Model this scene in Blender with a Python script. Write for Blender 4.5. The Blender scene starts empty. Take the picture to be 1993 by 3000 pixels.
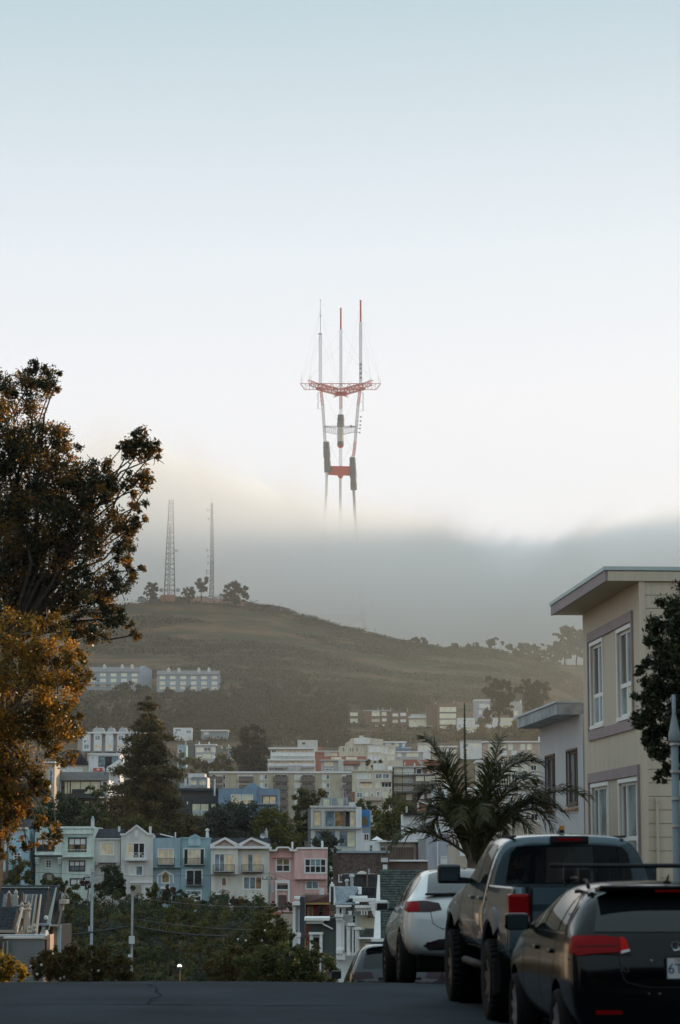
import bpy, bmesh, math, random
import numpy as np
from mathutils import Vector, Matrix
from mathutils.bvhtree import BVHTree

rnd = random.Random(7)
nrng = np.random.default_rng(11)
scene = bpy.context.scene
COL = scene.collection

# ------------------------------------------------------------------ camera
FPX, CX, CY = 7000.0, 996.5, 1500.0
CAMZ = 1.7
PITCH = math.atan(1000.0 / FPX)
CP, SP = math.cos(PITCH), math.sin(PITCH)
cam_d = bpy.data.cameras.new('camera')
cam = bpy.data.objects.new('camera', cam_d)
COL.objects.link(cam)
cam.location = (0, 0, CAMZ)
cam.rotation_euler = (math.pi / 2 + PITCH, 0, 0)
cam_d.sensor_fit = 'VERTICAL'
cam_d.sensor_height = 36.0
cam_d.sensor_width = 24.0
cam_d.lens = 36.0 * FPX / 3000.0
cam_d.clip_start = 0.5
cam_d.clip_end = 9000
cam_d.dof.use_dof = True
cam_d.dof.focus_distance = 320
cam_d.dof.aperture_fstop = 5.0
scene.camera = cam

# ------------------------------------------------------------------ sky, sun, exposure
SUN_AZ, SUN_EL = math.radians(58), math.radians(7.0)       # azimuth clockwise from the view direction
world = bpy.data.worlds.new('World')
scene.world = world
world.use_nodes = True
wt = world.node_tree
wt.nodes.clear()
w_out = wt.nodes.new('ShaderNodeOutputWorld')
w_bg = wt.nodes.new('ShaderNodeBackground')
w_sky = wt.nodes.new('ShaderNodeTexSky')
w_sky.sky_type = 'NISHITA'
w_sky.sun_disc = False
w_sky.sun_elevation = SUN_EL
w_sky.sun_rotation = SUN_AZ
w_sky.altitude = 100
w_sky.air_density = 1.0
w_sky.dust_density = 2.2
w_sky.ozone_density = 1.5
# a thin veil of high overcast whitens the lower sky all round the horizon
w_geo = wt.nodes.new('ShaderNodeTexCoord')
w_sep = wt.nodes.new('ShaderNodeSeparateXYZ')
w_ramp = wt.nodes.new('ShaderNodeValToRGB')
w_mix = wt.nodes.new('ShaderNodeMix')
w_mix.data_type = 'RGBA'
wt.links.new(w_geo.outputs['Generated'], w_sep.inputs[0])
wt.links.new(w_sep.outputs['Z'], w_ramp.inputs[0])
el = w_ramp.color_ramp.elements
el[0].position, el[0].color = 0.0, (9.0, 9.1, 9.4, 1)
el[1].position, el[1].color = 1.0, (5.6, 7.2, 8.0, 1)
for p, c in ((0.10, (9.1, 9.25, 9.6)), (0.19, (9.4, 9.45, 9.75)), (0.25, (8.4, 9.0, 9.5)), (0.36, (5.0, 6.5, 7.15)), (0.6, (5.4, 7.2, 8.0))):
    e = el.new(p)
    e.color = (*c, 1)
w_mix.inputs['Factor'].default_value = 0.9
wt.links.new(w_sky.outputs[0], w_mix.inputs['A'])
wt.links.new(w_ramp.outputs[0], w_mix.inputs['B'])
wt.links.new(w_mix.outputs['Result'], w_bg.inputs['Color'])
w_bg.inputs['Strength'].default_value = 0.10
wt.links.new(w_bg.outputs[0], w_out.inputs['Surface'])

sun_d = bpy.data.lights.new('sun', 'SUN')
sun = bpy.data.objects.new('sun', sun_d)
COL.objects.link(sun)
sun_d.energy = 5.0
sun_d.angle = math.radians(0.5)
sun_d.color = (1.0, 0.73, 0.48)
to_sun = Vector((math.sin(SUN_AZ) * math.cos(SUN_EL), math.cos(SUN_AZ) * math.cos(SUN_EL), math.sin(SUN_EL)))
sun.rotation_euler = to_sun.to_track_quat('Z', 'Y').to_euler()
sun.location = (60, 40, 40)

vs = scene.view_settings
vs.view_transform = 'Standard'
vs.look = 'None'
vs.exposure = 0.08
vs.gamma = 1.0
vs.use_curve_mapping = False
cy = scene.cycles
cy.max_bounces = 64
cy.diffuse_bounces = 3
cy.glossy_bounces = 3
cy.transmission_bounces = 3
cy.transparent_max_bounces = 8
cy.volume_bounces = 64
cy.use_denoising = True
cy.volume_max_steps = 256
cy.caustics_reflective = False
cy.caustics_refractive = False

# ------------------------------------------------------------------ helpers
def P(px, py, d):
    """the point at distance d along the ground from the camera that is seen at photo pixel (px, py)"""
    u, v = (px - CX) / FPX, (CY - py) / FPX
    k = d / (CP - v * SP)
    return Vector((u * k, d, CAMZ + k * (SP + v * CP)))

def SZ(d):
    return d / FPX

_mats = {}
def mat(name, col, rough=0.75, metal=0.0, var=0.0, scale=2.0, bump=0.0, bscale=20.0, spec=0.5, coat=0.0, col2=None, det=4.0, stretch=None, alpha=None):
    if name in _mats:
        return _mats[name]
    m = bpy.data.materials.new(name)
    m.use_nodes = True
    nt = m.node_tree
    b = nt.nodes['Principled BSDF']
    b.inputs['Base Color'].default_value = (*col, 1)
    b.inputs['Roughness'].default_value = rough
    b.inputs['Metallic'].default_value = metal
    b.inputs['Specular IOR Level'].default_value = spec
    b.inputs['Coat Weight'].default_value = coat
    b.inputs['Coat Roughness'].default_value = 0.04
    tc = None
    if var or col2 or bump:
        tc = nt.nodes.new('ShaderNodeTexCoord')
        vec = tc.outputs['Object']
        if stretch:
            mp = nt.nodes.new('ShaderNodeMapping')
            mp.inputs['Scale'].default_value = stretch
            nt.links.new(vec, mp.inputs['Vector'])
            vec = mp.outputs[0]
    if var or col2:
        nz = nt.nodes.new('ShaderNodeTexNoise')
        nz.inputs['Scale'].default_value = scale
        nz.inputs['Detail'].default_value = det
        nt.links.new(vec, nz.inputs['Vector'])
        cr = nt.nodes.new('ShaderNodeValToRGB')
        c2 = col2 if col2 else tuple(min(1, c * (1 + var)) for c in col)
        c1 = col if col2 else tuple(c * (1 - var) for c in col)
        cr.color_ramp.elements[0].position = 0.36
        cr.color_ramp.elements[1].position = 0.64
        cr.color_ramp.elements[0].color = (*c1, 1)
        cr.color_ramp.elements[1].color = (*c2, 1)
        nt.links.new(nz.outputs['Fac'], cr.inputs[0])
        nt.links.new(cr.outputs[0], b.inputs['Base Color'])
    if bump:
        n2 = nt.nodes.new('ShaderNodeTexNoise')
        n2.inputs['Scale'].default_value = bscale
        n2.inputs['Detail'].default_value = 3
        nt.links.new(vec, n2.inputs['Vector'])
        bp = nt.nodes.new('ShaderNodeBump')
        bp.inputs['Strength'].default_value = bump
        bp.inputs['Distance'].default_value = 0.02
        nt.links.new(n2.outputs['Fac'], bp.inputs['Height'])
        nt.links.new(bp.outputs[0], b.inputs['Normal'])
    _mats[name] = m
    return m

def leaf_mat(name, c1, c2, trans=0.35, tcol=None, rough=0.5):
    """leaf material: colour varies from leaf to leaf through the 'tint' attribute, light passes through the blade"""
    if name in _mats:
        return _mats[name]
    m = bpy.data.materials.new(name)
    m.use_nodes = True
    nt = m.node_tree
    b = nt.nodes['Principled BSDF']
    out = nt.nodes['Material Output']
    at = nt.nodes.new('ShaderNodeAttribute')
    at.attribute_name = 'tint'
    cr = nt.nodes.new('ShaderNodeValToRGB')
    cr.color_ramp.elements[0].color = (*c1, 1)
    cr.color_ramp.elements[1].color = (*c2, 1)
    nt.links.new(at.outputs['Fac'], cr.inputs[0])
    nt.links.new(cr.outputs[0], b.inputs['Base Color'])
    b.inputs['Roughness'].default_value = rough
    b.inputs['Specular IOR Level'].default_value = 0.3
    tr = nt.nodes.new('ShaderNodeBsdfTranslucent')
    if tcol:
        c3 = nt.nodes.new('ShaderNodeValToRGB')
        c3.color_ramp.elements[0].position = 0.30
        c3.color_ramp.elements[0].color = (*tcol[0], 1)
        c3.color_ramp.elements[1].color = (*tcol[1], 1)
        nt.links.new(at.outputs['Fac'], c3.inputs[0])
        nt.links.new(c3.outputs[0], tr.inputs['Color'])
    else:
        nt.links.new(cr.outputs[0], tr.inputs['Color'])
    mx = nt.nodes.new('ShaderNodeMixShader')
    mx.inputs[0].default_value = trans
    nt.links.new(b.outputs[0], mx.inputs[1])
    nt.links.new(tr.outputs[0], mx.inputs[2])
    nt.links.new(mx.outputs[0], out.inputs['Surface'])
    _mats[name] = m
    return m

class MB:
    """collects simple shapes into one mesh"""
    def __init__(s):
        s.v, s.f, s.m = [], [], []
        s.mi = 0
    def face(s, pts):
        n = len(s.v)
        s.v += [tuple(p) for p in pts]
        s.f.append(tuple(range(n, n + len(pts))))
        s.m.append(s.mi)
        return s
    def hexa(s, p):
        """p: 8 points, bottom ring then top ring (ccw from above)"""
        n = len(s.v)
        s.v += [tuple(q) for q in p]
        for f in ((3, 2, 1, 0), (4, 5, 6, 7), (0, 1, 5, 4), (1, 2, 6, 5), (2, 3, 7, 6), (3, 0, 4, 7)):
            s.f.append(tuple(n + i for i in f))
            s.m.append(s.mi)
        return s
    def box(s, x0, x1, y0, y1, z0, z1):
        x0, x1 = min(x0, x1), max(x0, x1)
        y0, y1 = min(y0, y1), max(y0, y1)
        z0, z1 = min(z0, z1), max(z0, z1)
        return s.hexa([(x0, y0, z0), (x1, y0, z0), (x1, y1, z0), (x0, y1, z0), (x0, y0, z1), (x1, y0, z1), (x1, y1, z1), (x0, y1, z1)])
    def prism(s, poly, y0, y1):
        """poly: (x, z) outline, extruded from y0 to y1"""
        n, k = len(s.v), len(poly)
        s.v += [(x, y0, z) for x, z in poly] + [(x, y1, z) for x, z in poly]
        s.f.append(tuple(n + i for i in range(k)))
        s.f.append(tuple(n + k + i for i in reversed(range(k))))
        s.m += [s.mi, s.mi]
        for i in range(k):
            j = (i + 1) % k
            s.f.append((n + j, n + i, n + k + i, n + k + j))
            s.m.append(s.mi)
        return s
    def prism_x(s, poly, x0, x1):
        """poly: (y, z) outline, extruded from x0 to x1"""
        n, k = len(s.v), len(poly)
        s.v += [(x0, y, z) for y, z in poly] + [(x1, y, z) for y, z in poly]
        s.f.append(tuple(n + i for i in range(k)))
        s.f.append(tuple(n + k + i for i in reversed(range(k))))
        s.m += [s.mi, s.mi]
        for i in range(k):
            j = (i + 1) % k
            s.f.append((n + j, n + i, n + k + i, n + k + j))
            s.m.append(s.mi)
        return s
    def tube(s, a, b, r0, r1=None, n=6, caps=True):
        r1 = r0 if r1 is None else r1
        a, b = Vector(a), Vector(b)
        d = b - a
        if d.length < 1e-6:
            return s
        q = d.normalized()
        t = Vector((0, 0, 1)) if abs(q.z) < 0.9 else Vector((1, 0, 0))
        u = q.cross(t).normalized()
        w = q.cross(u)
        k = len(s.v)
        for c, r in ((a, r0), (b, r1)):
            for i in range(n):
                an = 2 * math.pi * i / n
                s.v.append(tuple(c + u * math.cos(an) * r + w * math.sin(an) * r))
        for i in range(n):
            j = (i + 1) % n
            s.f.append((k + j, k + i, k + n + i, k + n + j))
            s.m.append(s.mi)
        if caps:
            s.f.append(tuple(k + i for i in range(n)))
            s.f.append(tuple(k + n + i for i in reversed(range(n))))
            s.m += [s.mi, s.mi]
        return s
    def path(s, pts, r, n=6):
        rs = r if isinstance(r, (list, tuple)) else [r] * len(pts)
        for i in range(len(pts) - 1):
            s.tube(pts[i], pts[i + 1], rs[i], rs[i + 1], n, caps=(i in (0, len(pts) - 2)))
        return s
    def lathe(s, prof, c, axis='z', n=16):
        """prof: (radius, along) pairs turned round an axis through c"""
        k = len(s.v)
        c = Vector(c)
        for r, h in prof:
            for i in range(n):
                an = 2 * math.pi * i / n
                ca, sa = math.cos(an) * r, math.sin(an) * r
                p = (ca, sa, h) if axis == 'z' else ((h, ca, sa) if axis == 'x' else (ca, h, sa))
                s.v.append(tuple(c + Vector(p)))
        for j in range(len(prof) - 1):
            for i in range(n):
                i2 = (i + 1) % n
                s.f.append((k + j * n + i, k + j * n + i2, k + (j + 1) * n + i2, k + (j + 1) * n + i))
                s.m.append(s.mi)
        return s
    def frame(s, x0, x1, z0, z1, w, y0, y1):
        """rectangular frame of bar width w between y0 and y1"""
        s.box(x0, x1, y0, y1, z1 - w, z1)
        s.box(x0, x1, y0, y1, z0, z0 + w)
        s.box(x0, x0 + w, y0, y1, z0 + w, z1 - w)
        s.box(x1 - w, x1, y0, y1, z0 + w, z1 - w)
        return s
    def wall_holes(s, x0, x1, z0, z1, y, holes, reveal=0.14):
        """front wall sheet at y with real window openings and their reveals"""
        hs = [h for h in holes if h[0] > x0 and h[1] < x1 and h[2] > z0 and h[3] < z1]
        xs = sorted({x0, x1, *[h[0] for h in hs], *[h[1] for h in hs]})
        zs = sorted({z0, z1, *[h[2] for h in hs], *[h[3] for h in hs]})
        for i in range(len(xs) - 1):
            for j in range(len(zs) - 1):
                cx, cz = (xs[i] + xs[i + 1]) / 2, (zs[j] + zs[j + 1]) / 2
                if any(h[0] < cx < h[1] and h[2] < cz < h[3] for h in hs):
                    continue
                s.face([(xs[i], y, zs[j]), (xs[i + 1], y, zs[j]), (xs[i + 1], y, zs[j + 1]), (xs[i], y, zs[j + 1])])
        for a, b, c, d in hs:
            r = y + reveal
            s.face([(a, y, c), (b, y, c), (b, r, c), (a, r, c)])
            s.face([(a, r, d), (b, r, d), (b, y, d), (a, y, d)])
            s.face([(a, y, c), (a, r, c), (a, r, d), (a, y, d)])
            s.face([(b, r, c), (b, y, c), (b, y, d), (b, r, d)])
        return s
    def shell(s, x0, x1, y0, y1, z0, z1, holes=()):
        """house body: front wall with openings, plain sides, back and top"""
        s.wall_holes(x0, x1, z0, z1, y0, holes)
        s.face([(x1, y0, z0), (x1, y1, z0), (x1, y1, z1), (x1, y0, z1)])
        s.face([(x0, y1, z0), (x0, y0, z0), (x0, y0, z1), (x0, y1, z1)])
        s.face([(x1, y1, z0), (x0, y1, z0), (x0, y1, z1), (x1, y1, z1)])
        s.face([(x0, y0, z1), (x1, y0, z1), (x1, y1, z1), (x0, y1, z1)])
        return s

def obj(name, mb, m, parent=None, smooth=False, loc=None, **props):
    me = bpy.data.meshes.new(name)
    me.from_pydata(mb.v, [], mb.f)
    ms = m if isinstance(m, (list, tuple)) else [m]
    for x in ms:
        me.materials.append(x)
    if len(ms) > 1:
        me.polygons.foreach_set('material_index', mb.m)
    if smooth:
        me.polygons.foreach_set('use_smooth', [True] * len(me.polygons))
    return link(name, me, parent, loc, **props)

def link(name, me, parent=None, loc=None, **props):
    o = bpy.data.objects.new(name, me)
    COL.objects.link(o)
    if parent is not None:
        o.parent = parent
    if loc is not None:
        o.location = loc
    for k, v in props.items():
        o[k] = v
    return o

def thing(name, label, cat, loc, yaw=0.0, group=None):
    o = bpy.data.objects.new(name, None)
    o.empty_display_size = 0.3
    COL.objects.link(o)
    o.location = loc
    o.rotation_euler = (0, 0, yaw)
    tag(o, label, cat, group)
    return o

def tag(o, label, cat, group=None):
    o['label'] = label
    o['category'] = cat
    if group:
        o['group'] = group
    return o

def copy_thing(root, loc, yaw, label, group=None):
    r = root.copy()
    COL.objects.link(r)
    r.location = loc
    r.rotation_euler = (0, 0, yaw)
    r['label'] = label
    if group:
        r['group'] = group
    def kids(src, dst):
        for ch in list(src.children):
            c = ch.copy()
            COL.objects.link(c)
            c.parent = dst
            kids(ch, c)
    kids(root, r)
    return r
# ------------------------------------------------------------------ terrain
T_COLS = [-600, 0, 300, 480, 640, 800, 900, 1000, 1190, 1300, 1400, 1560, 1650, 1711, 2000, 2600]
def _row(v):
    return [v] * len(T_COLS)
T_ROWS = [
    (200, _row(3150)), (235, _row(2900)), (252, _row(2850)), (285, _row(2715)), (300, _row(2682)), (330, _row(2640)), (400, _row(2545)), (500, _row(2465)), (600, _row(2425)),
    (700, _row(2402)), (780, _row(2310)), (900, _row(2242)), (1050, _row(2166)), (1150, _row(2110)),
    (1250, [2010, 2015, 2022, 2022, 2022, 2025, 2030, 2035, 2045, 2050, 2050, 2060, 2080, 2105, 2160, 2220]),
    (1370, [1920, 1900, 1890, 1885, 1888, 1900, 1920, 1940, 1965, 1972, 1978, 1995, 2030, 2070, 2150, 2210]),
    (1500, [1830, 1790, 1775, 1746, 1752, 1778, 1815, 1850, 1885, 1902, 1905, 1935, 1978, 2020, 2120, 2190]),
    (1620, [1900, 1870, 1860, 1840, 1840, 1860, 1890, 1930, 1960, 1975, 1980, 1985, 2000, 2030, 2060, 2060]),
    (1760, [2000, 2000, 1990, 1980, 1980, 1990, 2000, 2010, 2010, 2005, 1980, 1951, 1950, 1950, 1940, 1900]),
    (1900, [2020, 2020, 2020, 2000, 1980, 1960, 1940, 1930, 1940, 1980, 2000, 2000, 2000, 2000, 2000, 2000]),
    (3400, _row(2230)),
]
T_NEAR = [(-400, 75), (-200, 48), (-120, 27), (-60, 7), (-24, -0.45), (20, -0.45), (31, -0.5), (39, -1.3), (60, -5.2), (100, -11.8), (150, -18.0), (180, -19.0)]
_rd = np.array([r[0] for r in T_ROWS], float)
_rp = np.array([r[1] for r in T_ROWS], float)

def ROAD_Z(d):
    if d < 31:
        return 0.0
    if d < 39:
        return -0.16 * (d - 31) ** 2 / 16
    return -0.64 - 0.16 * (d - 39)

def sstep(a, b, x):
    t = np.clip((x - a) / (b - a), 0, 1)
    return t * t * (3 - 2 * t)

def terr(x, y):
    """ground height; x, y arrays"""
    x = np.asarray(x, float)
    y = np.asarray(y, float)
    yc = np.maximum(y, 200.0)
    px = np.clip(CX + FPX * x / yc, -600, 2600)
    i = np.clip(np.searchsorted(_rd, yc, side='right') - 1, 0, len(_rd) - 2)
    t = np.clip((yc - _rd[i]) / (_rd[i + 1] - _rd[i]), 0, 1)
    ci = np.clip(np.searchsorted(T_COLS, px, side='right') - 1, 0, len(T_COLS) - 2)
    tc = np.array(T_COLS, float)
    s = (px - tc[ci]) / (tc[ci + 1] - tc[ci])
    s = s * s * (3 - 2 * s) * 0.5 + s * 0.5
    pa = _rp[i, ci] * (1 - s) + _rp[i, ci + 1] * s
    pb = _rp[i + 1, ci] * (1 - s) + _rp[i + 1, ci + 1] * s
    za = CAMZ + _rd[i] * (2500 - pa) / FPX
    zb = CAMZ + _rd[i + 1] * (2500 - pb) / FPX
    far = za * (1 - t) + zb * t
    near = np.interp(y, [a for a, b in T_NEAR], [b for a, b in T_NEAR])
    k = sstep(170, 205, y)
    z = near * (1 - k) + far * k
    # unseen ridge right of the view, shaped to keep sun off the far houses
    H = np.interp(y, [-200, 0, 300, 500, 700, 850, 1000, 1130, 1300, 1600, 2600], [20, 25, 62, 96, 136, 143, 132, 112, 90, 86, 90])
    rx = sstep(np.maximum(0.19 * np.maximum(y, 0) + 70, 90), np.maximum(870, 0.19 * y + 420), x)
    z = z * (1 - rx) + np.maximum(H, z) * rx
    # gentle relief
    amp = sstep(260, 900, y) * 2.0
    z = z + amp * (np.sin(x * 0.021 + y * 0.013) * np.sin(y * 0.017 - x * 0.009) + 0.4 * np.sin(x * 0.07 + 1.3) * np.sin(y * 0.06))
    return z

def TZ(x, y):
    return float(terr(np.array([x]), np.array([y]))[0])

def build_terrain():
    ys = np.concatenate([np.arange(-400, 0, 40), np.arange(0, 60, 4), np.arange(60, 330, 6), np.arange(330, 1240, 14), np.arange(1240, 1640, 6), np.arange(1640, 2000, 15), np.arange(2000, 3401, 140)])
    q = np.linspace(-1, 1, 171)
    V, F = [], []
    nx = len(q)
    for y in ys:
        half = 60 + max(y, 0) * 0.24
        core = q * half
        xs = np.sign(q) * (np.abs(core) + np.maximum(np.abs(q) - 0.72, 0) ** 2 * (17000 - half * 10) * 1.0)
        zs = terr(xs, np.full_like(xs, y))
        V += [(float(a), float(y), float(b)) for a, b in zip(xs, zs)]
    for j in range(len(ys) - 1):
        for i in range(nx - 1):
            a = j * nx + i
            F.append((a, a + 1, a + nx + 1, a + nx))
    mb = MB()
    mb.v, mb.f = V, F
    m = bpy.data.materials.new('dry_hillside')
    m.use_nodes = True
    nt = m.node_tree
    b = nt.nodes['Principled BSDF']
    b.inputs['Roughness'].default_value = 0.95
    b.inputs['Specular IOR Level'].default_value = 0.1
    tc = nt.nodes.new('ShaderNodeTexCoord')
    mp = nt.nodes.new('ShaderNodeMapping')
    mp.inputs['Scale'].default_value = (0.6, 1.0, 2.2)
    nt.links.new(tc.outputs['Object'], mp.inputs[0])
    n1 = nt.nodes.new('ShaderNodeTexNoise')
    n1.inputs['Scale'].default_value = 0.05
    n1.inputs['Detail'].default_value = 7
    n1.inputs['Roughness'].default_value = 0.62
    nt.links.new(mp.outputs[0], n1.inputs['Vector'])
    r1 = nt.nodes.new('ShaderNodeValToRGB')
    r1.color_ramp.elements[0].position = 0.42
    r1.color_ramp.elements[1].position = 0.60
    r1.color_ramp.elements[0].color = (0.028, 0.034, 0.020, 1)
    r1.color_ramp.elements[1].color = (0.135, 0.082, 0.048, 1)
    e = r1.color_ramp.elements.new(0.5)
    e.color = (0.062, 0.046, 0.029, 1)
    nt.links.new(n1.outputs['Fac'], r1.inputs[0])
    nt.links.new(r1.outputs[0], b.inputs['Base Color'])
    o = obj('hillside_ground', mb, m, smooth=True, kind='structure')
    return o
build_terrain()
# ------------------------------------------------------------------ haze and fog bank
def build_haze():
    mb = MB().box(-1650, 1650, -430, 3450, -32, 480)
    m = bpy.data.materials.new('haze_air')
    m.use_nodes = True
    nt = m.node_tree
    nt.nodes.clear()
    out = nt.nodes.new('ShaderNodeOutputMaterial')
    pv = nt.nodes.new('ShaderNodeVolumePrincipled')
    pv.inputs['Color'].default_value = (0.95, 0.95, 0.96, 1)
    pv.inputs['Density'].default_value = 0.00005
    pv.inputs['Anisotropy'].default_value = 0.45
    nt.links.new(pv.outputs[0], out.inputs['Volume'])
    obj('haze', mb, m, kind='stuff')

def math_node(nt, op, a, b=None, clamp=False):
    n = nt.nodes.new('ShaderNodeMath')
    n.operation = op
    n.use_clamp = clamp
    for k, v in ((0, a), (1, b)):
        if v is None:
            continue
        if isinstance(v, (int, float)):
            n.inputs[k].default_value = v
        else:
            nt.links.new(v, n.inputs[k])
    return n.outputs[0]

def build_fog():
    mb = MB().box(-950, 950, 520, 2500, -29, 400)
    m = bpy.data.materials.new('fog_bank')
    m.use_nodes = True
    nt = m.node_tree
    nt.nodes.clear()
    out = nt.nodes.new('ShaderNodeOutputMaterial')
    pv = nt.nodes.new('ShaderNodeVolumePrincipled')
    pv.inputs['Color'].default_value = (0.998, 0.998, 1.0, 1)
    pv.inputs['Anisotropy'].default_value = 0.0
    tc = nt.nodes.new('ShaderNodeTexCoord')
    sep = nt.nodes.new('ShaderNodeSeparateXYZ')
    nt.links.new(tc.outputs['Object'], sep.inputs[0])
    X, Y, Z = sep.outputs
    # height of the top along x: seen from the street it is high on the left, dips right of the tower and rises again
    cu = nt.nodes.new('ShaderNodeFloatCurve')
    c = cu.mapping.curves[0]
    pts = [(-950, 0.80), (-300, 0.81), (-140, 0.795), (-80, 0.755), (-50, 0.705), (0, 0.675), (55, 0.675), (96, 0.64), (150, 0.625), (190, 0.63), (270, 0.675), (450, 0.72), (950, 0.72)]
    xs = [((x + 950) / 1900, v) for x, v in pts]
    c.points[0].location = xs[0]
    c.points[1].location = xs[-1]
    for p in xs[1:-1]:
        c.points.new(*p)
    cu.mapping.update()
    nt.links.new(math_node(nt, 'DIVIDE', math_node(nt, 'ADD', X, 950.0), 1900.0), cu.inputs['Value'])
    top = math_node(nt, 'ADD', math_node(nt, 'MULTIPLY', cu.outputs[0], 360.0), 30.0)
    nz = nt.nodes.new('ShaderNodeTexNoise')
    nz.inputs['Scale'].default_value = 0.013
    nz.inputs['Detail'].default_value = 6
    nz.inputs['Roughness'].default_value = 0.55
    mp = nt.nodes.new('ShaderNodeMapping')
    mp.inputs['Scale'].default_value = (1, 0.06, 1)
    nt.links.new(tc.outputs['Object'], mp.inputs[0])
    nt.links.new(mp.outputs[0], nz.inputs['Vector'])
    top = math_node(nt, 'ADD', top, math_node(nt, 'MULTIPLY', math_node(nt, 'SUBTRACT', nz.outputs['Fac'], 0.5), 72.0))
    top = math_node(nt, 'ADD', top, math_node(nt, 'MULTIPLY', math_node(nt, 'SUBTRACT', Y, 1880.0), 0.11))
    n2 = nt.nodes.new('ShaderNodeTexNoise')
    n2.inputs['Scale'].default_value = 0.032
    n2.inputs['Detail'].default_value = 5
    nt.links.new(mp.outputs[0], n2.inputs['Vector'])
    top = math_node(nt, 'ADD', top, math_node(nt, 'MULTIPLY', math_node(nt, 'SUBTRACT', n2.outputs['Fac'], 0.5), 64.0))
    edge = math_node(nt, 'DIVIDE', math_node(nt, 'SUBTRACT', top, Z), 32.0, clamp=True)
    edge = math_node(nt, 'POWER', edge, 1.6)
    # the bank reaches further forward higher up, over the summit masts
    lead = math_node(nt, 'MULTIPLY', math_node(nt, 'DIVIDE', math_node(nt, 'SUBTRACT', Z, 150.0), 46.0, clamp=True), 290.0)
    # low on the right the bank stands back behind the second ridge
    back = math_node(nt, 'MULTIPLY', math_node(nt, 'DIVIDE', math_node(nt, 'SUBTRACT', X, 70.0), 55.0, clamp=True), math_node(nt, 'DIVIDE', math_node(nt, 'SUBTRACT', 192.0, Z), 26.0, clamp=True))
    start = math_node(nt, 'ADD', math_node(nt, 'MULTIPLY', back, 290.0), 1500.0)
    front = math_node(nt, 'DIVIDE', math_node(nt, 'ADD', math_node(nt, 'SUBTRACT', Y, start), lead), 700.0, clamp=True)
    cm = nt.nodes.new('ShaderNodeMix')
    cm.data_type = 'RGBA'
    cm.inputs['A'].default_value = (1.0, 0.89, 0.70, 1)     # sun's golden glow put into the valley haze colour
    cm.inputs['B'].default_value = (0.998, 0.998, 1.0, 1)      # clean sea fog
    nt.links.new(math_node(nt, 'MULTIPLY', front, 8.0, clamp=True), cm.inputs['Factor'])
    nt.links.new(cm.outputs['Result'], pv.inputs['Color'])
    front = math_node(nt, 'MULTIPLY', math_node(nt, 'POWER', front, 1.5), 0.0200)
    dens = math_node(nt, 'MULTIPLY', edge, front)
    # a thin veil of the same mist drapes the hill in front of the bank
    veil = math_node(nt, 'DIVIDE', math_node(nt, 'SUBTRACT', Y, 520.0), 420.0, clamp=True)
    low = math_node(nt, 'DIVIDE', math_node(nt, 'SUBTRACT', 165.0, Z), 80.0, clamp=True)
    side = math_node(nt, 'ADD', math_node(nt, 'MULTIPLY', math_node(nt, 'DIVIDE', math_node(nt, 'ADD', X, 170.0), 300.0, clamp=True), 0.75), 0.25)  # thicker to the right, in place of the low sun's glow there
    dens = math_node(nt, 'ADD', dens, math_node(nt, 'MULTIPLY', math_node(nt, 'MULTIPLY', veil, math_node(nt, 'MULTIPLY', low, side)), 0.00052))
    nt.links.new(dens, pv.inputs['Density'])
    nt.links.new(pv.outputs[0], out.inputs['Volume'])
    o = obj('fog', mb, m, kind='stuff')
build_haze()
build_fog()
# ------------------------------------------------------------------ building kit
def stucco(name, col, var=0.07):
    return mat(name, col, rough=0.9, var=var * 1.6, scale=1.1, spec=0.2, bump=0.15, bscale=9, stretch=(1.4, 1.4, 0.3))
WHITE = mat('white_paint', (0.80, 0.80, 0.79), rough=0.6, var=0.06, scale=1.5)
TRIM = mat('window_white', (0.78, 0.79, 0.78), rough=0.5)
DARKTRIM = mat('dark_frame', (0.05, 0.045, 0.045), rough=0.6)
BROWNTRIM = mat('brown_frame', (0.10, 0.06, 0.045), rough=0.6)
ROOFD = mat('dark_roofing', (0.035, 0.037, 0.043), rough=0.95, var=0.3, scale=3.0, spec=0.15)
ROOFF = mat('flat_roofing', (0.20, 0.20, 0.20), rough=0.95, var=0.2, scale=1.0, spec=0.15)
METAL = mat('galvanised', (0.45, 0.47, 0.48), rough=0.5, metal=0.6, var=0.1)
IRON = mat('black_iron', (0.02, 0.022, 0.025), rough=0.5)
CHIM = mat('chimney_white', (0.66, 0.66, 0.65), rough=0.8)
PANE = {  # light panes: bright sky reflection is put into the base colour
    'c': mat('pane_cream_sky', (0.88, 0.69, 0.46), rough=0.06, var=0.16, scale=1.3, det=2, spec=0.8),
    'y': mat('pane_pale_sky', (0.80, 0.78, 0.56), rough=0.06, var=0.12, scale=0.8, det=2, spec=0.8),
    'w': mat('pane_white_sky', (0.78, 0.79, 0.76), rough=0.06, var=0.10, scale=1.5, det=2, spec=0.8),
    'b': mat('pane_grey_blue', (0.20, 0.27, 0.31), rough=0.05, var=0.45, scale=1.1, det=3, spec=0.9),
    'd': mat('pane_dark', (0.030, 0.032, 0.034), rough=0.04, var=0.5, scale=0.9, det=2, spec=0.9),
    'o': mat('pane_amber', (0.26, 0.17, 0.085), rough=0.06, var=0.55, scale=1.2, det=3, spec=0.8),
}

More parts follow.
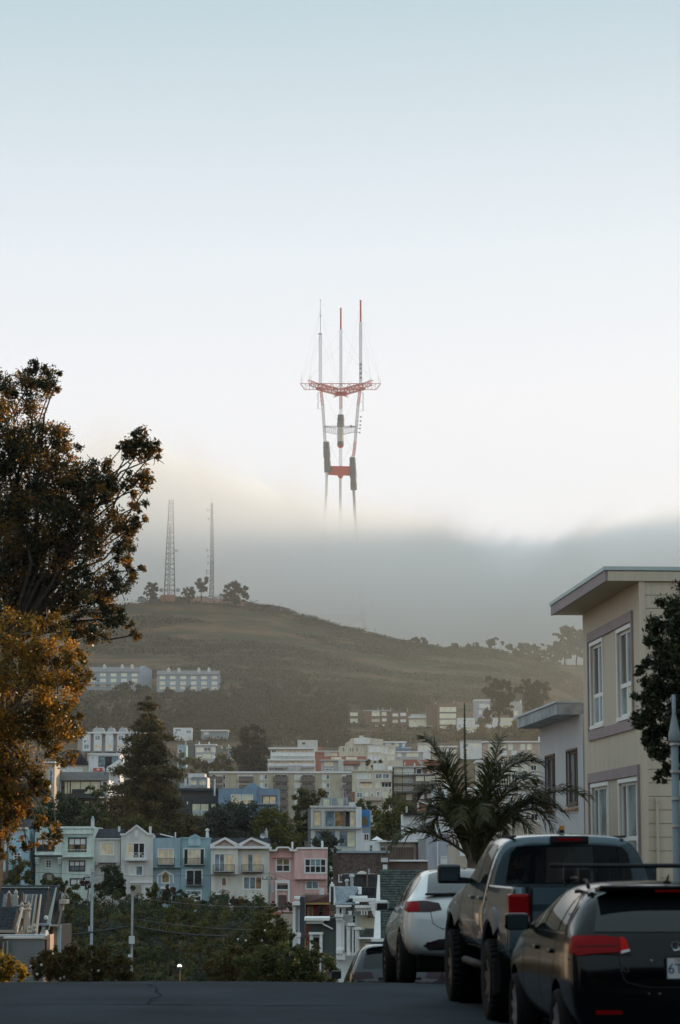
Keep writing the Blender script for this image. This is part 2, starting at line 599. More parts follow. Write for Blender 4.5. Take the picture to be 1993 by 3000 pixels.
class Site:
    """a building seen at photo pixel (px, py) of its base, d metres down the view, its front turned by yaw"""
    def __init__(s, name, label, cat, px, py, d, yaw=0.0, group=None):
        s.o = P(px, py, d)
        s.yaw = yaw
        s.root = thing(name, label, cat, s.o, yaw, group)
        s.R = Matrix.Rotation(-yaw, 3, 'Z')
        s.eye = s.R @ (Vector((0, 0, CAMZ)) - s.o)
    def ray(s, px, py):
        return (s.R @ (P(px, py, 100.0) - Vector((0, 0, CAMZ)))).normalized()
    def l(s, px, py, off=0.0):
        """local (x, z) where the view through a pixel meets the plane y = off of the building"""
        r = s.ray(px, py)
        k = (off - s.eye.y) / r.y
        q = s.eye + r * k
        return q.x, q.z
    def rect(s, px0, py0, px1, py1, off=0.0):
        a, b = s.l(px0, py0, off), s.l(px1, py1, off)
        c, e = s.l(px0, py1, off), s.l(px1, py0, off)
        return (a[0] + c[0]) / 2, (b[0] + e[0]) / 2, (b[1] + c[1]) / 2, (a[1] + e[1]) / 2
    def box(s, name, m, px0, py0, px1, py1, y0, y1, parent=None, **kw):
        x0, x1, z0, z1 = s.rect(px0, py0, px1, py1, y0)
        return obj(name, MB().box(x0, x1, y0, y1, z0, z1), m, parent or s.root, **kw)
    def poly(s, name, m, pts, y0, y1, parent=None, **kw):
        return obj(name, MB().prism([s.l(a, b, y0) for a, b in reversed(pts)], y0, y1), m, parent or s.root, **kw)
    def wall(s, px0, py0, px1, py1, m, depth=11.0, off=0.0, wins=(), name='wall', down=2.5, simple=False, reveal=0.09, roof=ROOFF):
        x0, x1, z0, z1 = s.rect(px0, py0, px1, py1, off)
        z0 -= down
        holes = []
        for w in wins:
            h = s.window(*w, off=off, simple=simple, reveal=reveal)
            holes.append(h)
        wobj = obj(name, MB().shell(x0, x1, off, off + depth, z0, z1, holes), m, s.root)
        if roof is not None:
            obj('roof', MB().box(x0 + 0.15, x1 - 0.15, off + 0.15, off + depth - 0.15, z1 - 0.02, z1 + 0.03), roof, s.root)
        return wobj
    def window(s, px0, py0, px1, py1, nx=2, ny=1, pane='c', frame=None, off=0.0, simple=False, reveal=0.09, trim=0.10, widths=None, rows=None, name='window'):
        return s.window_m(*s.rect(px0, py0, px1, py1, off), nx, ny, pane, frame, off, simple, reveal, trim, widths, rows, name)
    def window_m(s, x0, x1, z0, z1, nx=2, ny=1, pane='c', frame=None, off=0.0, simple=False, reveal=0.09, trim=0.10, widths=None, rows=None, name='window'):
        frame = TRIM if frame is None else frame
        f = MB()
        bw = min(0.07, (x1 - x0) * 0.09)
        y = off + reveal
        if trim:
            t = trim
            f.box(x0 - t, x1 + t, off - 0.035, off + 0.01, z1, z1 + t)
            f.box(x0 - t, x1 + t, off - 0.05, off + 0.01, z0 - t, z0)
            f.box(x0 - t, x0, off - 0.03, off + 0.01, z0, z1)
            f.box(x1, x1 + t, off - 0.03, off + 0.01, z0, z1)
        f.frame(x0, x1, z0, z1, bw, y - 0.07, y - 0.01)
        ws = widths or [1] * nx
        hs = rows or [1] * ny
        xs = [x0 + (x1 - x0) * sum(ws[:i]) / sum(ws) for i in range(len(ws) + 1)]
        zs = [z1 - (z1 - z0) * sum(hs[:i]) / sum(hs) for i in range(len(hs) + 1)]
        mw = min(0.05, (x1 - x0) * 0.05)
        for x in xs[1:-1]:
            f.box(x - mw, x + mw, y - 0.065, y - 0.012, z0 + bw, z1 - bw)
        for z in zs[1:-1]:
            f.box(x0 + bw, x1 - bw, y - 0.06, y - 0.014, z - mw, z + mw)
        w = obj(name, f, frame, s.root)
        if simple:
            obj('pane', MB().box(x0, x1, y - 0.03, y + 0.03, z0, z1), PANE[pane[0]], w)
        else:
            k = 0
            for j in range(len(hs)):
                for i in range(len(ws)):
                    p = pane[k % len(pane)]
                    k += 1
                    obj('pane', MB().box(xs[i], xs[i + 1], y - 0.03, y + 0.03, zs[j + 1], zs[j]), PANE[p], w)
        return (x0, x1, z0, z1)
    def chimney(s, px0, py0, px1, py1, y0=3.0, m=None, cap=True):
        x0, x1, z0, z1 = s.rect(px0, py0, px1, py1, y0)
        w = x1 - x0
        mb = MB().box(x0, x1, y0, y0 + max(w, 0.4), z0 - 0.5, z1)
        if cap:
            mb.box(x0 - w * 0.12, x1 + w * 0.12, y0 - w * 0.12, y0 + max(w, 0.4) + w * 0.12, z1, z1 + 0.12)
            mb.tube(((x0 + x1) / 2, y0 + w / 2, z1 + 0.12), ((x0 + x1) / 2, y0 + w / 2, z1 + 0.45), w * 0.25, n=8)
        return obj('chimney', mb, m or CHIM, s.root)
    def rail(s, px0, py0, px1, py1, y0, y1, m=None, step=0.14, floor=True, belly=0.0, cross=False, name='balcony'):
        """small balcony: slab, rails and balusters between y0 (outer face) and y1 (wall)"""
        x0, x1, z0, z1 = s.rect(px0, py0, px1, py1, y0)
        mb = MB()
        if floor:
            mb.box(x0, x1, y0, y1, z0 - 0.10, z0)
        r = 0.025
        mb.box(x0, x1, y0 - r, y0 + r, z1 - 0.05, z1)
        mb.box(x0, x1, y0 - r, y0 + r, z0 + 0.08, z0 + 0.12)
        for x in (x0, x1):
            mb.box(x - r, x + r, y0, y1, z1 - 0.05, z1)
            mb.box(x - r, x + r, y0 - r, y0 + r, z0, z1)
        if cross:
            n = max(1, round((x1 - x0) / 0.9))
            for i in range(n):
                a, b = x0 + (x1 - x0) * i / n, x0 + (x1 - x0) * (i + 1) / n
                mb.box(a - 0.04, a + 0.04, y0 - 0.03, y0 + 0.03, z0, z1)
                mb.tube((a, y0, z0 + 0.1), (b, y0, z1 - 0.05), 0.03, n=4)
                mb.tube((a, y0, z1 - 0.05), (b, y0, z0 + 0.1), 0.03, n=4)
        else:
            n = max(2, round((x1 - x0) / step))
            for i in range(n + 1):
                x = x0 + (x1 - x0) * i / n
                if belly:
                    mb.path([(x, y0 + belly, z1 - 0.03), (x, y0 - belly, (z0 * 2 + z1) / 3), (x, y0 + belly * 0.3, z0 + 0.05)], 0.012, 4)
                else:
                    mb.box(x - 0.012, x + 0.012, y0 - 0.012, y0 + 0.012, z0, z1)
            for sx in (x0, x1):
                for q in range(1, 4):
                    y = y0 + (y1 - y0) * q / 4
                    mb.box(sx - 0.012, sx + 0.012, y - 0.012, y + 0.012, z0, z1)
        return obj(name, mb, m or IRON, s.root)
    def gable(s, name, m, pts, y0, depth, eave=0.0):
        return s.poly(name, m, pts, y0, y0 + depth)
    def arch(s, name, m, px0, py0, px1, py1, y0, y1, spring=0.5, parent=None, n=10):
        x0, x1, z0, z1 = s.rect(px0, py0, px1, py1, y0)
        zs = z1 - (z1 - z0) * spring
        cx, r, h = (x0 + x1) / 2, (x1 - x0) / 2, z1 - zs
        pts = [(x0, z0), (x1, z0)] + [(cx + r * math.cos(a), zs + h * math.sin(a)) for a in [math.pi * i / n for i in range(n + 1)]]
        return obj(name, MB().prism(pts, y0, y1), m, parent or s.root)
    def shingles(s, name, m, quad, nu, nv, thick=0.03, jitter=0.25, seed=1, parent=None):
        """courses of single shingles lapped over a sloping quad (local points a b c d: lower left, lower right, upper right, upper left)"""
        rr = random.Random(seed)
        a, b, c, e = [Vector(q) for q in quad]
        nrm = (b - a).cross(e - a).normalized()
        mb = MB()
        for j in range(nv):
            t0, t1 = j / nv, (j + 1.25) / nv
            L0, R0 = a.lerp(e, t0), b.lerp(c, t0)
            L1, R1 = a.lerp(e, min(1, t1)), b.lerp(c, min(1, t1))
            u = -(0.5 if j % 2 else 0.0) / nu
            while u < 1:
                w = (1 + rr.uniform(-jitter, jitter)) / nu
                u0, u1 = max(0, u), min(1, u + w * 0.94)
                if u1 > u0:
                    o0 = nrm * (thick * (1 + rr.random() * 0.8))
                    o1 = nrm * 0.004
                    p = [L0.lerp(R0, u0), L0.lerp(R0, u1), L1.lerp(R1, u1), L1.lerp(R1, u0)]
                    mb.mi = rr.randrange(len(m)) if isinstance(m, list) else 0
                    mb.face([p[0] + o0, p[1] + o0, p[2] + o1, p[3] + o1])
                    mb.face([p[0], p[1], p[1] + o0, p[0] + o0])
                u += w
        return obj(name, mb, m, parent or s.root, kind='stuff')
# ------------------------------------------------------------------ the row of stucco houses across the valley
ROW = 'stucco row houses across the valley'
MINT = stucco('mint_stucco', (0.61, 0.70, 0.65))
GREYS = stucco('pale_grey_stucco', (0.60, 0.60, 0.56))
GREYB = stucco('warm_grey_stucco', (0.63, 0.62, 0.59))
BLUES = stucco('dusty_blue_stucco', (0.33, 0.45, 0.51))
BLUET = stucco('teal_blue_stucco', (0.30, 0.45, 0.50))
CREAM = stucco('cream_stucco', (0.68, 0.66, 0.59))
PINK = stucco('pink_stucco', (0.68, 0.44, 0.41))
PINKD = stucco('deep_pink_trim', (0.51, 0.24, 0.21))
MINTW = stucco('mint_trim', (0.73, 0.80, 0.77))
BLUEP = stucco('powder_blue_board', (0.40, 0.59, 0.68))

def row_mint():
    b = Site('row_house', 'pale mint stucco house with arched entry and octagonal window', 'house', 190, 2640, 309, group=ROW)
    b.wall(182, 2423, 276, 2640, MINT, 11, 0, [
        (202, 2456, 252, 2494, 3, 2, 'wwwodo', DARKTRIM), (204, 2523, 248, 2551, 3, 2, 'wwwbbb', DARKTRIM), (207, 2575, 244, 2593, 2, 1, 'ww', DARKTRIM)])
    b.wall(103, 2428, 181, 2506, MINT, 10, -0.9, [(110, 2458, 158, 2492, 3, 2, 'wwwddd', DARKTRIM)], name='upper_bay', down=0)
    b.wall(104, 2507, 181, 2640, MINT, 9, 0.6, [(135, 2520, 151, 2542, 2, 3, 'd', TRIM)], name='lower_wall')
    b.box('cornice', MINTW, 181, 2436, 270, 2443, -0.35, 0)
    b.box('parapet', MINTW, 101, 2421, 277, 2427, -0.25, 1.0)
    b.box('ledge', MINTW, 102, 2500, 182, 2505, -1.1, -0.85)
    b.box('window_head', BLUET, 198, 2450, 257, 2453, -0.25, 0)
    for x in (103, 169):
        for k in range(3):
            b.box('bracket', MINTW, x + k * 0.5, 2511 + k * 7, x + 12 - k * 0.5, 2517 + k * 7, -0.6 + k * 0.3, 0.6)
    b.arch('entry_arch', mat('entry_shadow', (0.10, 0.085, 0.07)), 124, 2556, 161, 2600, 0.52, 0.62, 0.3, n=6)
    b.box('door', mat('pale_door', (0.35, 0.31, 0.25)), 138, 2562, 152, 2600, 0.46, 0.56)
    b.rail(184, 2489, 273, 2509, -0.9, 0, MINTW, step=0.4)
    b.chimney(267, 2402, 276, 2423, 2)
    b.poly('chimney_cowl', BLUES, [(266, 2402), (277, 2402), (271.5, 2390)], 1.9, 2.6)

def row_small_grey():
    b = Site('row_house', 'small grey stucco house with dark sloping roof and one cream window', 'house', 315, 2640, 310, group=ROW)
    b.wall(277, 2457, 353, 2527, GREYS, 10, -0.5, [(296, 2469, 333, 2504, 2, 1, 'cc')], name='upper_bay', down=0)
    b.wall(277, 2527, 353, 2640, GREYS, 10, 0.5, name='lower_wall')
    for x in (277, 341):
        for k in range(3):
            b.box('bracket', GREYS, x + k, 2529 + k * 4.5, x + 11 - k, 2533 + k * 4.5, -0.45 + k * 0.3, 0.5)
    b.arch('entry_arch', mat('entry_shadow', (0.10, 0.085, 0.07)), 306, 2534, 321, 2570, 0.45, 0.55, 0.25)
    x0, x1, z0, z1 = b.rect(277, 2434, 353, 2457, -0.5)
    obj('roof', MB().prism_x([(-0.7, z0), (4.5, z1 + 0.3), (9, z0)], x0, x1), ROOFD, b.root)
    b.box('eave', TRIM, 276, 2456, 354, 2459, -0.75, -0.5)
    b.chimney(346, 2421, 352, 2437, 3, cap=False)

def row_gabled_grey():
    b = Site('row_house', 'grey stucco house with white coped gable and white lattice balcony', 'house', 400, 2640, 309, group=ROW)
    b.wall(354, 2446, 448, 2640, GREYB, 11, 0, [
        (374, 2470, 424, 2514, 3, 1, 'cdd', TRIM), (380, 2537, 418, 2565, 2, 1, 'wb', TRIM)])
    b.poly('gable', GREYB, [(354, 2446), (448, 2446), (438, 2445), (400, 2421), (364, 2445)], 0.0, 0.4)
    b.poly('coping', WHITE, [(352, 2447), (352, 2442), (366, 2442), (400, 2416), (435, 2442), (450, 2442), (450, 2447), (434, 2447), (400, 2421), (367, 2447)], -0.2, 0.5)
    b.poly('gable_vent', TRIM, [(395, 2452), (404, 2452), (404, 2436), (399.5, 2431), (395, 2436)], -0.06, 0.0)
    b.rail(367, 2498, 430, 2519, -0.9, 0, WHITE, cross=True)
    b.box('belt_course', WHITE, 381, 2582, 448, 2587, -0.15, 0)
    b.box('door', mat('pale_door', (0.35, 0.31, 0.25)), 384, 2592, 414, 2625, -0.05, 0.02)
    b.chimney(437, 2421, 444, 2445, 1.5, cap=False)

def row_blue_a():
    b = Site('row_house', 'dusty blue stucco house with pointed gothic window under a white hood', 'house', 488, 2650, 310, group=ROW)
    b.wall(448, 2455, 529, 2541, BLUES, 11, -0.6, [(464, 2488, 508, 2532, 3, 1, 'ccc', TRIM)], name='upper_bay', down=0)
    b.wall(449, 2541, 529, 2660, BLUES, 11, 0.0, name='lower_wall')
    b.box('ledge', BLUET, 448, 2538, 530, 2542, -0.75, -0.55)
    b.rail(461, 2514, 511, 2534, -1.2, -0.6, IRON)
    b.poly('gothic_hood', WHITE, [(460, 2590), (460, 2564), (485, 2548), (510, 2564), (510, 2588), (506, 2588), (506, 2566), (485, 2553), (464, 2566), (464, 2590)], -0.15, 0.0)
    b.poly('gothic_window', TRIM, [(473, 2588), (498, 2588), (498, 2561), (485.5, 2550), (473, 2561)], -0.05, 0.0)
    b.poly('pane', PANE['o'], [(476, 2585), (495, 2585), (495, 2563), (485.5, 2554), (476, 2563)], -0.07, -0.02)
    b.poly('roof', ROOFD, [(449, 2455), (449, 2441), (508, 2455)], 3, 10)
    b.poly('skylight', WHITE, [(470, 2442), (509, 2451), (507, 2454), (469, 2445)], 2.5, 3.2)
    b.chimney(512, 2438, 515.5, 2456, 2, cap=False)
    b.box('porch', WHITE, 470, 2597, 498, 2604, -0.8, 0)

def row_blue_b():
    b = Site('row_house', 'teal blue stucco house with little peaked parapet and white garage door', 'house', 572, 2650, 310, group=ROW)
    b.wall(530, 2455, 617, 2650, BLUET, 11, -0.2, [
        (539, 2487, 599, 2533, 5, 1, 'dcccd', TRIM), (546, 2549, 592, 2594, 2, 1, 'dd', TRIM)])
    b.poly('peaked_parapet', BLUET, [(553, 2457), (553, 2453), (571, 2443), (588, 2453), (588, 2457)], -0.45, 0.6)
    b.poly('parapet_panel', stucco('pale_teal_stucco', (0.40, 0.55, 0.60)), [(554, 2478), (586, 2478), (588, 2474), (588, 2457), (552, 2457), (552, 2474)], -0.4, -0.2)
    b.box('parapet', BLUET, 529, 2453, 617, 2457, -0.35, 0.5)
    b.rail(539, 2514, 600, 2534, -0.8, -0.2, IRON)
    b.rail(545, 2575, 592, 2594, -0.7, -0.2, IRON)
    b.box('garage_door', WHITE, 546, 2607, 591, 2640, -0.24, -0.1)
    b.box('garage_glazing', PANE['b'], 549, 2611, 588, 2619, -0.27, -0.2)
    x0, x1, z0, z1 = b.rect(603, 2427, 612, 2456, 1)
    mb = MB().lathe([(0.22, z0), (0.2, z0 + 0.7), (0.16, z0 + 0.9), (0.3, z0 + 1.0), (0.22, z1 - 0.1), (0.05, z1)], ((x0 + x1) / 2, 1.2, 0), n=10)
    obj('chimney', mb, CHIM, b.root, smooth=True)

def row_cream():
    b = Site('row_house', 'wide cream stucco house with twin white gables and two iron balconies', 'house', 704, 2670, 308, group=ROW)
    b.wall(697, 2480, 789, 2670, CREAM, 11, 0.0, [
        (712, 2502, 770, 2554, 4, 1, 'cbcc', TRIM), (714, 2569, 767, 2605, 3, 1, 'bbo', TRIM)])
    b.wall(618, 2480, 697, 2560, CREAM, 11, -0.7, [(629, 2502, 687, 2554, 4, 1, 'bbcc', TRIM)], name='upper_bay', down=0)
    b.wall(618, 2560, 697, 2670, CREAM, 11, 0.0, name='lower_wall')
    b.box('bay_soffit', CREAM, 617, 2558, 698, 2562, -0.8, 0.0)
    b.box('cornice', WHITE, 616, 2479, 790, 2486, -1.0, 0.1)
    for k, (xa, xp, xb) in enumerate(((616, 659, 699), (697, 736, 791))):
        b.poly('gable', stucco('rose_grey_panel', (0.44, 0.35, 0.32)), [(xa + 6, 2479), (xb - 6, 2479), (xp, 2460)], -0.6, 0.6)
        b.poly('gable_coping', WHITE, [(xa, 2479), (xa, 2473), (xp, 2453), (xb, 2473), (xb, 2479), (xb - 10, 2479), (xp, 2459), (xa + 10, 2479)], -0.95, 0.5)
        b.poly('gable_trim', PINKD, [(xa + 12, 2478.6), (xp, 2460.4), (xb - 12, 2478.6), (xb - 16, 2478.6), (xp, 2463), (xa + 16, 2478.6)], -0.75, -0.5)
    x0, x1, z0, z1 = b.rect(618, 2454, 789, 2479, 1)
    obj('roof', MB().prism_x([(0.2, z0), (4, z1), (10.5, z0)], x0, x1), ROOFD, b.root)
    b.rail(625, 2533, 687, 2554, -1.5, -0.7, IRON, belly=0.10)
    b.rail(709, 2533, 772, 2554, -0.85, 0, IRON, belly=0.10)
    b.arch('small_window', TRIM, 649, 2570, 664, 2596, -0.05, 0.0, 0.3)
    b.arch('pane', PANE['o'], 651, 2572, 662, 2594, -0.07, -0.02, 0.3)
    b.arch('door_hood', stucco('rose_grey_panel', (0.44, 0.35, 0.32)), 636, 2606, 679, 2621, -0.25, 0.0, 0.95)
    b.box('hood_ledge', WHITE, 633, 2617, 681, 2621, -0.5, 0)
    b.box('door_pilaster', WHITE, 636, 2621, 642, 2672, -0.3, 0)
    b.box('door_pilaster', WHITE, 671, 2621, 677, 2672, -0.3, 0)
    b.box('door', mat('dark_door', (0.06, 0.045, 0.04)), 643, 2621, 670, 2672, -0.12, 0.02)
    b.chimney(776, 2437, 785, 2456, 4, METAL)
    x, z = b.l(770, 2448, 3.6)
    obj('satellite_dish', MB().lathe([(0.02, 0.10), (0.2, 0.05), (0.36, -0.05)], (x, 3.6, z), axis='y', n=14).tube((x, 3.7, z), (x + 0.3, 4.2, z - 0.6), 0.03), METAL, b.root)

def row_pink():
    b = Site('row_house', 'pink stucco house with stepped white coping and tall framed doorway', 'house', 874, 2670, 309, group=ROW)
    b.wall(789, 2492, 863, 2680, PINK, 11, 0.0, [(810, 2516, 849, 2553, 2, 2, 'oodd', TRIM, )], name='wall')
    b.wall(863, 2486, 959, 2573, PINK, 11, -0.8, [(894, 2517, 955, 2557, 4, 2, 'dbbddddd', TRIM)], name='upper_bay', down=0)
    b.wall(863, 2573, 958, 2680, PINK, 11, 0.0, [(897, 2582, 933, 2604, 2, 1, 'bb', TRIM)], name='lower_wall')
    b.poly('bay_soffit', PINK, [(863, 2576), (958, 2576), (960, 2571), (863, 2571)], -0.95, 0)
    b.poly('parapet', PINK, [(807, 2495), (850, 2495), (848, 2486), (842, 2482), (815, 2482), (809, 2486)], -0.12, 0.6)
    b.poly('coping', WHITE, [(788, 2494), (788, 2489), (806, 2489), (811, 2482), (817, 2480), (843, 2480), (849, 2483), (854, 2489), (866, 2489), (870, 2482), (961, 2482), (961, 2487), (872, 2487), (869, 2494), (850, 2494), (846, 2485), (815, 2485), (810, 2494)], -0.95, 0.8)
    b.box('window_hood', PINKD, 801, 2511, 856, 2514, -0.4, 0)
    b.poly('door_surround', WHITE, [(807, 2660), (807, 2579), (849, 2579), (849, 2650), (844, 2650), (844, 2588), (812, 2588), (812, 2660)], -0.3, 0)
    b.box('transom', PANE['d'], 813, 2593, 843, 2605, -0.05, 0.02)
    b.box('door_lintel', WHITE, 812, 2605, 844, 2609, -0.2, 0)
    b.box('door', mat('brown_door', (0.11, 0.07, 0.055)), 816, 2622, 840, 2665, -0.08, 0.02)
    for px0, px1, top in ((854, 860, 2469), (941, 948, 2466)):
        x0, x1, z0, z1 = b.rect(px0, top, px1, 2490, 1)
        obj('chimney', MB().tube(((x0 + x1) / 2, 1, z0), ((x0 + x1) / 2, 1, z1), (x1 - x0) / 2, n=10).lathe([((x1 - x0) / 2, z1), (0.1, z1 + 0.12), (0.01, z1 + 0.13)], ((x0 + x1) / 2, 1, 0), n=10), CHIM, b.root, smooth=False)

def row_left_blue():
    b = Site('row_house', 'powder blue boarded house half behind the golden leaves', 'house', 50, 2600, 306, group=ROW)
    b.wall(22, 2427, 80, 2600, BLUEP, 11, 0.0, [(41, 2499, 60, 2522, 2, 3, 'd', TRIM)])
    b.wall(-40, 2462, 15, 2553, stucco('ice_blue_board', (0.61, 0.76, 0.80)), 10, -3.0, name='side_wing', down=0)
    b.box('garage_base', mat('brown_brick', (0.14, 0.09, 0.075), var=0.3, scale=3), -40, 2553, 13, 2610, -3.0, 4)
    b.poly('roof', mat('slate_roof', (0.09, 0.10, 0.115), var=0.2, scale=2), [(10, 2427), (82, 2427), (88, 2400), (20, 2398)], -0.4, 10)
    b.box('eave', WHITE, 14, 2424, 82, 2429, -0.5, -0.1)
    x, z = b.l(20, 2400, -3.4)
    x2, z2 = b.l(21, 2494, -3.4)
    obj('downpipe', MB().tube((x, -3.4, z), (x2, -3.4, z2), 0.1), METAL, b.root)
    x3, z3 = b.l(21, 2560, -3.4)
    obj('vent_pipe', MB().tube((x2, -3.4, z2), (x3, -3.4, z3), 0.2), mat('rust_pipe', (0.12, 0.085, 0.07)), b.root)

for f in (row_mint, row_small_grey, row_gabled_grey, row_blue_a, row_blue_b, row_cream, row_pink, row_left_blue):
    f()
# ------------------------------------------------------------------ houses and flats further up the slope
BEIGE = stucco('beige_render', (0.52, 0.47, 0.36))
CREAMR = stucco('cream_render', (0.62, 0.57, 0.46))
SKYB = mat('slate_blue_board', (0.22, 0.31, 0.41), rough=0.8, var=0.08, scale=0.8)
DARKB = mat('charcoal_board', (0.050, 0.055, 0.060), rough=0.8, var=0.15)
GREYP = stucco('grey_render', (0.45, 0.46, 0.45))
WHITER = stucco('white_render', (0.74, 0.76, 0.77), 0.04)
BRICKR = mat('red_render', (0.40, 0.16, 0.11), rough=0.9, var=0.12)
BROWNW = mat('brown_shingle_cladding', (0.16, 0.115, 0.09), rough=0.9, var=0.2, scale=1.0)
LAVEN = stucco('lavender_render', (0.42, 0.44, 0.50))
BRICKB = mat('dark_brick', (0.12, 0.085, 0.075), rough=0.95, var=0.3, scale=2.5)
TERRA = mat('red_roofing', (0.36, 0.15, 0.10), rough=0.9, var=0.15)
CONC = stucco('pale_concrete', (0.60, 0.60, 0.58), 0.05)
GREYBL = mat('grey_blue_boards', (0.30, 0.36, 0.41), rough=0.85, var=0.08)
TANW = stucco('tan_render', (0.50, 0.44, 0.36))
BALC = mat('weathered_balcony', (0.17, 0.15, 0.135), rough=0.9, var=0.15)

def balcony(b, px0, py0, px1, py1, m, depth=1.4):
    """solid fronted balcony: slab, front panel, side panels"""
    x0, x1, z0, z1 = b.rect(px0, py0, px1, py1, -depth)
    mb = MB().box(x0, x1, -depth, 0, z0, z0 + 0.18)
    mb.box(x0, x1, -depth, -depth + 0.08, z0 + 0.18, z1)
    mb.box(x0, x0 + 0.08, -depth + 0.08, 0, z0 + 0.18, z1)
    mb.box(x1 - 0.08, x1, -depth + 0.08, 0, z0 + 0.18, z1)
    mb.box(x0 - 0.04, x1 + 0.04, -depth - 0.04, -depth + 0.12, z1, z1 + 0.06)
    return obj('balcony', mb, m, b.root)

def deck_rail(b, px0, py0, px1, py1, m, depth=1.6, glass=None):
    x0, x1, z0, z1 = b.rect(px0, py0, px1, py1, -depth)
    mb = MB().box(x0, x1, -depth, 0, z0 - 0.2, z0)
    mb.box(x0, x1, -depth, -depth + 0.06, z1 - 0.07, z1)
    n = max(2, round((x1 - x0) / 1.6))
    for i in range(n + 1):
        x = x0 + (x1 - x0) * i / n
        mb.box(x - 0.035, x + 0.035, -depth + 0.061, -depth + 0.12, z0, z1)
    k = max(2, round((x1 - x0) / 0.3))
    for i in range(k):
        x = x0 + (x1 - x0) * (i + 0.5) / k
        mb.box(x - 0.02, x + 0.02, -depth + 0.01, -depth + 0.05, z0, z1 - 0.07)
    o = obj('balcony', mb, m, b.root)
    if glass:
        obj('pane', MB().box(x0, x1, -depth + 0.065, -depth + 0.09, z0 + 0.05, z1 - 0.1), glass, o)
    return o

# --- slate blue house and its dark neighbour above the row
b = Site('house', 'slate blue boarded house with pyramid roof behind the row houses', 'house', 720, 2400, 420)
b.wall(640, 2310, 752, 2395, SKYB, 12, 0, [(678, 2329, 706, 2358, 2, 2, 'yycc'), (711, 2329, 740, 2358, 2, 2, 'yycc')], down=6)
b.wall(752, 2311, 816, 2395, SKYB, 12, 1.2, [(770, 2332, 809, 2356, 2, 1, 'cc', BROWNTRIM)], down=6, name='side_wing')
b.box('ledge', GREYBL, 753, 2354, 816, 2357, 0.6, 1.2)
x0, x1, z0, z1 = b.rect(712, 2292, 771, 2311, 5)
ax, az = (x0 + x1) / 2, z1
obj('pyramid_roof', MB().face([(x0, 3, z0), (x1, 3, z0), (ax, 6, az)]).face([(x1, 3, z0), (x1, 9, z0), (ax, 6, az)]).face([(x1, 9, z0), (x0, 9, z0), (ax, 6, az)]).face([(x0, 9, z0), (x0, 3, z0), (ax, 6, az)]), mat('blue_slate', (0.09, 0.16, 0.22), rough=0.9), b.root)
b.box('wall_lamp', IRON, 810, 2376, 813, 2380, 0.95, 1.2)

b = Site('house', 'charcoal house with large pale window and white flue, left of the slate blue house', 'house', 585, 2400, 424)
b.wall(525, 2332, 640, 2395, DARKB, 12, 0, [(563, 2354, 612, 2391, 2, 1, 'yy', DARKTRIM), (618, 2354, 636, 2366, 1, 1, 'y', DARKTRIM)], down=6)
b.wall(530, 2310, 640, 2333, mat('dark_umber_board', (0.07, 0.06, 0.06)), 8, 3, name='upper_storey', down=0)
b.box('eave', DARKB, 524, 2309, 642, 2316, 2.2, 11)
x0, x1, z0, z1 = b.rect(627, 2282, 632, 2332, 1.5)
obj('flue', MB().tube(((x0 + x1) / 2, 1.5, z0), ((x0 + x1) / 2, 1.5, z1), 0.16, n=8), CHIM, b.root)
b.box('wall_lamp', TRIM, 548, 2348, 551, 2356, -0.15, 0)
b.box('deck', BROWNW, 540, 2391, 650, 2398, -3, 0)
for i, px in enumerate((568, 583, 600)):
    t = thing('deck_chair', ('grey deck chair at the left end of the charcoal house deck', 'grey deck chair in the middle of the charcoal house deck', 'grey deck chair at the right end of the charcoal house deck')[i], 'chair', P(px, 2391, 422.5), 0.3 * (i - 1), 'deck chairs on the dark house deck')
    obj('seat', MB().box(-.3, .3, -.3, .3, .4, .46), GREYBL, t)
    obj('backrest', MB().hexa([(-.3, .3, .46), (.3, .3, .46), (.3, .36, .46), (-.3, .36, .46), (-.3, .5, 1.0), (.3, .5, 1.0), (.3, .56, 1.0), (-.3, .56, 1.0)]), GREYBL, t)
    for sx in (-.27, .27):
        for sy in (-.27, .27):
            obj('leg', MB().box(sx - .03, sx + .03, sy - .03, sy + .03, -0.05, .4), GREYBL, t)

b = Site('house', 'small white flat roofed house above the charcoal house', 'house', 585, 2310, 520)
b.wall(560, 2277, 608, 2312, WHITER, 10, 0, [(561, 2288, 575, 2298, 2, 1, 'cy'), (586, 2288, 602, 2298, 2, 1, 'cy')], down=5)
b.wall(548, 2266, 600, 2277, CONC, 8, 3, name='upper_storey', down=0)
b.box('side_wing', mat('pale_slate_board', (0.35, 0.38, 0.42)), 527, 2295, 560, 2312, 0.5, 8)
b.chimney(553, 2279, 559, 2296, 0.4)
b.chimney(541, 2277, 547, 2296, 0.4)

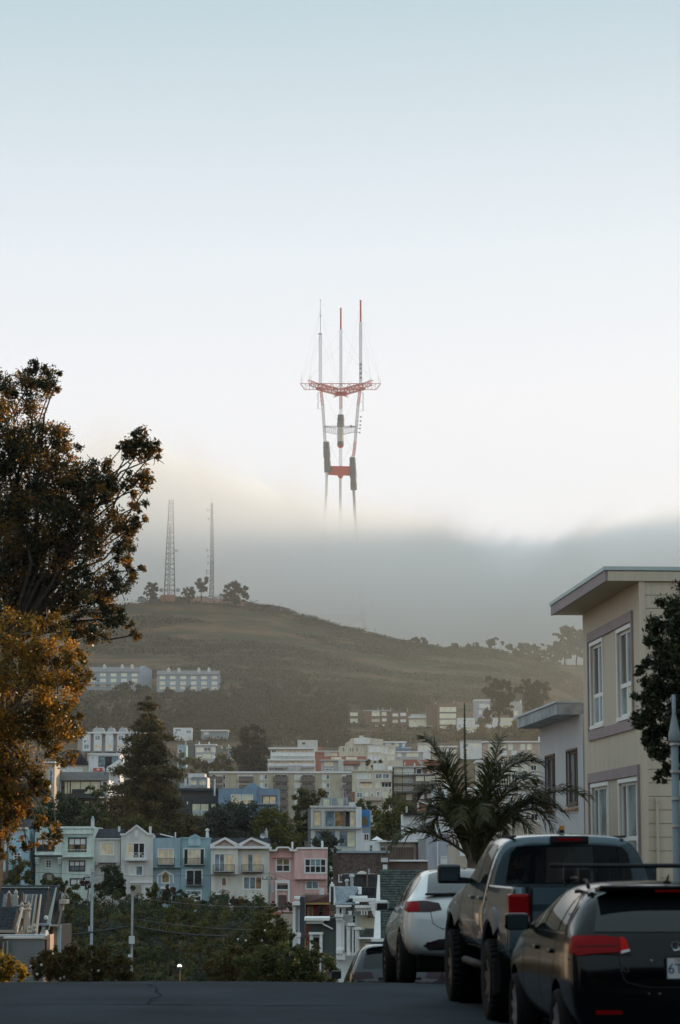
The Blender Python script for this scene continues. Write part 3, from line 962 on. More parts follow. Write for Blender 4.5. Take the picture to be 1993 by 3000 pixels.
# --- modern white house with glass bays
b = Site('modern_house', 'white modern house with big mirrored windows behind the pink house', 'house', 985, 2540, 362)
b.wall(911, 2364, 1043, 2425, CONC, 12, 0, [(919, 2376, 941, 2420, 1, 1, 'c', METAL), (953, 2376, 1009, 2422, 2, 1, 'bo', METAL), (1011, 2376, 1041, 2423, 2, 1, 'dc', METAL, )], down=0, reveal=0.25)
b.wall(911, 2428, 1043, 2532, CONC, 12, 0, [(924, 2435, 982, 2478, 2, 1, 'bb', METAL), (995, 2435, 1041, 2481, 2, 1, 'by', METAL)], name='lower_wall', reveal=0.25, roof=None)
b.box('floor_slab', METAL, 909, 2424, 1060, 2429, -0.5, 11)
b.box('parapet', CONC, 908, 2360, 1045, 2366, -0.3, 1)
x0, x1, z0, z1 = b.rect(1043, 2364, 1060, 2425, 0)
for j in range(14):
    za, zb = z0 + (z1 - z0) * j / 14, z0 + (z1 - z0) * (j + 1) / 14
    obj('siding_board', MB().hexa([(x0, -.06, za), (x1, -.06, za), (x1, 4, za), (x0, 4, za), (x0, -.02, zb - .01), (x1, -.02, zb - .01), (x1, 4, zb - .01), (x0, 4, zb - .01)]), WHITER, b.root)
x0, x1, z0, z1 = b.rect(1043, 2429, 1062, 2500, 0)
for j in range(16):
    za, zb = z0 + (z1 - z0) * j / 16, z0 + (z1 - z0) * (j + 1) / 16
    obj('siding_board', MB().hexa([(x0, -.06, za), (x1, -.06, za), (x1, 4, za), (x0, 4, za), (x0, -.02, zb - .01), (x1, -.02, zb - .01), (x1, 4, zb - .01), (x0, 4, zb - .01)]), WHITER, b.root)
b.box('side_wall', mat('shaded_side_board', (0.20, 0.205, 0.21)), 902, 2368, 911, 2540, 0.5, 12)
b.box('penthouse', GREYBL, 942, 2337, 1020, 2362, 3, 8)
b.box('penthouse_window', PANE['y'], 948, 2342, 966, 2362, 2.9, 3.05)
b.box('penthouse_window', PANE['y'], 991, 2340, 1007, 2362, 2.9, 3.05)
for px, py in ((971, 2312), (988, 2316), (1006, 2310), (1017, 2330)):
    x, z = b.l(px, py, 2)
    x2, z2 = b.l(px, 2365, 2)
    obj('scaffold_pole', MB().tube((x, 2, z2), (x, 2, z), 0.07), METAL, b.root)
b.box('scaffold_rail', METAL, 942, 2337, 1018, 2339, 1.9, 2.0)
x, z = b.l(1036, 2320, 2.5)
x2, z2 = b.l(1036, 2366, 2.5)
obj('flue', MB().tube((x, 2.5, z2), (x, 2.5, z), 0.22, n=8), mat('rust_flue', (0.24, 0.12, 0.08)), b.root)
b.box('roof_hatch', CONC, 1022, 2350, 1042, 2364, 1, 3)

b = Site('house', 'narrow house with bright blue mural panel beside the white modern house', 'house', 1073, 2470, 366)
b.wall(1060, 2372, 1086, 2480, GREYBL, 10, 0, [(1067, 2443, 1081, 2462, 2, 1, 'd')])
b.box('mural', mat('blue_mural', (0.02, 0.16, 0.42), rough=0.8, col2=(0.05, 0.24, 0.55), scale=0.7), 1060, 2372, 1083, 2422, -0.12, 0)
b.poly('mural_emblem', mat('ochre_mural', (0.16, 0.11, 0.04), rough=0.8), [(1061, 2418), (1077, 2418), (1079, 2405), (1074, 2393), (1066, 2391), (1061, 2400)], -0.17, -0.12)
b.box('drainpipe', WHITE, 1062, 2440, 1066, 2480, -0.3, 0)

# --- white house with wooden screen, brick and lavender neighbours
b = Site('house', 'white house with little pyramid cap and brown timber screen', 'house', 1140, 2530, 260)
b.wall(1060, 2464, 1113, 2530, WHITER, 9, 0, [(1083, 2476, 1092, 2496, 1, 2, 'b')])
b.wall(1113, 2463, 1220, 2528, CREAMR, 9, 0.6, [(1114, 2481, 1132, 2494, 1, 1, 'd')], name='side_wing')
b.box('eave', WHITE, 1106, 2461, 1225, 2467, -0.3, 6)
x0, x1, z0, z1 = b.rect(1088, 2450, 1122, 2461, 1)
ax = (x0 + x1) / 2
obj('pyramid_cap', MB().face([(x0, .3, z0), (x1, .3, z0), (ax, 1.3, z1)]).face([(x1, .3, z0), (x1, 2.3, z0), (ax, 1.3, z1)]).face([(x1, 2.3, z0), (x0, 2.3, z0), (ax, 1.3, z1)]).face([(x0, 2.3, z0), (x0, .3, z0), (ax, 1.3, z1)]), WHITE, b.root)
x0, x1, z0, z1 = b.rect(1135, 2482, 1212, 2520, 0.2)
for i in range(16):
    xa, xb = x0 + (x1 - x0) * i / 16, x0 + (x1 - x0) * (i + 1) / 16
    obj('screen_board', MB().box(xa + .008, xb - .008, 0.2 + 0.03 * (i % 2), 0.35, z0, z1), BROWNW, b.root)
b.box('post', mat('maroon_paint', (0.12, 0.03, 0.03)), 1221, 2476, 1226, 2520, -0.2, 0.2)
b.wall(1226, 2458, 1253, 2522, GREYP, 8, -0.2, name='end_wall')

b = Site('house', 'lavender rendered house with single white window behind the palm', 'house', 1290, 2545, 255)
b.wall(1253, 2440, 1330, 2545, LAVEN, 9, 0, [(1294, 2511, 1308, 2540, 1, 2, 'w', TRIM)])
b.box('downpipe', WHITE, 1281, 2445, 1284, 2545, -0.2, 0)
b.box('drainpipe', WHITE, 1322, 2470, 1325, 2545, -0.2, 0)
b.box('eave', WHITE, 1252, 2437, 1332, 2442, -0.3, 8)
b = Site('house', 'tan house with plain wall right behind the palm trunk', 'house', 1370, 2545, 235)
b.wall(1326, 2440, 1480, 2560, TANW, 9, 0, [(1350, 2475, 1362, 2505, 1, 2, 'w')])
b = Site('house', 'pale house with dark grey hipped roofs behind the left palm frond', 'house', 1250, 2450, 330)
b.wall(1180, 2385, 1330, 2460, WHITER, 9, 0, [(1200, 2425, 1222, 2445, 2, 1, 'dd'), (1272, 2403, 1300, 2422, 2, 1, 'yw'), (1240, 2430, 1270, 2448, 2, 1, 'wd')])
b.poly('hip_roof', ROOFD, [(1225, 2386), (1330, 2386), (1312, 2366), (1268, 2366)], -0.5, 8)
b.poly('lower_roof', ROOFD, [(1180, 2388), (1240, 2388), (1232, 2381), (1190, 2381)], -0.8, 4)
x, z = b.l(1192, 2362, 1)
x2, z2 = b.l(1192, 2395, 1)
obj('vent_pipe', MB().tube((x, 1, z2), (x, 1, z), 0.14, n=8), METAL, b.root)
b = Site('house', 'salmon red gabled house between round tree and palm', 'house', 1250, 2400, 420)
b.poly('wall', BRICKR, [(1226, 2400), (1282, 2400), (1282, 2366), (1229, 2348), (1226, 2352)], 0, 9)
b.poly('roof_edge', WHITE, [(1222, 2349), (1229, 2345), (1284, 2364), (1284, 2368), (1229, 2349)], -0.4, 9)
b.window(1259, 2370, 1270, 2380, 1, 1, 'y', off=-0.15)
b.box('corner_post', WHITE, 1223, 2352, 1228, 2400, -0.2, 0)
b = Site('house', 'plain white house wall left of the palm crown', 'house', 1285, 2375, 450)
b.wall(1269, 2313, 1310, 2380, WHITER, 8, 0, [(1276, 2350, 1281, 2358, 1, 1, 'd')])

# --- long brick wall building below
b = Site('brick_house', 'dark brown brick building with flat roof and pale coping', 'building', 1060, 2590, 205)
b.wall(992, 2497, 1140, 2600, BRICKB, 9, 0, [(995, 2565, 1004, 2582, 1, 1, 'd', TRIM)], down=3)
b.box('coping', GREYBL, 986, 2493, 1142, 2499, -0.25, 9)
b.box('side_wall', BROWNW, 976, 2500, 992, 2600, 1.5, 9)
x0, x1, z0, z1 = b.rect(993, 2500, 1139, 2588, 0)
mb = MB()
rb = random.Random(3)
nr, nc = 26, 30
for j in range(nr):
    for i in range(nc):
        xa = x0 + (x1 - x0) * (i + (0.5 if j % 2 else 0)) / nc
        xb = min(x1, xa + (x1 - x0) / nc * 0.9)
        za = z0 + (z1 - z0) * j / nr
        if xb > xa:
            mb.mi = rb.randrange(3)
            mb.box(xa, xb, -0.02 - 0.03 * rb.random(), 0.0, za, za + (z1 - z0) / nr * 0.8)
obj('bricks', mb, [BRICKB, mat('brown_brick', (0.14, 0.09, 0.075), var=0.3, scale=3), mat('grey_brick', (0.17, 0.14, 0.13))], b.root, kind='stuff')
b.box('door_hood', CONC, 1117, 2513, 1137, 2526, -0.5, 0)
b.box('vent_box', WHITE, 1122, 2533, 1135, 2547, -0.4, 0)
b.wall(1141, 2523, 1254, 2600, BROWNW, 9, 1.5, name='side_wing')
b.box('coping_strip', WHITE, 1140, 2520, 1254, 2524, 1.2, 10)
b = Site('shed', 'dark low roofed shed with white vent cap in front of the brick building', 'building', 1045, 2600, 190)
b.wall(1003, 2562, 1105, 2605, mat('black_felt', (0.045, 0.047, 0.055), rough=0.9, var=0.2), 6, 0, down=4)
b.poly('white_cap', WHITE, [(1047, 2561), (1075, 2561), (1074, 2556), (1066, 2552), (1057, 2552), (1049, 2556)], -0.3, 1)
b.box('post', BROWNW, 1074, 2537, 1079, 2600, -0.3, -0.1)
b.box('flue', METAL, 1079, 2545, 1084, 2562, -0.3, 0.2)

# --- long beige apartment block and its neighbours
def flats(b, cols, rows, off=0.0):
    return [(c[0], r[0], c[1], r[1]) + tuple(c[2:]) for r in rows for c in cols]
b = Site('apartment_block', 'long beige apartment block with dark balconies and white roof edge', 'building', 820, 2402, 705)
wins = []
for py in (2270, 2294, 2318, 2341, 2364):
    for (a, c, pn) in ((621, 632, 'd'), (636, 651, 'w'), (654, 660, 'd'), (697, 702, 'w'), (706, 740, 'w'), (763, 771, 'w'), (775, 784, 'b'), (806, 842, 'd'), (864, 882, 'w'), (886, 918, 'd'), (945, 954, 'w'), (957, 966, 'b'), (1002, 1012, 'w'), (1014, 1032, 'd')):
        wins.append((a, py, c, py + 14, 2 if c - a > 12 else 1, 1, pn))
b.wall(613, 2264, 1033, 2400, BEIGE, 14, 0, wins, simple=True, down=6)
b.box('roof_edge', WHITE, 612, 2260, 1035, 2265, -0.5, 14)
for py in (2275, 2299, 2322, 2345, 2369):
    for (a, c) in ((614, 652), (700, 742), (801, 844), (881, 923), (1003, 1033)):
        balcony(b, a, py, c, py + 15, BALC)

b = Site('apartment_block', 'cream apartment house with four rows of windows beside the brown balconies', 'building', 1090, 2352, 640)
b.wall(1033, 2259, 1149, 2346, CREAMR, 12, 0, [
    (1046, 2267, 1065, 2281, 2, 1, 'wy'), (1068, 2267, 1086, 2281, 2, 1, 'wc'), (1101, 2267, 1119, 2281, 2, 1, 'bw'), (1122, 2267, 1140, 2281, 2, 1, 'bw'),
    (1048, 2295, 1052, 2306, 1, 1, 'w'), (1056, 2293, 1089, 2307, 3, 1, 'cyc'), (1101, 2294, 1113, 2308, 1, 1, 'y'), (1118, 2293, 1147, 2306, 3, 1, 'doy'),
    (1046, 2322, 1062, 2336, 2, 1, 'bb'), (1071, 2322, 1078, 2332, 1, 1, 'w'), (1088, 2324, 1094, 2341, 1, 1, 'b'), (1104, 2320, 1113, 2332, 1, 1, 'b'), (1122, 2322, 1136, 2336, 1, 1, 'y')], down=8, simple=True)
b.box('parapet', CREAMR, 1031, 2255, 1151, 2260, -0.4, 12)
b.box('window_head', BROWNTRIM, 1055, 2291, 1090, 2293, -0.4, 0)
b.box('window_head', BROWNTRIM, 1117, 2291, 1149, 2293, -0.4, 0)
b.box('deck_wall', TANW, 1063, 2333, 1122, 2345, -2.0, 0)
b.box('roof_hut', CONC, 1094, 2236, 1128, 2257, 3, 7)
b.box('roof_hut', CREAMR, 1052, 2246, 1070, 2257, 3, 7)
b.box('roof_hut', WHITE, 1137, 2244, 1150, 2257, 2, 6)

b = Site('apartment_block', 'brown timbered apartment block with stacked balconies beside the palm', 'building', 1213, 2360, 645)
b.wall(1150, 2247, 1248, 2360, BROWNW, 12, 0, [(a, y, c, y + 18, 2, 1, p) for y in (2250, 2275, 2299) for (a, c, p) in ((1156, 1178, 'y'), (1182, 1212, 'w'))] + [(1220, 2252, 1236, 2268, 1, 1, 'd'), (1192, 2327, 1207, 2342, 1, 1, 'c')], down=8, simple=True, roof=ROOFD)
b.wall(1213, 2268, 1277, 2360, BROWNW, 12, -1.5, [(a, y, c, y + 16, 2, 1, p) for y, q in ((2275, 0), (2299, 1)) for (a, c, p) in ((1220, 1241, 'y' if not q else 'd'), (1247, 1274, 'y' if not q else 'd'))] + [(1221, 2325, 1242, 2339, 2, 1, 'w'), (1253, 2325, 1266, 2337, 1, 1, 'w')], down=8, simple=True, name='front_wing')
b.box('roof_edge', GREYP, 1148, 2244, 1252, 2248, -0.8, 12)
b.box('roof_edge', GREYP, 1212, 2266, 1280, 2269, -2.2, 8)
for y in (2263, 2288, 2312):
    deck_rail(b, 1148, y, 1213, y + 8, BALC, 1.8)
for y in (2288, 2312):
    x0, x1, z0, z1 = b.rect(1212, y, 1279, y + 8, -3)
    obj('balcony', MB().box(x0, x1, -3, -1.5, z0 - .2, z0).box(x0, x1, -3, -2.9, z0, z1), BALC, b.root)
b = Site('apartment_block', 'salmon lit flat block half hidden behind the palm crown', 'building', 1300, 2340, 660)
b.wall(1277, 2264, 1340, 2345, TANW, 10, 0, [(1281, 2276, 1288, 2288, 1, 1, 'y'), (1302, 2290, 1316, 2304, 1, 1, 'w'), (1322, 2290, 1334, 2304, 1, 1, 'd')], simple=True, down=8)

b = Site('house', 'red roofed house cluster at the top of the brown block', 'house', 1230, 2262, 740)
b.poly('roof', TERRA, [(1181, 2246), (1236, 2246), (1222, 2225), (1181, 2225)], 0, 8)
b.poly('side_gable', GREYP, [(1222, 2226), (1241, 2232), (1241, 2246), (1236, 2246)], -0.1, 6)
b.wall(1139, 2228, 1181, 2246, CREAMR, 9, -0.3, down=4)
b.box('chimney', WHITE, 1185, 2233, 1188, 2243, -0.5, 0.5)
b.box('chimney', WHITE, 1213, 2235, 1217, 2244, -0.5, 0.5)
b = Site('house', 'terracotta roofed house with lit end window left of the palm top', 'house', 1270, 2268, 745)
b.poly('roof', TERRA, [(1240, 2248), (1300, 2250), (1300, 2228), (1232, 2226)], 1, 9)
b.poly('roof', TERRA, [(1255, 2250), (1310, 2250), (1310, 2238), (1300, 2232)], -1, 1)
b.wall(1241, 2246, 1320, 2275, TERRA, 9, 0, [(1252, 2252, 1258, 2264, 1, 1, 'c'), (1268, 2254, 1283, 2268, 2, 1, 'w')], simple=True, down=5)

b = Site('apartment_block', 'pale tiered apartment house with stepped roofline and white bays', 'building', 1060, 2230, 800)
b.poly('wall', CREAMR, [(993, 2235), (1078, 2235), (1078, 2182), (1123, 2182), (1123, 2166), (1066, 2160), (1030, 2163), (1022, 2172), (1012, 2177), (1012, 2185), (993, 2187)], 0, 12)
for px in (1006, 1026, 1033, 1045):
    b.box('slit_window', PANE['d'], px, 2191, px + 2.4, 2201, -0.06, 0.05)
b.wall(1076, 2183, 1160, 2232, CREAMR, 10, -1.0, [(1081, 2187, 1097, 2203, 1, 1, 'w'), (1099, 2187, 1115, 2203, 1, 1, 'w'), (1117, 2190, 1124, 2208, 1, 1, 'y'), (1127, 2190, 1136, 2208, 1, 1, 'w'), (1079, 2212, 1093, 2226, 1, 1, 'w'), (1097, 2213, 1111, 2227, 1, 1, 'w'), (1113, 2213, 1125, 2227, 1, 1, 'y'), (1136, 2214, 1144, 2228, 1, 1, 'y'), (1146, 2214, 1154, 2228, 1, 1, 'y'), (1140, 2196, 1157, 2210, 3, 1, 'y')], simple=True, name='lower_wall')
b.wall(1160, 2203, 1240, 2232, GREYP, 9, -0.5, [(1163, 2207, 1176, 2217, 2, 1, 'w'), (1192, 2206, 1226, 2216, 4, 1, 'y')], simple=True, name='side_wing')
b.box('side_eave', WHITE, 1158, 2201, 1243, 2204, -1.0, 8)
b.box('roof_terrace', WHITE, 1038, 2163, 1083, 2180, -0.6, 0)
b.window(1070, 2164, 1083, 2176, 2, 2, 'b', off=-0.65, simple=True)
b.window(1097, 2168, 1119, 2181, 3, 1, 'y', off=-0.05, simple=True)
b.box('stair_head', CREAMR, 1053, 2155, 1066, 2164, 2, 5)

b = Site('house', 'light blue house with white eave above the tiered apartment house', 'house', 1160, 2205, 860)
b.wall(1124, 2174, 1188, 2205, SKYB, 9, 0, [(1130, 2178, 1146, 2185, 2, 1, 'w'), (1156, 2178, 1168, 2186, 2, 1, 'y'), (1180, 2179, 1186, 2186, 1, 1, 'w')], simple=True, down=5)
b.box('eave', WHITE, 1122, 2172, 1191, 2176, -0.8, 9)
b.wall(1178, 2191, 1204, 2205, SKYB, 5, -4, name='front_wing', down=5)
b.box('front_eave', mat('pale_blue_metal', (0.40, 0.54, 0.66)), 1177, 2189, 1205, 2193, -4.4, 1)

b = Site('apartment_block', 'white apartment block with three continuous railed balconies', 'building', 853, 2265, 800)
b.wall(793, 2193, 921, 2226, WHITER, 12, 0, [(796, 2197, 809, 2204, 2, 1, 'd'), (811, 2197, 917, 2205, 9, 1, 'c'), (796, 2215, 917, 2223, 10, 1, 'w')], simple=True, down=0)
b.wall(785, 2227, 923, 2265, WHITER, 12, -2, [(789, 2230, 807, 2238, 2, 1, 'c'), (808, 2229, 820, 2238, 1, 1, 'y'), (826, 2229, 919, 2238, 7, 1, 'c'), (788, 2250, 832, 2258, 5, 1, 'b'), (838, 2250, 919, 2258, 7, 1, 'w')], simple=True, name='lower_wall')
b.box('roof_edge', WHITE, 786, 2190, 923, 2194, -2, 12)
b.box('floor_slab', WHITE, 784, 2224, 924, 2228, -3.6, 0)
b.box('floor_slab', WHITE, 784, 2246, 924, 2249, -3.6, 0)
deck_rail(b, 795, 2204, 921, 2214, TRIM, 1.6, PANE['w'])
deck_rail(b, 785, 2236, 923, 2246, TRIM, 3.6, PANE['w'])
b.box('plant_room', GREYP, 843, 2242, 882, 2262, -4.2, -3.7)
b = Site('house', 'low red brick house between two white apartment blocks', 'house', 960, 2235, 830)
b.wall(922, 2203, 1002, 2240, BRICKR, 10, 0, [(966, 2206, 976, 2214, 1, 1, 'c'), (978, 2206, 988, 2214, 1, 1, 'c')], simple=True, down=6)
b.box('roof_edge', GREYP, 921, 2199, 1003, 2204, -0.6, 10)
b.box('roof_hut', GREYP, 951, 2198, 966, 2216, -0.8, 4)
b.chimney(932, 2190, 942, 2201, 3, BRICKR)
b = Site('house', 'grey and red terraced house with awning above the beige block', 'house', 1000, 2262, 760)
b.wall(941, 2228, 1076, 2268, GREYP, 10, 0, [(952, 2231, 976, 2243, 2, 1, 'c'), (1010, 2244, 1035, 2255, 3, 1, 'w'), (1056, 2230, 1068, 2244, 1, 1, 'y'), (952, 2252, 975, 2257, 2, 1, 'b')], simple=True, down=5)
b.wall(943, 2216, 1074, 2228, BRICKR, 9, 1, [(972, 2219, 1000, 2226, 3, 1, 'c'), (1015, 2219, 1045, 2226, 2, 1, 'c')], simple=True, name='upper_storey', down=0)
b.box('roof_edge', GREYP, 938, 2225, 1078, 2229, -0.8, 4)
b.box('awning', TERRA, 1006, 2230, 1056, 2239, -1.5, 0)
b.box('roof_hut', CONC, 992, 2224, 1008, 2262, -1.0, 0)

# --- upper left houses among the trees
b = Site('apartment_block', 'grey apartment house with three window columns at the forest edge', 'building', 605, 2236, 900)
b.wall(572, 2182, 632, 2232, GREYP, 14, 0, [(576, 2190, 596, 2203, 2, 1, 'y'), (598, 2190, 618, 2200, 2, 1, 'd'), (621, 2190, 631, 2203, 1, 1, 'y'), (577, 2212, 592, 2224, 1, 1, 'w'), (596, 2210, 618, 2221, 2, 1, 'y'), (622, 2212, 631, 2223, 1, 1, 'w')], simple=True, down=8)
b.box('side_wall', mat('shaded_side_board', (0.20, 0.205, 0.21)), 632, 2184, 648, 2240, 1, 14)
b.box('roof_edge', TRIM, 571, 2180, 634, 2183, -0.5, 14)
b.chimney(582, 2176, 586, 2182, 2)
b.chimney(611, 2176, 615, 2182, 2)
for px in (602, 612, 622):
    b.box('porch_post', WHITE, px, 2233, px + 2, 2246, -1.5, -1)
b.wall(545, 2181, 570, 2235, mat('dark_slate_board', (0.13, 0.14, 0.15)), 10, 4, name='rear_wing')
b = Site('house', 'small blue house with two white windows beside the tall dark tree', 'house', 682, 2240, 905)
b.wall(664, 2192, 703, 2238, SKYB, 10, 0, [(671, 2198, 686, 2208, 2, 1, 'w'), (674, 2217, 684, 2227, 2, 2, 'c')], simple=True, down=8)
b.box('roof_edge', GREYP, 662, 2189, 705, 2193, -0.5, 10)
b.chimney(669, 2184, 672, 2191, 2)
b = Site('house', 'teal house edge peeping out right of the conifer', 'house', 537, 2215, 880)
b.wall(520, 2182, 546, 2225, BLUET, 9, 0, [(524, 2195, 534, 2205, 1, 1, 'd')], simple=True, down=6)
b.chimney(543, 2176, 546, 2184, 1)
b = Site('house', 'long low white house seen through the forest above the grey apartment house', 'house', 535, 2150, 1010)
b.wall(508, 2132, 562, 2151, WHITER, 8, 0, [(515, 2136, 530, 2142, 2, 1, 'b'), (546, 2140, 560, 2148, 2, 1, 'b')], simple=True, down=5)
b = Site('house', 'low pale roofed house under the forest right of the white one', 'house', 630, 2155, 1020)
b.wall(590, 2140, 668, 2156, GREYBL, 8, 0, [(598, 2145, 612, 2152, 2, 1, 'w')], simple=True, down=5)
b.box('roof_edge', WHITE, 588, 2138, 670, 2142, -1, 8)
b = Site('house', 'pale bluff fronted house half buried in trees above the red brick house', 'house', 900, 2190, 930)
b.wall(872, 2168, 930, 2195, CONC, 8, 0, [(884, 2174, 896, 2182, 1, 1, 'd')], simple=True, down=6)

b = Site('apartment_block', 'beige apartment house with white bay windows and mansard tops', 'building', 290, 2210, 660)
b.wall(228, 2148, 420, 2206, stucco('mauve_beige', (0.46, 0.40, 0.37)), 12, 0, down=8)
b.box('roof_edge', WHITE, 226, 2144, 422, 2149, -1.2, 12)
for i, px in enumerate((242, 275, 309, 343, 377)):
    x0, x1, z0, z1 = b.rect(px, 2149, px + 23, 2201, -1.0)
    holes = [b.window(px + 4, 2155, px + 19, 2168, 2, 1, 'wb'[i % 2], off=-1.0, simple=True, trim=0.0), b.window(px + 4, 2181, px + 19, 2194, 2, 1, 'cb'[i == 0], off=-1.0, simple=True, trim=0.0)]
    obj('bay', MB().shell(x0, x1, -1.0, 0, z0, z1, holes), WHITER, b.root)
for a, c in ((270, 306), (312, 338), (346, 374), (380, 400)):
    b.poly('mansard', mat('grey_mansard', (0.40, 0.41, 0.41)), [(a, 2145), (c, 2145), (c - 6, 2132), (a + 7, 2132)], 0.5, 5)
    b.box('vent_pipe', METAL, a + 12, 2127, a + 14, 2133, 1, 1.4)
b = Site('house', 'white cubic modern house with large dark window and red banner', 'house', 300, 2262, 560)
b.wall(260, 2210, 352, 2262, WHITER, 10, 0, [(290, 2217, 346, 2245, 3, 1, 'bdb', DARKTRIM)], down=6)
b.box('roof_edge', WHITE, 259, 2207, 353, 2211, -0.3, 10)
b.box('sign', mat('red_banner', (0.60, 0.09, 0.06), rough=0.6), 273, 2250, 301, 2260, -0.5, -0.4)
b.box('sign_patch', WHITE, 284, 2252, 291, 2257, -0.55, -0.5)
b.box('vent', DARKTRIM, 270, 2219, 274, 2221, -0.1, 0)
b.poly('stair_roof', WHITE, [(313, 2248), (350, 2224), (362, 2222), (362, 2262), (313, 2262)], -2, -0.2)
b.poly('skylight', PANE['y'], [(332, 2246), (352, 2232), (352, 2246)], -2.1, -2.0)
b.poly('upstand', DARKTRIM, [(296, 2208), (340, 2203), (340, 2206), (296, 2210)], 2, 5)
t = thing('person', 'person in dark clothes standing on the deck by the red banner', 'person', P(310, 2262, 555))
def tiny_person(t):
    mb = MB().lathe([(0.09, 0.0), (0.13, 0.5), (0.17, 0.9), (0.2, 1.2), (0.22, 1.4), (0.08, 1.5), (0.11, 1.6), (0.11, 1.7), (0.03, 1.78)], (0, 0, 0), n=8)
    mb.path([(-0.21, 0, 1.4), (-0.28, 0, 1.1), (-0.22, -0.1, 0.85)], [0.06, 0.05, 0.04]).path([(0.21, 0, 1.4), (0.28, 0, 1.1), (0.22, -0.1, 0.85)], [0.06, 0.05, 0.04])
    obj('body', mb, mat('dark_clothes', (0.03, 0.03, 0.035)), t, smooth=True)
tiny_person(t)
b = Site('house', 'white house with dark steep hipped roof left of the white cube', 'house', 210, 2262, 565)
b.wall(160, 2240, 258, 2264, CREAMR, 9, 0, [(185, 2250, 241, 2260, 4, 1, 'w')], down=6)
b.poly('hip_roof', ROOFD, [(160, 2241), (259, 2241), (241, 2216), (229, 2197), (205, 2197), (182, 2220)], -0.4, 7)
b.chimney(248, 2210, 255, 2236, 1, BROWNW)
b = Site('house', 'long grey boarded house with glass doors and dark deck', 'house', 240, 2335, 480)
b.wall(160, 2285, 319, 2330, WHITER, 10, 0, [(164, 2290, 175, 2320, 1, 1, 'd', DARKTRIM), (181, 2290, 206, 2326, 3, 1, 'dyy', BROWNTRIM), (207, 2289, 294, 2326, 3, 1, 'yyy', DARKTRIM), (301, 2290, 314, 2320, 1, 1, 'd')], down=0)
x0, x1, z0, z1 = b.rect(160, 2261, 320, 2285, -0.8)
for j in range(7):
    za, zb = z0 + (z1 - z0) * j / 7, z0 + (z1 - z0) * (j + 1) / 7
    obj('siding_board', MB().hexa([(x0, -.84, za), (x1, -.84, za), (x1, 0, za), (x0, 0, za), (x0, -.80, zb - .01), (x1, -.80, zb - .01), (x1, 0, zb - .01), (x0, 0, zb - .01)]), mat('grey_fascia_board', (0.23, 0.25, 0.26), var=0.1), b.root)
b.box('deck', DARKB, 165, 2327, 290, 2338, -2.5, 0)
b.wall(185, 2338, 310, 2375, BROWNW, 9, 0, [(217, 2346, 262, 2368, 3, 1, 'ydy', DARKTRIM), (300, 2348, 308, 2360, 1, 1, 'y')], name='lower_wall', down=6)
t = thing('grill', 'dark covered grill table on the deck of the grey boarded house', 'grill', P(230, 2326, 478.6))
obj('cover', MB().hexa([(-1.25, -.4, .1), (1.25, -.4, .1), (1.25, .4, .1), (-1.25, .4, .1), (-1.2, -.35, .95), (1.2, -.35, .95), (1.2, .35, .95), (-1.2, .35, .95)]), mat('cover_fabric', (0.04, 0.04, 0.045), rough=0.9), t)
obj('leg', MB().box(-1.2, -1.1, -.3, .3, -0.1, .1), IRON, t)
obj('leg', MB().box(1.1, 1.2, -.3, .3, -0.1, .1), IRON, t)
b = Site('house', 'narrow beige house end beside the long grey boarded house', 'house', 148, 2310, 470)
b.wall(132, 2234, 160, 2320, TANW, 9, 0, [(145, 2256, 154, 2293, 1, 2, 'b')], down=8)
b.box('roof_edge', WHITE, 128, 2231, 162, 2235, -0.6, 9)

# --- blocks under the bare hill on the right
b = Site('apartment_block', 'dark brown twin apartment house with rows of lit windows below the hill', 'building', 1130, 2162, 1110)
b.wall(1068, 2082, 1143, 2160, BROWNW, 14, 0, [(1090, 2084, 1112, 2097, 3, 1, 'y'), (1119, 2086, 1132, 2096, 1, 1, 'y'), (1090, 2106, 1112, 2114, 4, 1, 'y'), (1120, 2105, 1132, 2113, 1, 1, 'w'), (1101, 2124, 1107, 2131, 1, 1, 'y'), (1121, 2123, 1126, 2131, 1, 1, 'y')], simple=True, down=8)
b.wall(1145, 2085, 1196, 2160, BROWNW, 14, -1, [(1151, 2091, 1166, 2098, 2, 1, 'w'), (1174, 2089, 1189, 2097, 2, 1, 'w'), (1151, 2109, 1165, 2117, 1, 1, 'y'), (1174, 2108, 1189, 2115, 2, 1, 'w'), (1148, 2127, 1164, 2135, 1, 1, 'w'), (1172, 2126, 1180, 2134, 1, 1, 'w')], simple=True, name='right_wing', down=8)
deck_rail(b, 1089, 2100, 1115, 2104, BALC, 1.5)
deck_rail(b, 1149, 2099, 1168, 2104, BALC, 2.5)
deck_rail(b, 1149, 2118, 1168, 2123, BALC, 2.5)
for px in (1108, 1121, 1144, 1193):
    b.box('vent_pipe', METAL, px, 2074, px + 2, 2086, 1, 1.5)
b.box('roof_edge', GREYP, 1066, 2080, 1144, 2083, -0.5, 14)
b = Site('house', 'small dark house with two lit window bands in the trees left of the twin house', 'house', 1040, 2120, 1120)
b.wall(1022, 2081, 1058, 2122, BROWNW, 10, 0, [(1027, 2088, 1048, 2097, 2, 1, 'y'), (1027, 2106, 1048, 2117, 2, 1, 'y')], simple=True, down=8)
b = Site('apartment_block', 'white two storey apartment house with wide glazed balconies', 'building', 1240, 2162, 1105)
b.wall(1199, 2102, 1282, 2160, WHITER, 12, 0, [(1203, 2106, 1279, 2126, 8, 1, 'y'), (1206, 2131, 1224, 2143, 5, 1, 'w'), (1228, 2130, 1278, 2140, 4, 1, 'y'), (1228, 2150, 1242, 2158, 3, 1, 'y')], simple=True, down=8, reveal=0.8)
b.box('roof_edge', WHITE, 1197, 2099, 1284, 2103, -1.5, 12)
b.wall(1203, 2092, 1250, 2100, GREYP, 6, 4, name='upper_storey', down=0)
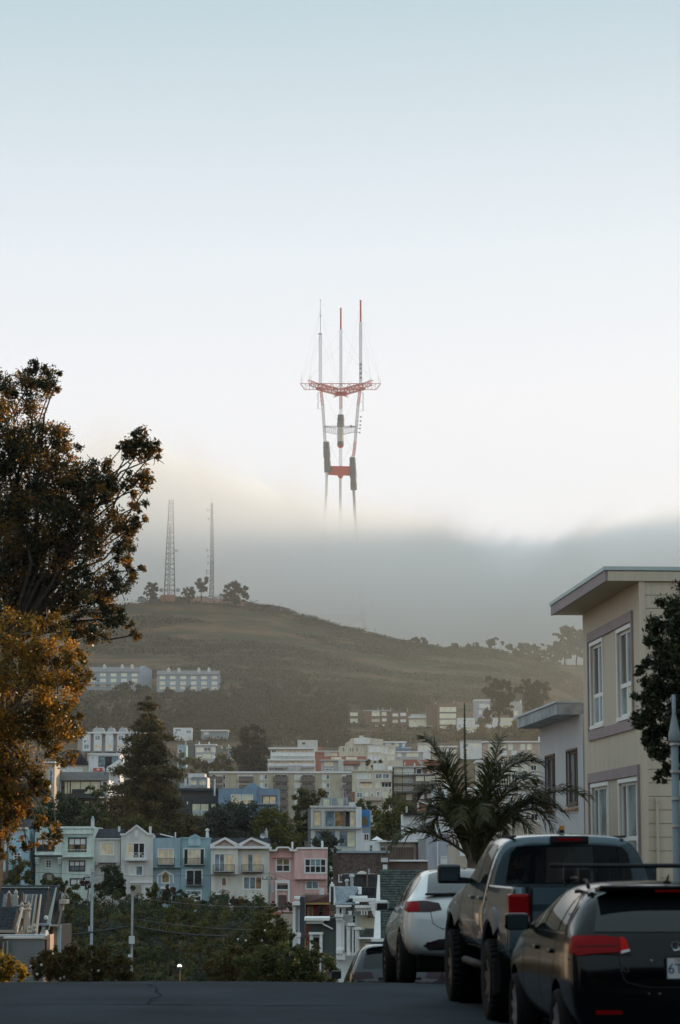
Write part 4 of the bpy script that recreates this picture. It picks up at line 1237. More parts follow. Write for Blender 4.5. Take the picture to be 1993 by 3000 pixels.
deck_rail(b, 1200, 2121, 1281, 2128, TRIM, 1.4, PANE['y'])
deck_rail(b, 1200, 2143, 1281, 2149, TRIM, 1.4)
b = Site('apartment_block', 'tall brown apartment house with four bands of pale windows', 'building', 1310, 2150, 1100)
b.wall(1281, 2061, 1341, 2150, mat('rust_brown_board', (0.20, 0.12, 0.085), var=0.12), 14, 0, [(1289, y, 1336, y + 13, 4, 1, 'y') for y in (2072, 2091, 2109)] + [(1290, 2128, 1325, 2138, 5, 1, 'y')], simple=True, down=8)
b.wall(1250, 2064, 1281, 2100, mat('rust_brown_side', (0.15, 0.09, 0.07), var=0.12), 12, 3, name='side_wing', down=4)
b.box('vent_pipe', METAL, 1276, 2055, 1278, 2063, 1, 1.5)
b.box('vent_pipe', METAL, 1329, 2053, 1331, 2062, 1, 1.5)
b = Site('house', 'white stepped house with roof box under the tall brown house', 'house', 1372, 2150, 1090)
b.wall(1341, 2103, 1392, 2150, WHITER, 10, 0, [(1345, 2122, 1350, 2132, 1, 1, 'b'), (1374, 2108, 1388, 2116, 2, 1, 'y')], simple=True, down=6)
b.wall(1364, 2122, 1404, 2150, WHITER, 5, -5, [(1368, 2128, 1396, 2142, 3, 1, 'y')], simple=True, name='front_wing', down=6)
b = Site('apartment_block', 'grey narrow tall house with white framed bay windows left of the big cypress', 'building', 1412, 2108, 1120)
b.wall(1391, 2052, 1436, 2110, LAVEN, 11, 0, [(1405, 2062, 1420, 2073, 2, 1, 'w'), (1422, 2064, 1434, 2073, 2, 1, 'w'), (1404, 2081, 1411, 2092, 1, 1, 'w'), (1413, 2080, 1434, 2092, 3, 1, 'b')], simple=True, down=6)
b.box('roof_edge', TRIM, 1389, 2049, 1437, 2053, -0.5, 11)
b.poly('stair_wall', GREYP, [(1436, 2110), (1448, 2110), (1448, 2098), (1436, 2076)], -0.5, 4)
b = Site('house', 'white house with wide pale windows behind the big cypress trunk', 'house', 1470, 2140, 1095)
b.wall(1424, 2103, 1502, 2138, WHITER, 10, 0, [(1430, 2110, 1448, 2118, 2, 1, 'w'), (1466, 2096 + 9, 1498, 2115, 3, 1, 'y'), (1470, 2120, 1496, 2130, 2, 1, 'y')], simple=True, down=6)
b = Site('house', 'slim grey house right of the big cypress with sunlit corner window', 'house', 1515, 2108, 1120)
b.wall(1499, 2055, 1530, 2110, GREYP, 10, 0, [(1500, 2083, 1516, 2096, 1, 1, 'y')], simple=True, down=8)
b.box('chimney', WHITE, 1524, 2051, 1528, 2060, -0.3, 0.8)
b = Site('apartment_block', 'tan terrace of flats with parapet and many windows left of the grey eave', 'building', 1510, 2210, 760)
b.wall(1420, 2174, 1590, 2215, stucco('rose_tan', (0.52, 0.42, 0.35)), 12, 0, [(x, 2180, x + 12, 2196, 1, 1, 'y') for x in (1432, 1450, 1470, 1490, 1526, 1545)] + [(1436, 2200, 1450, 2212, 1, 1, 'w'), (1470, 2200, 1484, 2212, 1, 1, 'w'), (1500, 2200, 1514, 2212, 1, 1, 'w')], simple=True, down=10)
b.box('roof_edge', WHITE, 1416, 2171, 1592, 2175, -0.6, 12)
b.box('side_chimney', CONC, 1578, 2158, 1584, 2174, 1, 2)
b = Site('apartment_block', 'pale block with white roof band seen through the palm fronds', 'building', 1480, 2300, 560)
b.wall(1400, 2232, 1590, 2300, CREAMR, 10, 0, [(x, y, x + 16, y + 15, 2, 1, 'y' if (x + y) % 3 else 'd') for y in (2242, 2268) for x in (1410, 1440, 1470, 1500, 1530, 1556)], simple=True, down=10)
b.box('roof_edge', WHITE, 1396, 2227, 1592, 2233, -0.6, 10)
b = Site('apartment_block', 'rust balcony block behind the palm crown centre', 'building', 1490, 2400, 430)
b.wall(1380, 2310, 1600, 2420, TANW, 10, 0, [(x, y, x + 20, y + 20, 2, 1, 'd' if (x // 10 + y) % 2 else 'w') for y in (2320, 2352, 2384) for x in (1400, 1440, 1480, 1520, 1556)], simple=True, down=10)
b.box('roof_edge', WHITE, 1376, 2305, 1602, 2312, -0.5, 10)

# --- the two slate townhouse rows high on the hill
for i, (pa, pb, ptop, pe, pbot, lab, ch) in enumerate((
        (255, 409, 1953, 1968, 2019, 'grey blue townhouse row with gabled right end high on the hill', (302, 354, 383)),
        (460, 643, 1963, 1976, 2011, 'grey blue townhouse row with four roof vents half sunk behind treetops', (490, 520, 578, 608)))):
    b = Site('townhouse_row', lab, 'building', (pa + pb) / 2, pbot, 1240, group='townhouse rows on the hill')
    wins = []
    n = 5 if i == 0 else 6
    for k in range(n):
        x = pa + (pb - pa) * (k + 0.28) / n
        w = (pb - pa) / n * 0.5
        wins += [(x, pe + 5, x + w, pe + 13, 2, 1, 'y'), (x, pe + 21, x + w, pe + 30, 2, 1, 'yw'[k % 2]), (x, pe + 36, x + w, pe + 43, 2, 1, 'c')]
    b.wall(pa, pe, pb, pbot, GREYBL, 12, 0, wins, simple=True, down=8, roof=None)
    x0, x1, z0, z1 = b.rect(pa, ptop, pb, pe, 3)
    za = b.l(pa, pe, 0)[1]
    obj('roof', MB().prism_x([(-0.6, za), (6, z1), (12.6, za)], x0, x1), mat('weathered_slate', (0.20, 0.20, 0.215), var=0.12), b.root)
    for k in range(n + 1):
        x = pa + (pb - pa) * k / n
        b.box('party_wall', GREYBL, x - 0.8, pe + 1, x + 0.8, pbot, -0.4, 0)
    if i == 0:
        deck_rail(b, pa, pe + 30, pb, pe + 36, GREYBL, 1.5)
        x1, za = b.l(409, pe, 0)
        zb = b.l(409, ptop, 6)[1]
        zc = b.l(409, pbot + 8, 0)[1]
        obj('gable_wall', MB().face([(x1, -.3, zc), (x1 + 5.5, 6, zc), (x1 + 5.5, 6, zb - 1.5), (x1 + 2.6, 3, zb + .4), (x1, -.3, za)]).face([(x1 + 5.5, 6, zc), (x1 + 5.5, 12, zc), (x1 + 5.5, 12, zb - 1.5), (x1 + 5.5, 6, zb - 1.5)]).face([(x1, -.3, za), (x1 + 2.6, 3, zb + .4), (x1 - 0.5, 9, zb + .4), (x1 - 0.5, 3, za)]), GREYBL, b.root)
    for px in ch:
        b.box('chimney', CONC, px, ptop - 4, px + 9, ptop + 7, 3, 5)
        b.box('chimney_cap', WHITE, px + 2, ptop - 7, px + 6, ptop - 4, 3.4, 4.6)
b = Site('house', 'red brown lower house under the left townhouse row', 'house', 300, 2040, 1225)
b.wall(280, 2022, 330, 2042, BROWNW, 8, 0, [(290, 2033, 306, 2041, 2, 1, 'w')], simple=True, down=6)

b = Site('house', 'small pale house with wide window just above the palm crown', 'house', 1243, 2200, 900)
b.wall(1226, 2179, 1262, 2200, WHITER, 9, 0, [(1230, 2183, 1244, 2192, 2, 1, 'y'), (1248, 2184, 1258, 2193, 1, 1, 'y')], simple=True, down=6)
b.box('roof_edge', GREYP, 1224, 2176, 1264, 2180, -0.5, 9)
b = Site('house', 'grey brown house with two pale windows left of the palm spear', 'house', 1305, 2215, 880)
b.wall(1268, 2188, 1340, 2218, TANW, 9, 0, [(1274, 2193, 1290, 2203, 2, 1, 'y'), (1300, 2193, 1314, 2203, 2, 1, 'w'), (1322, 2193, 1334, 2204, 1, 1, 'y')], simple=True, down=6)
b.box('roof_edge', WHITE, 1266, 2185, 1342, 2189, -0.5, 9)
b = Site('house', 'white flat roofed house right of the palm spear below the hill', 'house', 1385, 2205, 910)
b.wall(1352, 2172, 1412, 2206, WHITER, 9, 0, [(1357, 2178, 1372, 2188, 2, 1, 'b'), (1380, 2178, 1404, 2188, 3, 1, 'y'), (1360, 2194, 1376, 2203, 2, 1, 'y')], simple=True, down=6)
b.box('roof_edge', GREYP, 1350, 2169, 1414, 2173, -0.5, 9)
# ------------------------------------------------------------------ street
def build_street():
    asphalt = mat('asphalt', (0.022, 0.032, 0.042), rough=0.9, var=0.30, scale=0.45, bump=0.5, bscale=60, spec=0.18, det=8)
    conc = mat('pavement_concrete', (0.22, 0.22, 0.21), rough=0.9, var=0.15, scale=1.2)
    S = 0.068
    ds = [-60, -30, -10, 0, 6, 10, 14, 18, 22, 26, 29] + [30 + 0.5 * i for i in range(22)] + [45, 60, 80, 110, 140]
    mb = MB()
    mbk, mbp, mbl = MB(), MB(), MB()
    def strip(m, a, b, za, zb):
        for i in range(len(ds) - 1):
            p = []
            for d, q in ((ds[i], 0), (ds[i + 1], 0)):
                z = ROAD_Z(d)
                p.append([(a - S * d, d, z + za), (b - S * d, d, z + zb)])
            m.face([p[0][0], p[0][1], p[1][1], p[1][0]])
    # road crowned a little in the middle
    for a, b, za, zb in ((-5.9, -3.0, -0.06, 0.0), (-3.0, 0.0, 0.0, 0.02), (0.0, 3.0, 0.02, 0.0), (3.0, 5.55, 0.0, -0.06)):
        strip(mb, a, b, za, zb)
    obj('road', mb, asphalt, kind='structure')
    for m, a, b, side in ((mbk, 5.55, 5.70, 1), (mbl, -6.05, -5.9, -1)):
        strip(m, a, b, 0.10, 0.10)
        strip(m, a if side > 0 else b, a if side > 0 else b, -0.15, 0.10)
    obj('kerb', mbk, conc, kind='structure')
    obj('kerb', mbl, conc, kind='structure')
    strip(mbp, 5.70, 9.9, 0.105, 0.13)
    obj('pavement', mbp, conc, kind='structure')
    mb2 = MB()
    strip(mb2, -9.4, -6.05, 0.13, 0.105)
    obj('pavement', mb2, conc, kind='structure')
    # tar seams and the patch across the crest
    tar = mat('tar_seam', (0.014, 0.018, 0.022), rough=0.95, spec=0.05)
    rr = random.Random(5)
    pts = [P(430, 2885, 31.6), P(455, 2895, 30.5), P(470, 2908, 29.2), P(440, 2925, 27.8), P(432, 2932, 27.2)]
    def crack(pts, w):
        m = MB()
        q = []
        for i in range(len(pts) - 1):
            for k in range(5):
                t = k / 5
                c = Vector(pts[i]).lerp(Vector(pts[i + 1]), t)
                q.append((c.x + rr.uniform(-.04, .04), c.y + rr.uniform(-.05, .05)))
        for i in range(len(q) - 1):
            (x0, y0), (x1, y1) = q[i], q[i + 1]
            nx, ny = -(y1 - y0), (x1 - x0)
            L = math.hypot(nx, ny) or 1
            ww = w * rr.uniform(0.5, 1.2)
            nx, ny = nx / L * ww, ny / L * ww
            def zz(x, y):
                t = x + S * y
                za = np.interp(t, [-5.9, -3, 0, 3, 5.55], [-.06, 0, .02, 0, -.06])
                return ROAD_Z(y) + float(za) + 0.006
            m.face([(x0 - nx, y0 - ny, zz(x0 - nx, y0 - ny)), (x1 - nx, y1 - ny, zz(x1 - nx, y1 - ny)), (x1 + nx, y1 + ny, zz(x1 + nx, y1 + ny)), (x0 + nx, y0 + ny, zz(x0 + nx, y0 + ny))])
        return m
    o = obj('road_crack', crack(pts, 0.011), tar, kind='structure')
    obj('road_crack', crack([(-5.2, 27.3), (-3.5, 27.5), (-1.2, 27.2), (0.5, 27.4)], 0.03), tar, kind='structure')
    obj('road_crack', crack([(-4.8, 24.6), (-3.0, 24.2), (-2.2, 24.5)], 0.02), tar, kind='structure')
build_street()

# ------------------------------------------------------------------ yellow corner building and its grey neighbour
YAW = -math.radians(86.1)
YEL = mat('yellow_plywood', (0.51, 0.45, 0.36), rough=0.85, var=0.06, scale=0.9, bump=0.2, bscale=6, stretch=(8, 8, 0.5))
MAUVE = mat('mauve_trim', (0.29, 0.23, 0.24), rough=0.7, var=0.08)
b = Site('apartment_house', 'pale yellow apartment house with jutting flat roof and mauve window bands', 'building', 1880, 2900, 55, YAW)
xa, xb = b.l(1711, 2100)[0], b.l(1880, 2100)[0]
zt = b.l(1880, 1699)[1]
zg = -2.5
X = lambda px: b.l(px, 2100)[0]
Z = lambda px, py: b.l(px, py)[1]
zu0, zu1 = Z(1732, 2129), Z(1732, 1895)
zl1 = Z(1729, 2309)
zl0 = zl1 - 2.1
holes = []
for px0, px1, z0, z1, pn, r in ((1734, 1769, zu0, zu1, 'dbbb', [0.63, 0.37]), (1813, 1855, zu0, zu1, 'dbby', [0.63, 0.37])):
    holes.append(b.window_m(X(px0), X(px1), z0, z1, 2, 2, pn, TRIM, 0, False, 0.12, 0.09, [0.48, 0.52], r))
for px0, px1, z0, z1, pn in ((1732, 1780, zl0, zl1, 'dbddyd'), (1812, 1868, zl0, zl1, 'dbdbbd')):
    holes.append(b.window_m(X(px0), X(px1), z0, z1, 3, 2, pn, TRIM, 0, False, 0.12, 0.09, [0.25, 0.5, 0.25], [0.62, 0.38]))
obj('wall', MB().shell(xa, xb, 0, 12, zg - b.o.z, zt, holes), YEL, b.root)
for px0, px1, z0, z1 in ((1728, 1860, zu0 - 0.12, zu1 + 0.12), (1725, 1872, zl0 - 0.12, zl1 + 0.12)):
    m = MB()
    x0, x1 = X(px0), X(px1)
    m.box(x0, x1, -0.055, -0.001, z1, z1 + 0.24)
    m.box(x0, x1, -0.055, -0.001, z0 - 0.24, z0)
    m.box(x0, x0 + 0.09, -0.052, -0.001, z0, z1)
    m.box(x1 - 0.09, x1, -0.052, -0.001, z0, z1)
    obj('window_band', m, MAUVE, b.root)
m = MB().box(xa - 0.2, xb + 0.05, -0.74, 12.2, zt, zt + 0.09)
obj('soffit', m, mat('soffit_board', (0.40, 0.33, 0.22), rough=0.85), b.root)
obj('fascia', MB().box(xa - 0.22, xb + 0.06, -0.80, -0.742, zt - 0.01, zt + 0.24), MAUVE, b.root)
obj('fascia', MB().box(xb + 0.052, xb + 0.10, -0.74, 12.2, zt + 0.0, zt + 0.22), YEL, b.root)
obj('roof', MB().box(xa - 0.25, xb + 0.12, -0.83, 12.3, zt + 0.242, zt + 0.33), mat('roof_flashing', (0.42, 0.50, 0.50), rough=0.5, var=0.08), b.root)
nb = 33
hb = (zt - (zg - b.o.z)) / 34
for i in range(nb):
    z1 = zt - 0.02 - i * hb
    y0 = 0.12
    obj('siding_board', MB().hexa([(xb + 0.002, y0, z1 - hb + 0.012), (xb + 0.030, y0, z1 - hb + 0.014), (xb + 0.030, 12, z1 - hb + 0.014), (xb + 0.002, 12, z1 - hb + 0.012), (xb + 0.002, y0, z1), (xb + 0.022, y0, z1), (xb + 0.022, 12, z1), (xb + 0.002, 12, z1)]), YEL, b.root)
obj('corner_board', MB().box(xb + 0.002, xb + 0.06, -0.02, 0.118, zg - b.o.z, zt - 0.002), YEL, b.root)
obj('downpipe', MB().tube((xb + 0.10, 0.30, zl0 - 1), (xb + 0.10, 0.30, zl1 - 0.5), 0.035, n=8).box(xb + 0.06, xb + 0.14, 0.26, 0.34, zl1 - 0.5, zl1 - 0.4), mat('cream_pipe', (0.5, 0.45, 0.36)), b.root)

GREYH = mat('lilac_grey_stucco', (0.47, 0.48, 0.50), rough=0.9, var=0.05, scale=0.8, bump=0.2, bscale=12)
b = Site('house', 'lilac grey house with deep grey eave next to the yellow apartment house', 'house', 1711, 2900, 63.0, YAW)
X = lambda px: b.l(px, 2250)[0]
xa, xb = X(1583), X(1709)
zt = b.l(1583, 2133)[1]
z0, z1 = b.l(1613, 2364)[1], b.l(1613, 2216)[1]
holes = [b.window_m(X(1600), X(1626), z0, z1, 2, 1, 'bb', BROWNTRIM, 0, False, 0.12, 0.05), b.window_m(X(1662), X(1692), z0, z1, 2, 1, 'bb', BROWNTRIM, 0, False, 0.12, 0.05)]
for h in holes:
    obj('window_sill', MB().box(h[0] - .08, h[1] + .08, -0.09, 0.0, h[2] - 0.16, h[2] - 0.11), mat('terracotta_sill', (0.36, 0.20, 0.13)), b.root)
obj('wall', MB().shell(xa, xb, 0, 11, zg - 2 - b.o.z, zt, holes), GREYH, b.root)
obj('roof', MB().box(xa - 0.3, xb - 0.4, -0.62, 11, zt, zt + 0.30), mat('grey_eave', (0.30, 0.33, 0.35), rough=0.8, var=0.25, scale=2.5), b.root)
obj('roof_edge', MB().box(xa - 0.34, xb - 0.38, -0.66, 11.1, zt + 0.302, zt + 0.36), mat('pale_grey_edge', (0.48, 0.52, 0.54), rough=0.7), b.root)

# houses of the same street that stand beside the camera (they shade the road and are mirrored in the parked cars)
def street_house(x, y, w, dep, h, yaw, col, label, down=1.0):
    t = thing('house', label, 'house', (x, y, ROAD_Z(y)), yaw)
    m = stucco('street_stucco_%d' % int(col[0] * 100), col)
    holes = []
    wins = [(w * a, w * a + 1.5, z, z + 1.5) for z in (1.2, h - 2.6) for a in (0.12, 0.58)]
    obj('wall', MB().shell(0, w, 0, dep, -down, h, wins), m, t)
    for a, c, z0, z1 in wins:
        f = obj('window', MB().frame(a, c, z0, z1, 0.08, 0.03, 0.1).box((a + c) / 2 - .03, (a + c) / 2 + .03, 0.03, 0.1, z0 + .08, z1 - .08), TRIM, t)
        obj('pane', MB().box(a, c, 0.11, 0.14, z0, z1), PANE['b'], f)
    obj('roof', MB().box(-0.2, w + 0.2, -0.4, dep, h + 0.001, h + 0.2), ROOFF, t)
    return t
for i, (y, h) in enumerate(((-22, 7.5), (-13, 8.4), (-4, 7.2), (5, 8.0), (14, 7.6), (23, 8.3), (32, 7.4))):
    street_house(9.9 - 0.068 * (y + 8), y + 8.4, 8.3, 11, h, YAW, ((0.5, 0.5, 0.47), (0.55, 0.5, 0.4), (0.4, 0.43, 0.47), (0.5, 0.42, 0.38))[i % 4], 'house number %s in the unseen row on the right of the street' % ('one two three four five six seven'.split()[i]), 1.5)['group'] = 'houses beside the camera'
for i, (y, h) in enumerate(((-16, 7.8), (-4, 7.2), (8, 8.2), (18, 9.0), (28, 9.4), (38, 9.0), (47.5, 8.6), (57, 9.4), (67, 9.2), (77, 10.0), (87, 10.4), (97, 10.0))):
    yw = math.pi / 2 + 0.068
    street_house(-9.9 - 0.068 * y, y, 9.0, 10, h, yw, ((0.10, 0.105, 0.10), (0.72, 0.62, 0.48), (0.14, 0.12, 0.09), (0.09, 0.11, 0.12), (0.60, 0.50, 0.38))[i % 5], 'house number %s in the unseen row on the left of the street' % ('one two three four five six seven eight nine ten eleven twelve'.split()[i]), 2.5)['group'] = 'houses across the street from the camera'

# ------------------------------------------------------------------ shingled houses below the crest, right of centre
GSH = [mat('green_shingle', (0.072, 0.090, 0.085), rough=0.9, spec=0.2), mat('green_shingle_dark', (0.055, 0.070, 0.068), rough=0.9, spec=0.2), mat('green_shingle_pale', (0.088, 0.108, 0.100), rough=0.9, spec=0.2)]
b = Site('shingled_house', 'green grey shingled house with tapering white corner board', 'house', 1200, 2900, 104)
xl, zt = b.l(1110, 2548, 1.5)
xr = b.l(1500, 2548, 1.5)[0]
zb = b.l(1116, 2860, -1.5)[1]
q = [(xl, -1.5, zb), (xr, -1.5, zb), (xr, 1.5, zt), (xl, 1.5, zt)]
obj('roof', MB().face(q).face([(xl, -1.5, zb), (xl, 1.5, zt), (xl, 6, zb)]).face([(xr, 1.5, zt), (xl, 1.5, zt), (xl, 6, zb), (xr, 6, zb)]), ROOFD, b.root)
b.shingles('shingles', GSH, q, 46, 42, 0.03, 0.25, 4)
z2 = b.l(1105, 2752, -1.6)[1]
xw0, xw1 = b.l(1096, 2752, -1.6)[0], b.l(1117, 2752, -1.6)[0]
zt2 = b.l(1110, 2563, 1.4)[1]
xt = b.l(1109, 2563, 1.4)[0]
k = (z2 - zb) / (zt - zb)
obj('corner_board', MB().hexa([(xw0, -1.5 + 3 * k - .12, z2), (xw1, -1.5 + 3 * k - .12, z2), (xw1, -1.5 + 3 * k + .2, z2), (xw0, -1.5 + 3 * k + .2, z2), (xt - .03, 1.2, zt2), (xt + .06, 1.2, zt2), (xt + .06, 1.5, zt2), (xt - .03, 1.5, zt2)]), WHITE, b.root)
obj('eave', MB().box(xw0 - .1, xw1 + .15, -1.5 + 3 * k - .3, -1.5 + 3 * k + .3, z2 - .25, z2 - .003), WHITE, b.root)
obj('wall', MB().box(xw0 + .2, xr, -1.2, 5.8, zb - 5, zb), GREYBL, b.root)

VCR = mat('victorian_cream', (0.62, 0.58, 0.42), rough=0.8, var=0.06)
BSH = [mat('blue_shingle', (0.34, 0.40, 0.44), rough=0.9), mat('blue_shingle_pale', (0.40, 0.46, 0.50), rough=0.9), mat('blue_shingle_dark', (0.28, 0.34, 0.38), rough=0.9)]
b = Site('victorian_house', 'white Victorian house with stacked cornices, columns and pale blue shingled roof', 'house', 1035, 2860, 132)
q = [(*b.l(984, 2650, -0.5)[:1], -0.5, b.l(984, 2650, -0.5)[1]), (b.l(1040, 2650, -0.5)[0], -0.5, b.l(1040, 2650, -0.5)[1]), (b.l(1049, 2597, 1.6)[0], 1.6, b.l(1049, 2597, 1.6)[1]), (b.l(980, 2597, 1.6)[0], 1.6, b.l(980, 2597, 1.6)[1])]
obj('roof', MB().face(q).face([q[1], (q[1][0], 5, q[1][2]), (q[2][0], 1.6, q[2][2])]).face([q[3], (q[0][0], 5, q[0][2]), q[0]]), ROOFF, b.root)
b.shingles('shingles', BSH, q, 26, 16, 0.025, 0.2, 9)
b.poly('side_gable', mat('dark_green_gable', (0.09, 0.11, 0.105), rough=0.9), [(969, 2640), (979, 2640), (980, 2598), (967, 2598)], 0.1, 0.5)
b.poly('gable_board', WHITE, [(965, 2643), (969, 2643), (969, 2598), (966, 2598)], -0.3, 0.6)
b.poly('gable_board', WHITE, [(978, 2652), (985, 2650), (981, 2598), (978, 2598)], -0.3, 0.3)
b.box('chimney', WHITE, 967, 2590, 980, 2597, 0.2, 0.9)
b.box('chimney', WHITE, 970, 2584, 976, 2590, 0.3, 0.8)
b.wall(985, 2650, 1062, 2830, WHITER, 9, 0.4, [(995, 2660, 1001, 2676, 1, 1, 'd'), (1012, 2660, 1022, 2680, 1, 2, 'b'), (1034, 2683, 1041, 2705, 1, 2, 'd'), (1026, 2663, 1030, 2676, 1, 1, 'd'), (1033, 2663, 1038, 2676, 1, 1, 'd'), (1027, 2716, 1032, 2790, 1, 2, 'd'), (1036, 2716, 1040, 2790, 1, 2, 'd'), (1010, 2712, 1016, 2790, 1, 2, 'b')], roof=None)
b.wall(1055, 2664, 1103, 2760, VCR, 8, 0.2, [(1076, 2681, 1100, 2691, 2, 1, 'b', VCR)], name='bay_wall')
b.wall(1055, 2640, 1101, 2652, VCR, 7, 0.9, name='attic_wall', down=0)
for i, (p0, y0, p1, y1, o) in enumerate(((1024, 2625, 1077, 2632, -0.1), (1034, 2633, 1100, 2642, -0.5), (1040, 2652, 1103, 2660, -0.6), (1044, 2660, 1092, 2669, -0.35), (984, 2651, 1030, 2657, -0.5), (981, 2680, 1006, 2686, -0.7), (984, 2686, 1004, 2696, -0.55), (1018, 2704, 1040, 2713, -0.5), (1036, 2718, 1062, 2724, -0.4), (985, 2783, 1004, 2794, -0.7), (987, 2794, 1012, 2812, -0.55))):
    b.box('cornice', WHITE, p0, y0, p1, y1, o, 0.9)
for i in range(6):
    b.box('corner_block', WHITE, 1078 + i * 3.2, 2633 + i * 9, 1102, 2641 + i * 9, -0.75 - 0.02 * i, 0.3)
for px, r in ((990, 0.06), (994, 0.06), (999, 0.06), (1006, 0.05), (1019, 0.06), (1024, 0.06), (1034, 0.05), (1044, 0.07), (1050, 0.06)):
    x, z1 = b.l(px, 2697 if px < 1010 else 2716, -0.25)
    z0 = b.l(px, 2783 if px < 1010 else 2800, -0.25)[1]
    obj('column', MB().lathe([(r * 1.5, z0), (r * 1.5, z0 + .1), (r, z0 + .14), (r * .9, z1 - .14), (r * 1.5, z1 - .08), (r * 1.5, z1)], (x, -0.25, 0), n=10), WHITE, b.root, smooth=False)
for px in (1022, 1027, 1058, 1066, 1074):
    b.box('bracket', WHITE, px, 2669, px + 4, 2681, -0.5, 0.3)
b.poly('hood_roof', ROOFD, [(1005, 2650), (1035, 2648), (1035, 2633), (1028, 2632), (1014, 2641)], -0.3, 0.4)
b.poly('porch_roof', GSH[1], [(1055, 2747), (1103, 2747), (1103, 2722), (1072, 2722)], -1.2, 0.1)
b.box('porch_eave', WHITE, 1052, 2746, 1106, 2751, -1.4, 0.1)
b.box('roof_parapet', WHITE, 1049, 2600, 1060, 2620, 0.6, 3)
b.box('dark_upstand', ROOFD, 1060, 2600, 1100, 2624, 1.5, 3)
b.poly('stair_rail', DARKTRIM, [(1040, 2622), (1050, 2608), (1052, 2609), (1043, 2623)], 0.2, 0.4)
for px, r in ((1031, 0.10), (1017, 0.08)):
    x, z0 = b.l(px, 2598, 2.2)
    z1 = b.l(px, 2568 if px > 1020 else 2582, 2.2)[1]
    obj('flue', MB().tube((x, 2.2, z0 - .3), (x, 2.2, z1), r, n=10).lathe([(r * 1.7, z1), (r * 1.2, z1 + .1), (0.02, z1 + .14)], (x, 2.2, 0), n=10), METAL, b.root)

b = Site('house', 'small crimson house with maroon hipped roof and ochre trim', 'house', 925, 2690, 172)
b.wall(894, 2648, 966, 2695, mat('crimson_board', (0.26, 0.035, 0.025), rough=0.8, var=0.1), 7, 0, [(906, 2660, 914, 2683, 1, 2, 'b', mat('ochre_trim', (0.48, 0.30, 0.10), rough=0.7)), (934, 2657, 946, 2684, 1, 2, 'd', DARKTRIM)], roof=None)
b.poly('roof', mat('maroon_roof', (0.12, 0.055, 0.050), rough=0.9, var=0.15), [(889, 2647), (967, 2647), (967, 2620), (950, 2622), (891, 2622)], -0.5, 6)
b.poly('roof_hip', mat('rose_brown_roof', (0.20, 0.13, 0.11), rough=0.9, var=0.15), [(891, 2645), (946, 2630), (966, 2622), (891, 2622)], -0.53, -0.5)
b.box('eave', mat('ochre_trim', (0.48, 0.30, 0.10), rough=0.7), 892, 2645, 966, 2650, -0.8, -0.4)
b.box('window_casing', mat('ochre_trim', (0.48, 0.30, 0.10), rough=0.7), 900, 2654, 904, 2688, -0.15, 0)
b.rail(946, 2665, 985, 2689, -1.5, -0.2, IRON)
x, z0 = b.l(943, 2622, 1)
obj('flue', MB().tube((x, 1, z0 - .3), (x, 1, b.l(943, 2602, 1)[1]), 0.16, n=8), CHIM, b.root)
b = Site('house', 'dark navy slab sided house with white bay and bracketed cornice', 'house', 880, 2760, 165)
b.wall(878, 2628, 893, 2760, mat('navy_board', (0.045, 0.055, 0.070), rough=0.85, var=0.1), 8, 0, roof=None)
b.wall(858, 2646, 878, 2735, WHITER, 6, 0.2, [(866, 2660, 869, 2725, 1, 2, 'b'), (872, 2660, 875, 2725, 1, 2, 'b')], roof=None)
b.box('cornice', WHITE, 857, 2643, 879, 2652, -0.5, 0.2)
b.box('cornice', WHITE, 862, 2628, 879, 2634, -0.3, 2)
b.box('cornice', WHITE, 870, 2733, 882, 2745, -0.4, 0.2)
b.box('column', WHITE, 871, 2745, 880, 2765, -0.3, 0)
b = Site('house', 'dark green clapboard house with white cornice and tall white framed window', 'house', 940, 2860, 148)
b.box('cornice', WHITE, 892, 2689, 966, 2697, -0.7, 3)
b.box('cornice', WHITE, 898, 2697, 948, 2706, -0.4, 3)
b.wall(897, 2706, 943, 2860, mat('red_board', (0.26, 0.07, 0.035), rough=0.8), 6, 1.0, roof=None, name='side_wall')
b.wall(909, 2706, 944, 2860, mat('dark_green_plain', (0.060, 0.072, 0.068), rough=0.85), 6, 0.1, [(917, 2745, 937, 2860, 1, 2, 'd', TRIM, )], roof=None)
b.box('window_head', WHITE, 905, 2731, 947, 2738, -0.35, 0)
b.box('window_casing', WHITE, 907, 2738, 917, 2800, -0.25, 0)
b.box('window_casing', WHITE, 937, 2738, 945, 2800, -0.25, 0)
x0, x1, z0, z1 = b.rect(943, 2703, 996, 2830, 0.0)
GCL = mat('green_clapboard', (0.070, 0.085, 0.078), rough=0.85, var=0.1)
for j in range(22):
    za, zb = z0 + (z1 - z0) * j / 22, z0 + (z1 - z0) * (j + 1) / 22
    obj('siding_board', MB().hexa([(x0, -.05, za), (x1, -.05, za), (x1, 6, za), (x0, 6, za), (x0, -.015, zb - .006), (x1, -.015, zb - .006), (x1, 6, zb - .006), (x0, 6, zb - .006)]), GCL, b.root)
b.poly('gable_roof', ROOFD, [(948, 2705), (990, 2722), (992, 2690), (976, 2690)], -0.3, 4)
b.poly('verge_board', WHITE, [(947, 2704), (976, 2720), (974, 2723), (945, 2708)], -0.4, -0.3)
b.poly('bay_roof', mat('maroon_roof', (0.12, 0.055, 0.050)), [(881, 2742), (900, 2752), (905, 2742), (890, 2735)], -0.8, 0.5)
for px in (893, 900):
    b.box('window_casing', mat('ochre_trim', (0.48, 0.30, 0.10), rough=0.7), px, 2757, px + 4, 2785, 0.5, 0.9)
b = Site('wall', 'tan garden wall under the pink house', 'wall', 825, 2735, 262)
b.wall(784, 2678, 866, 2740, TANW, 0.6, 0, roof=None)
b.box('pilaster', TANW, 848, 2677, 851, 2740, -0.15, 0)
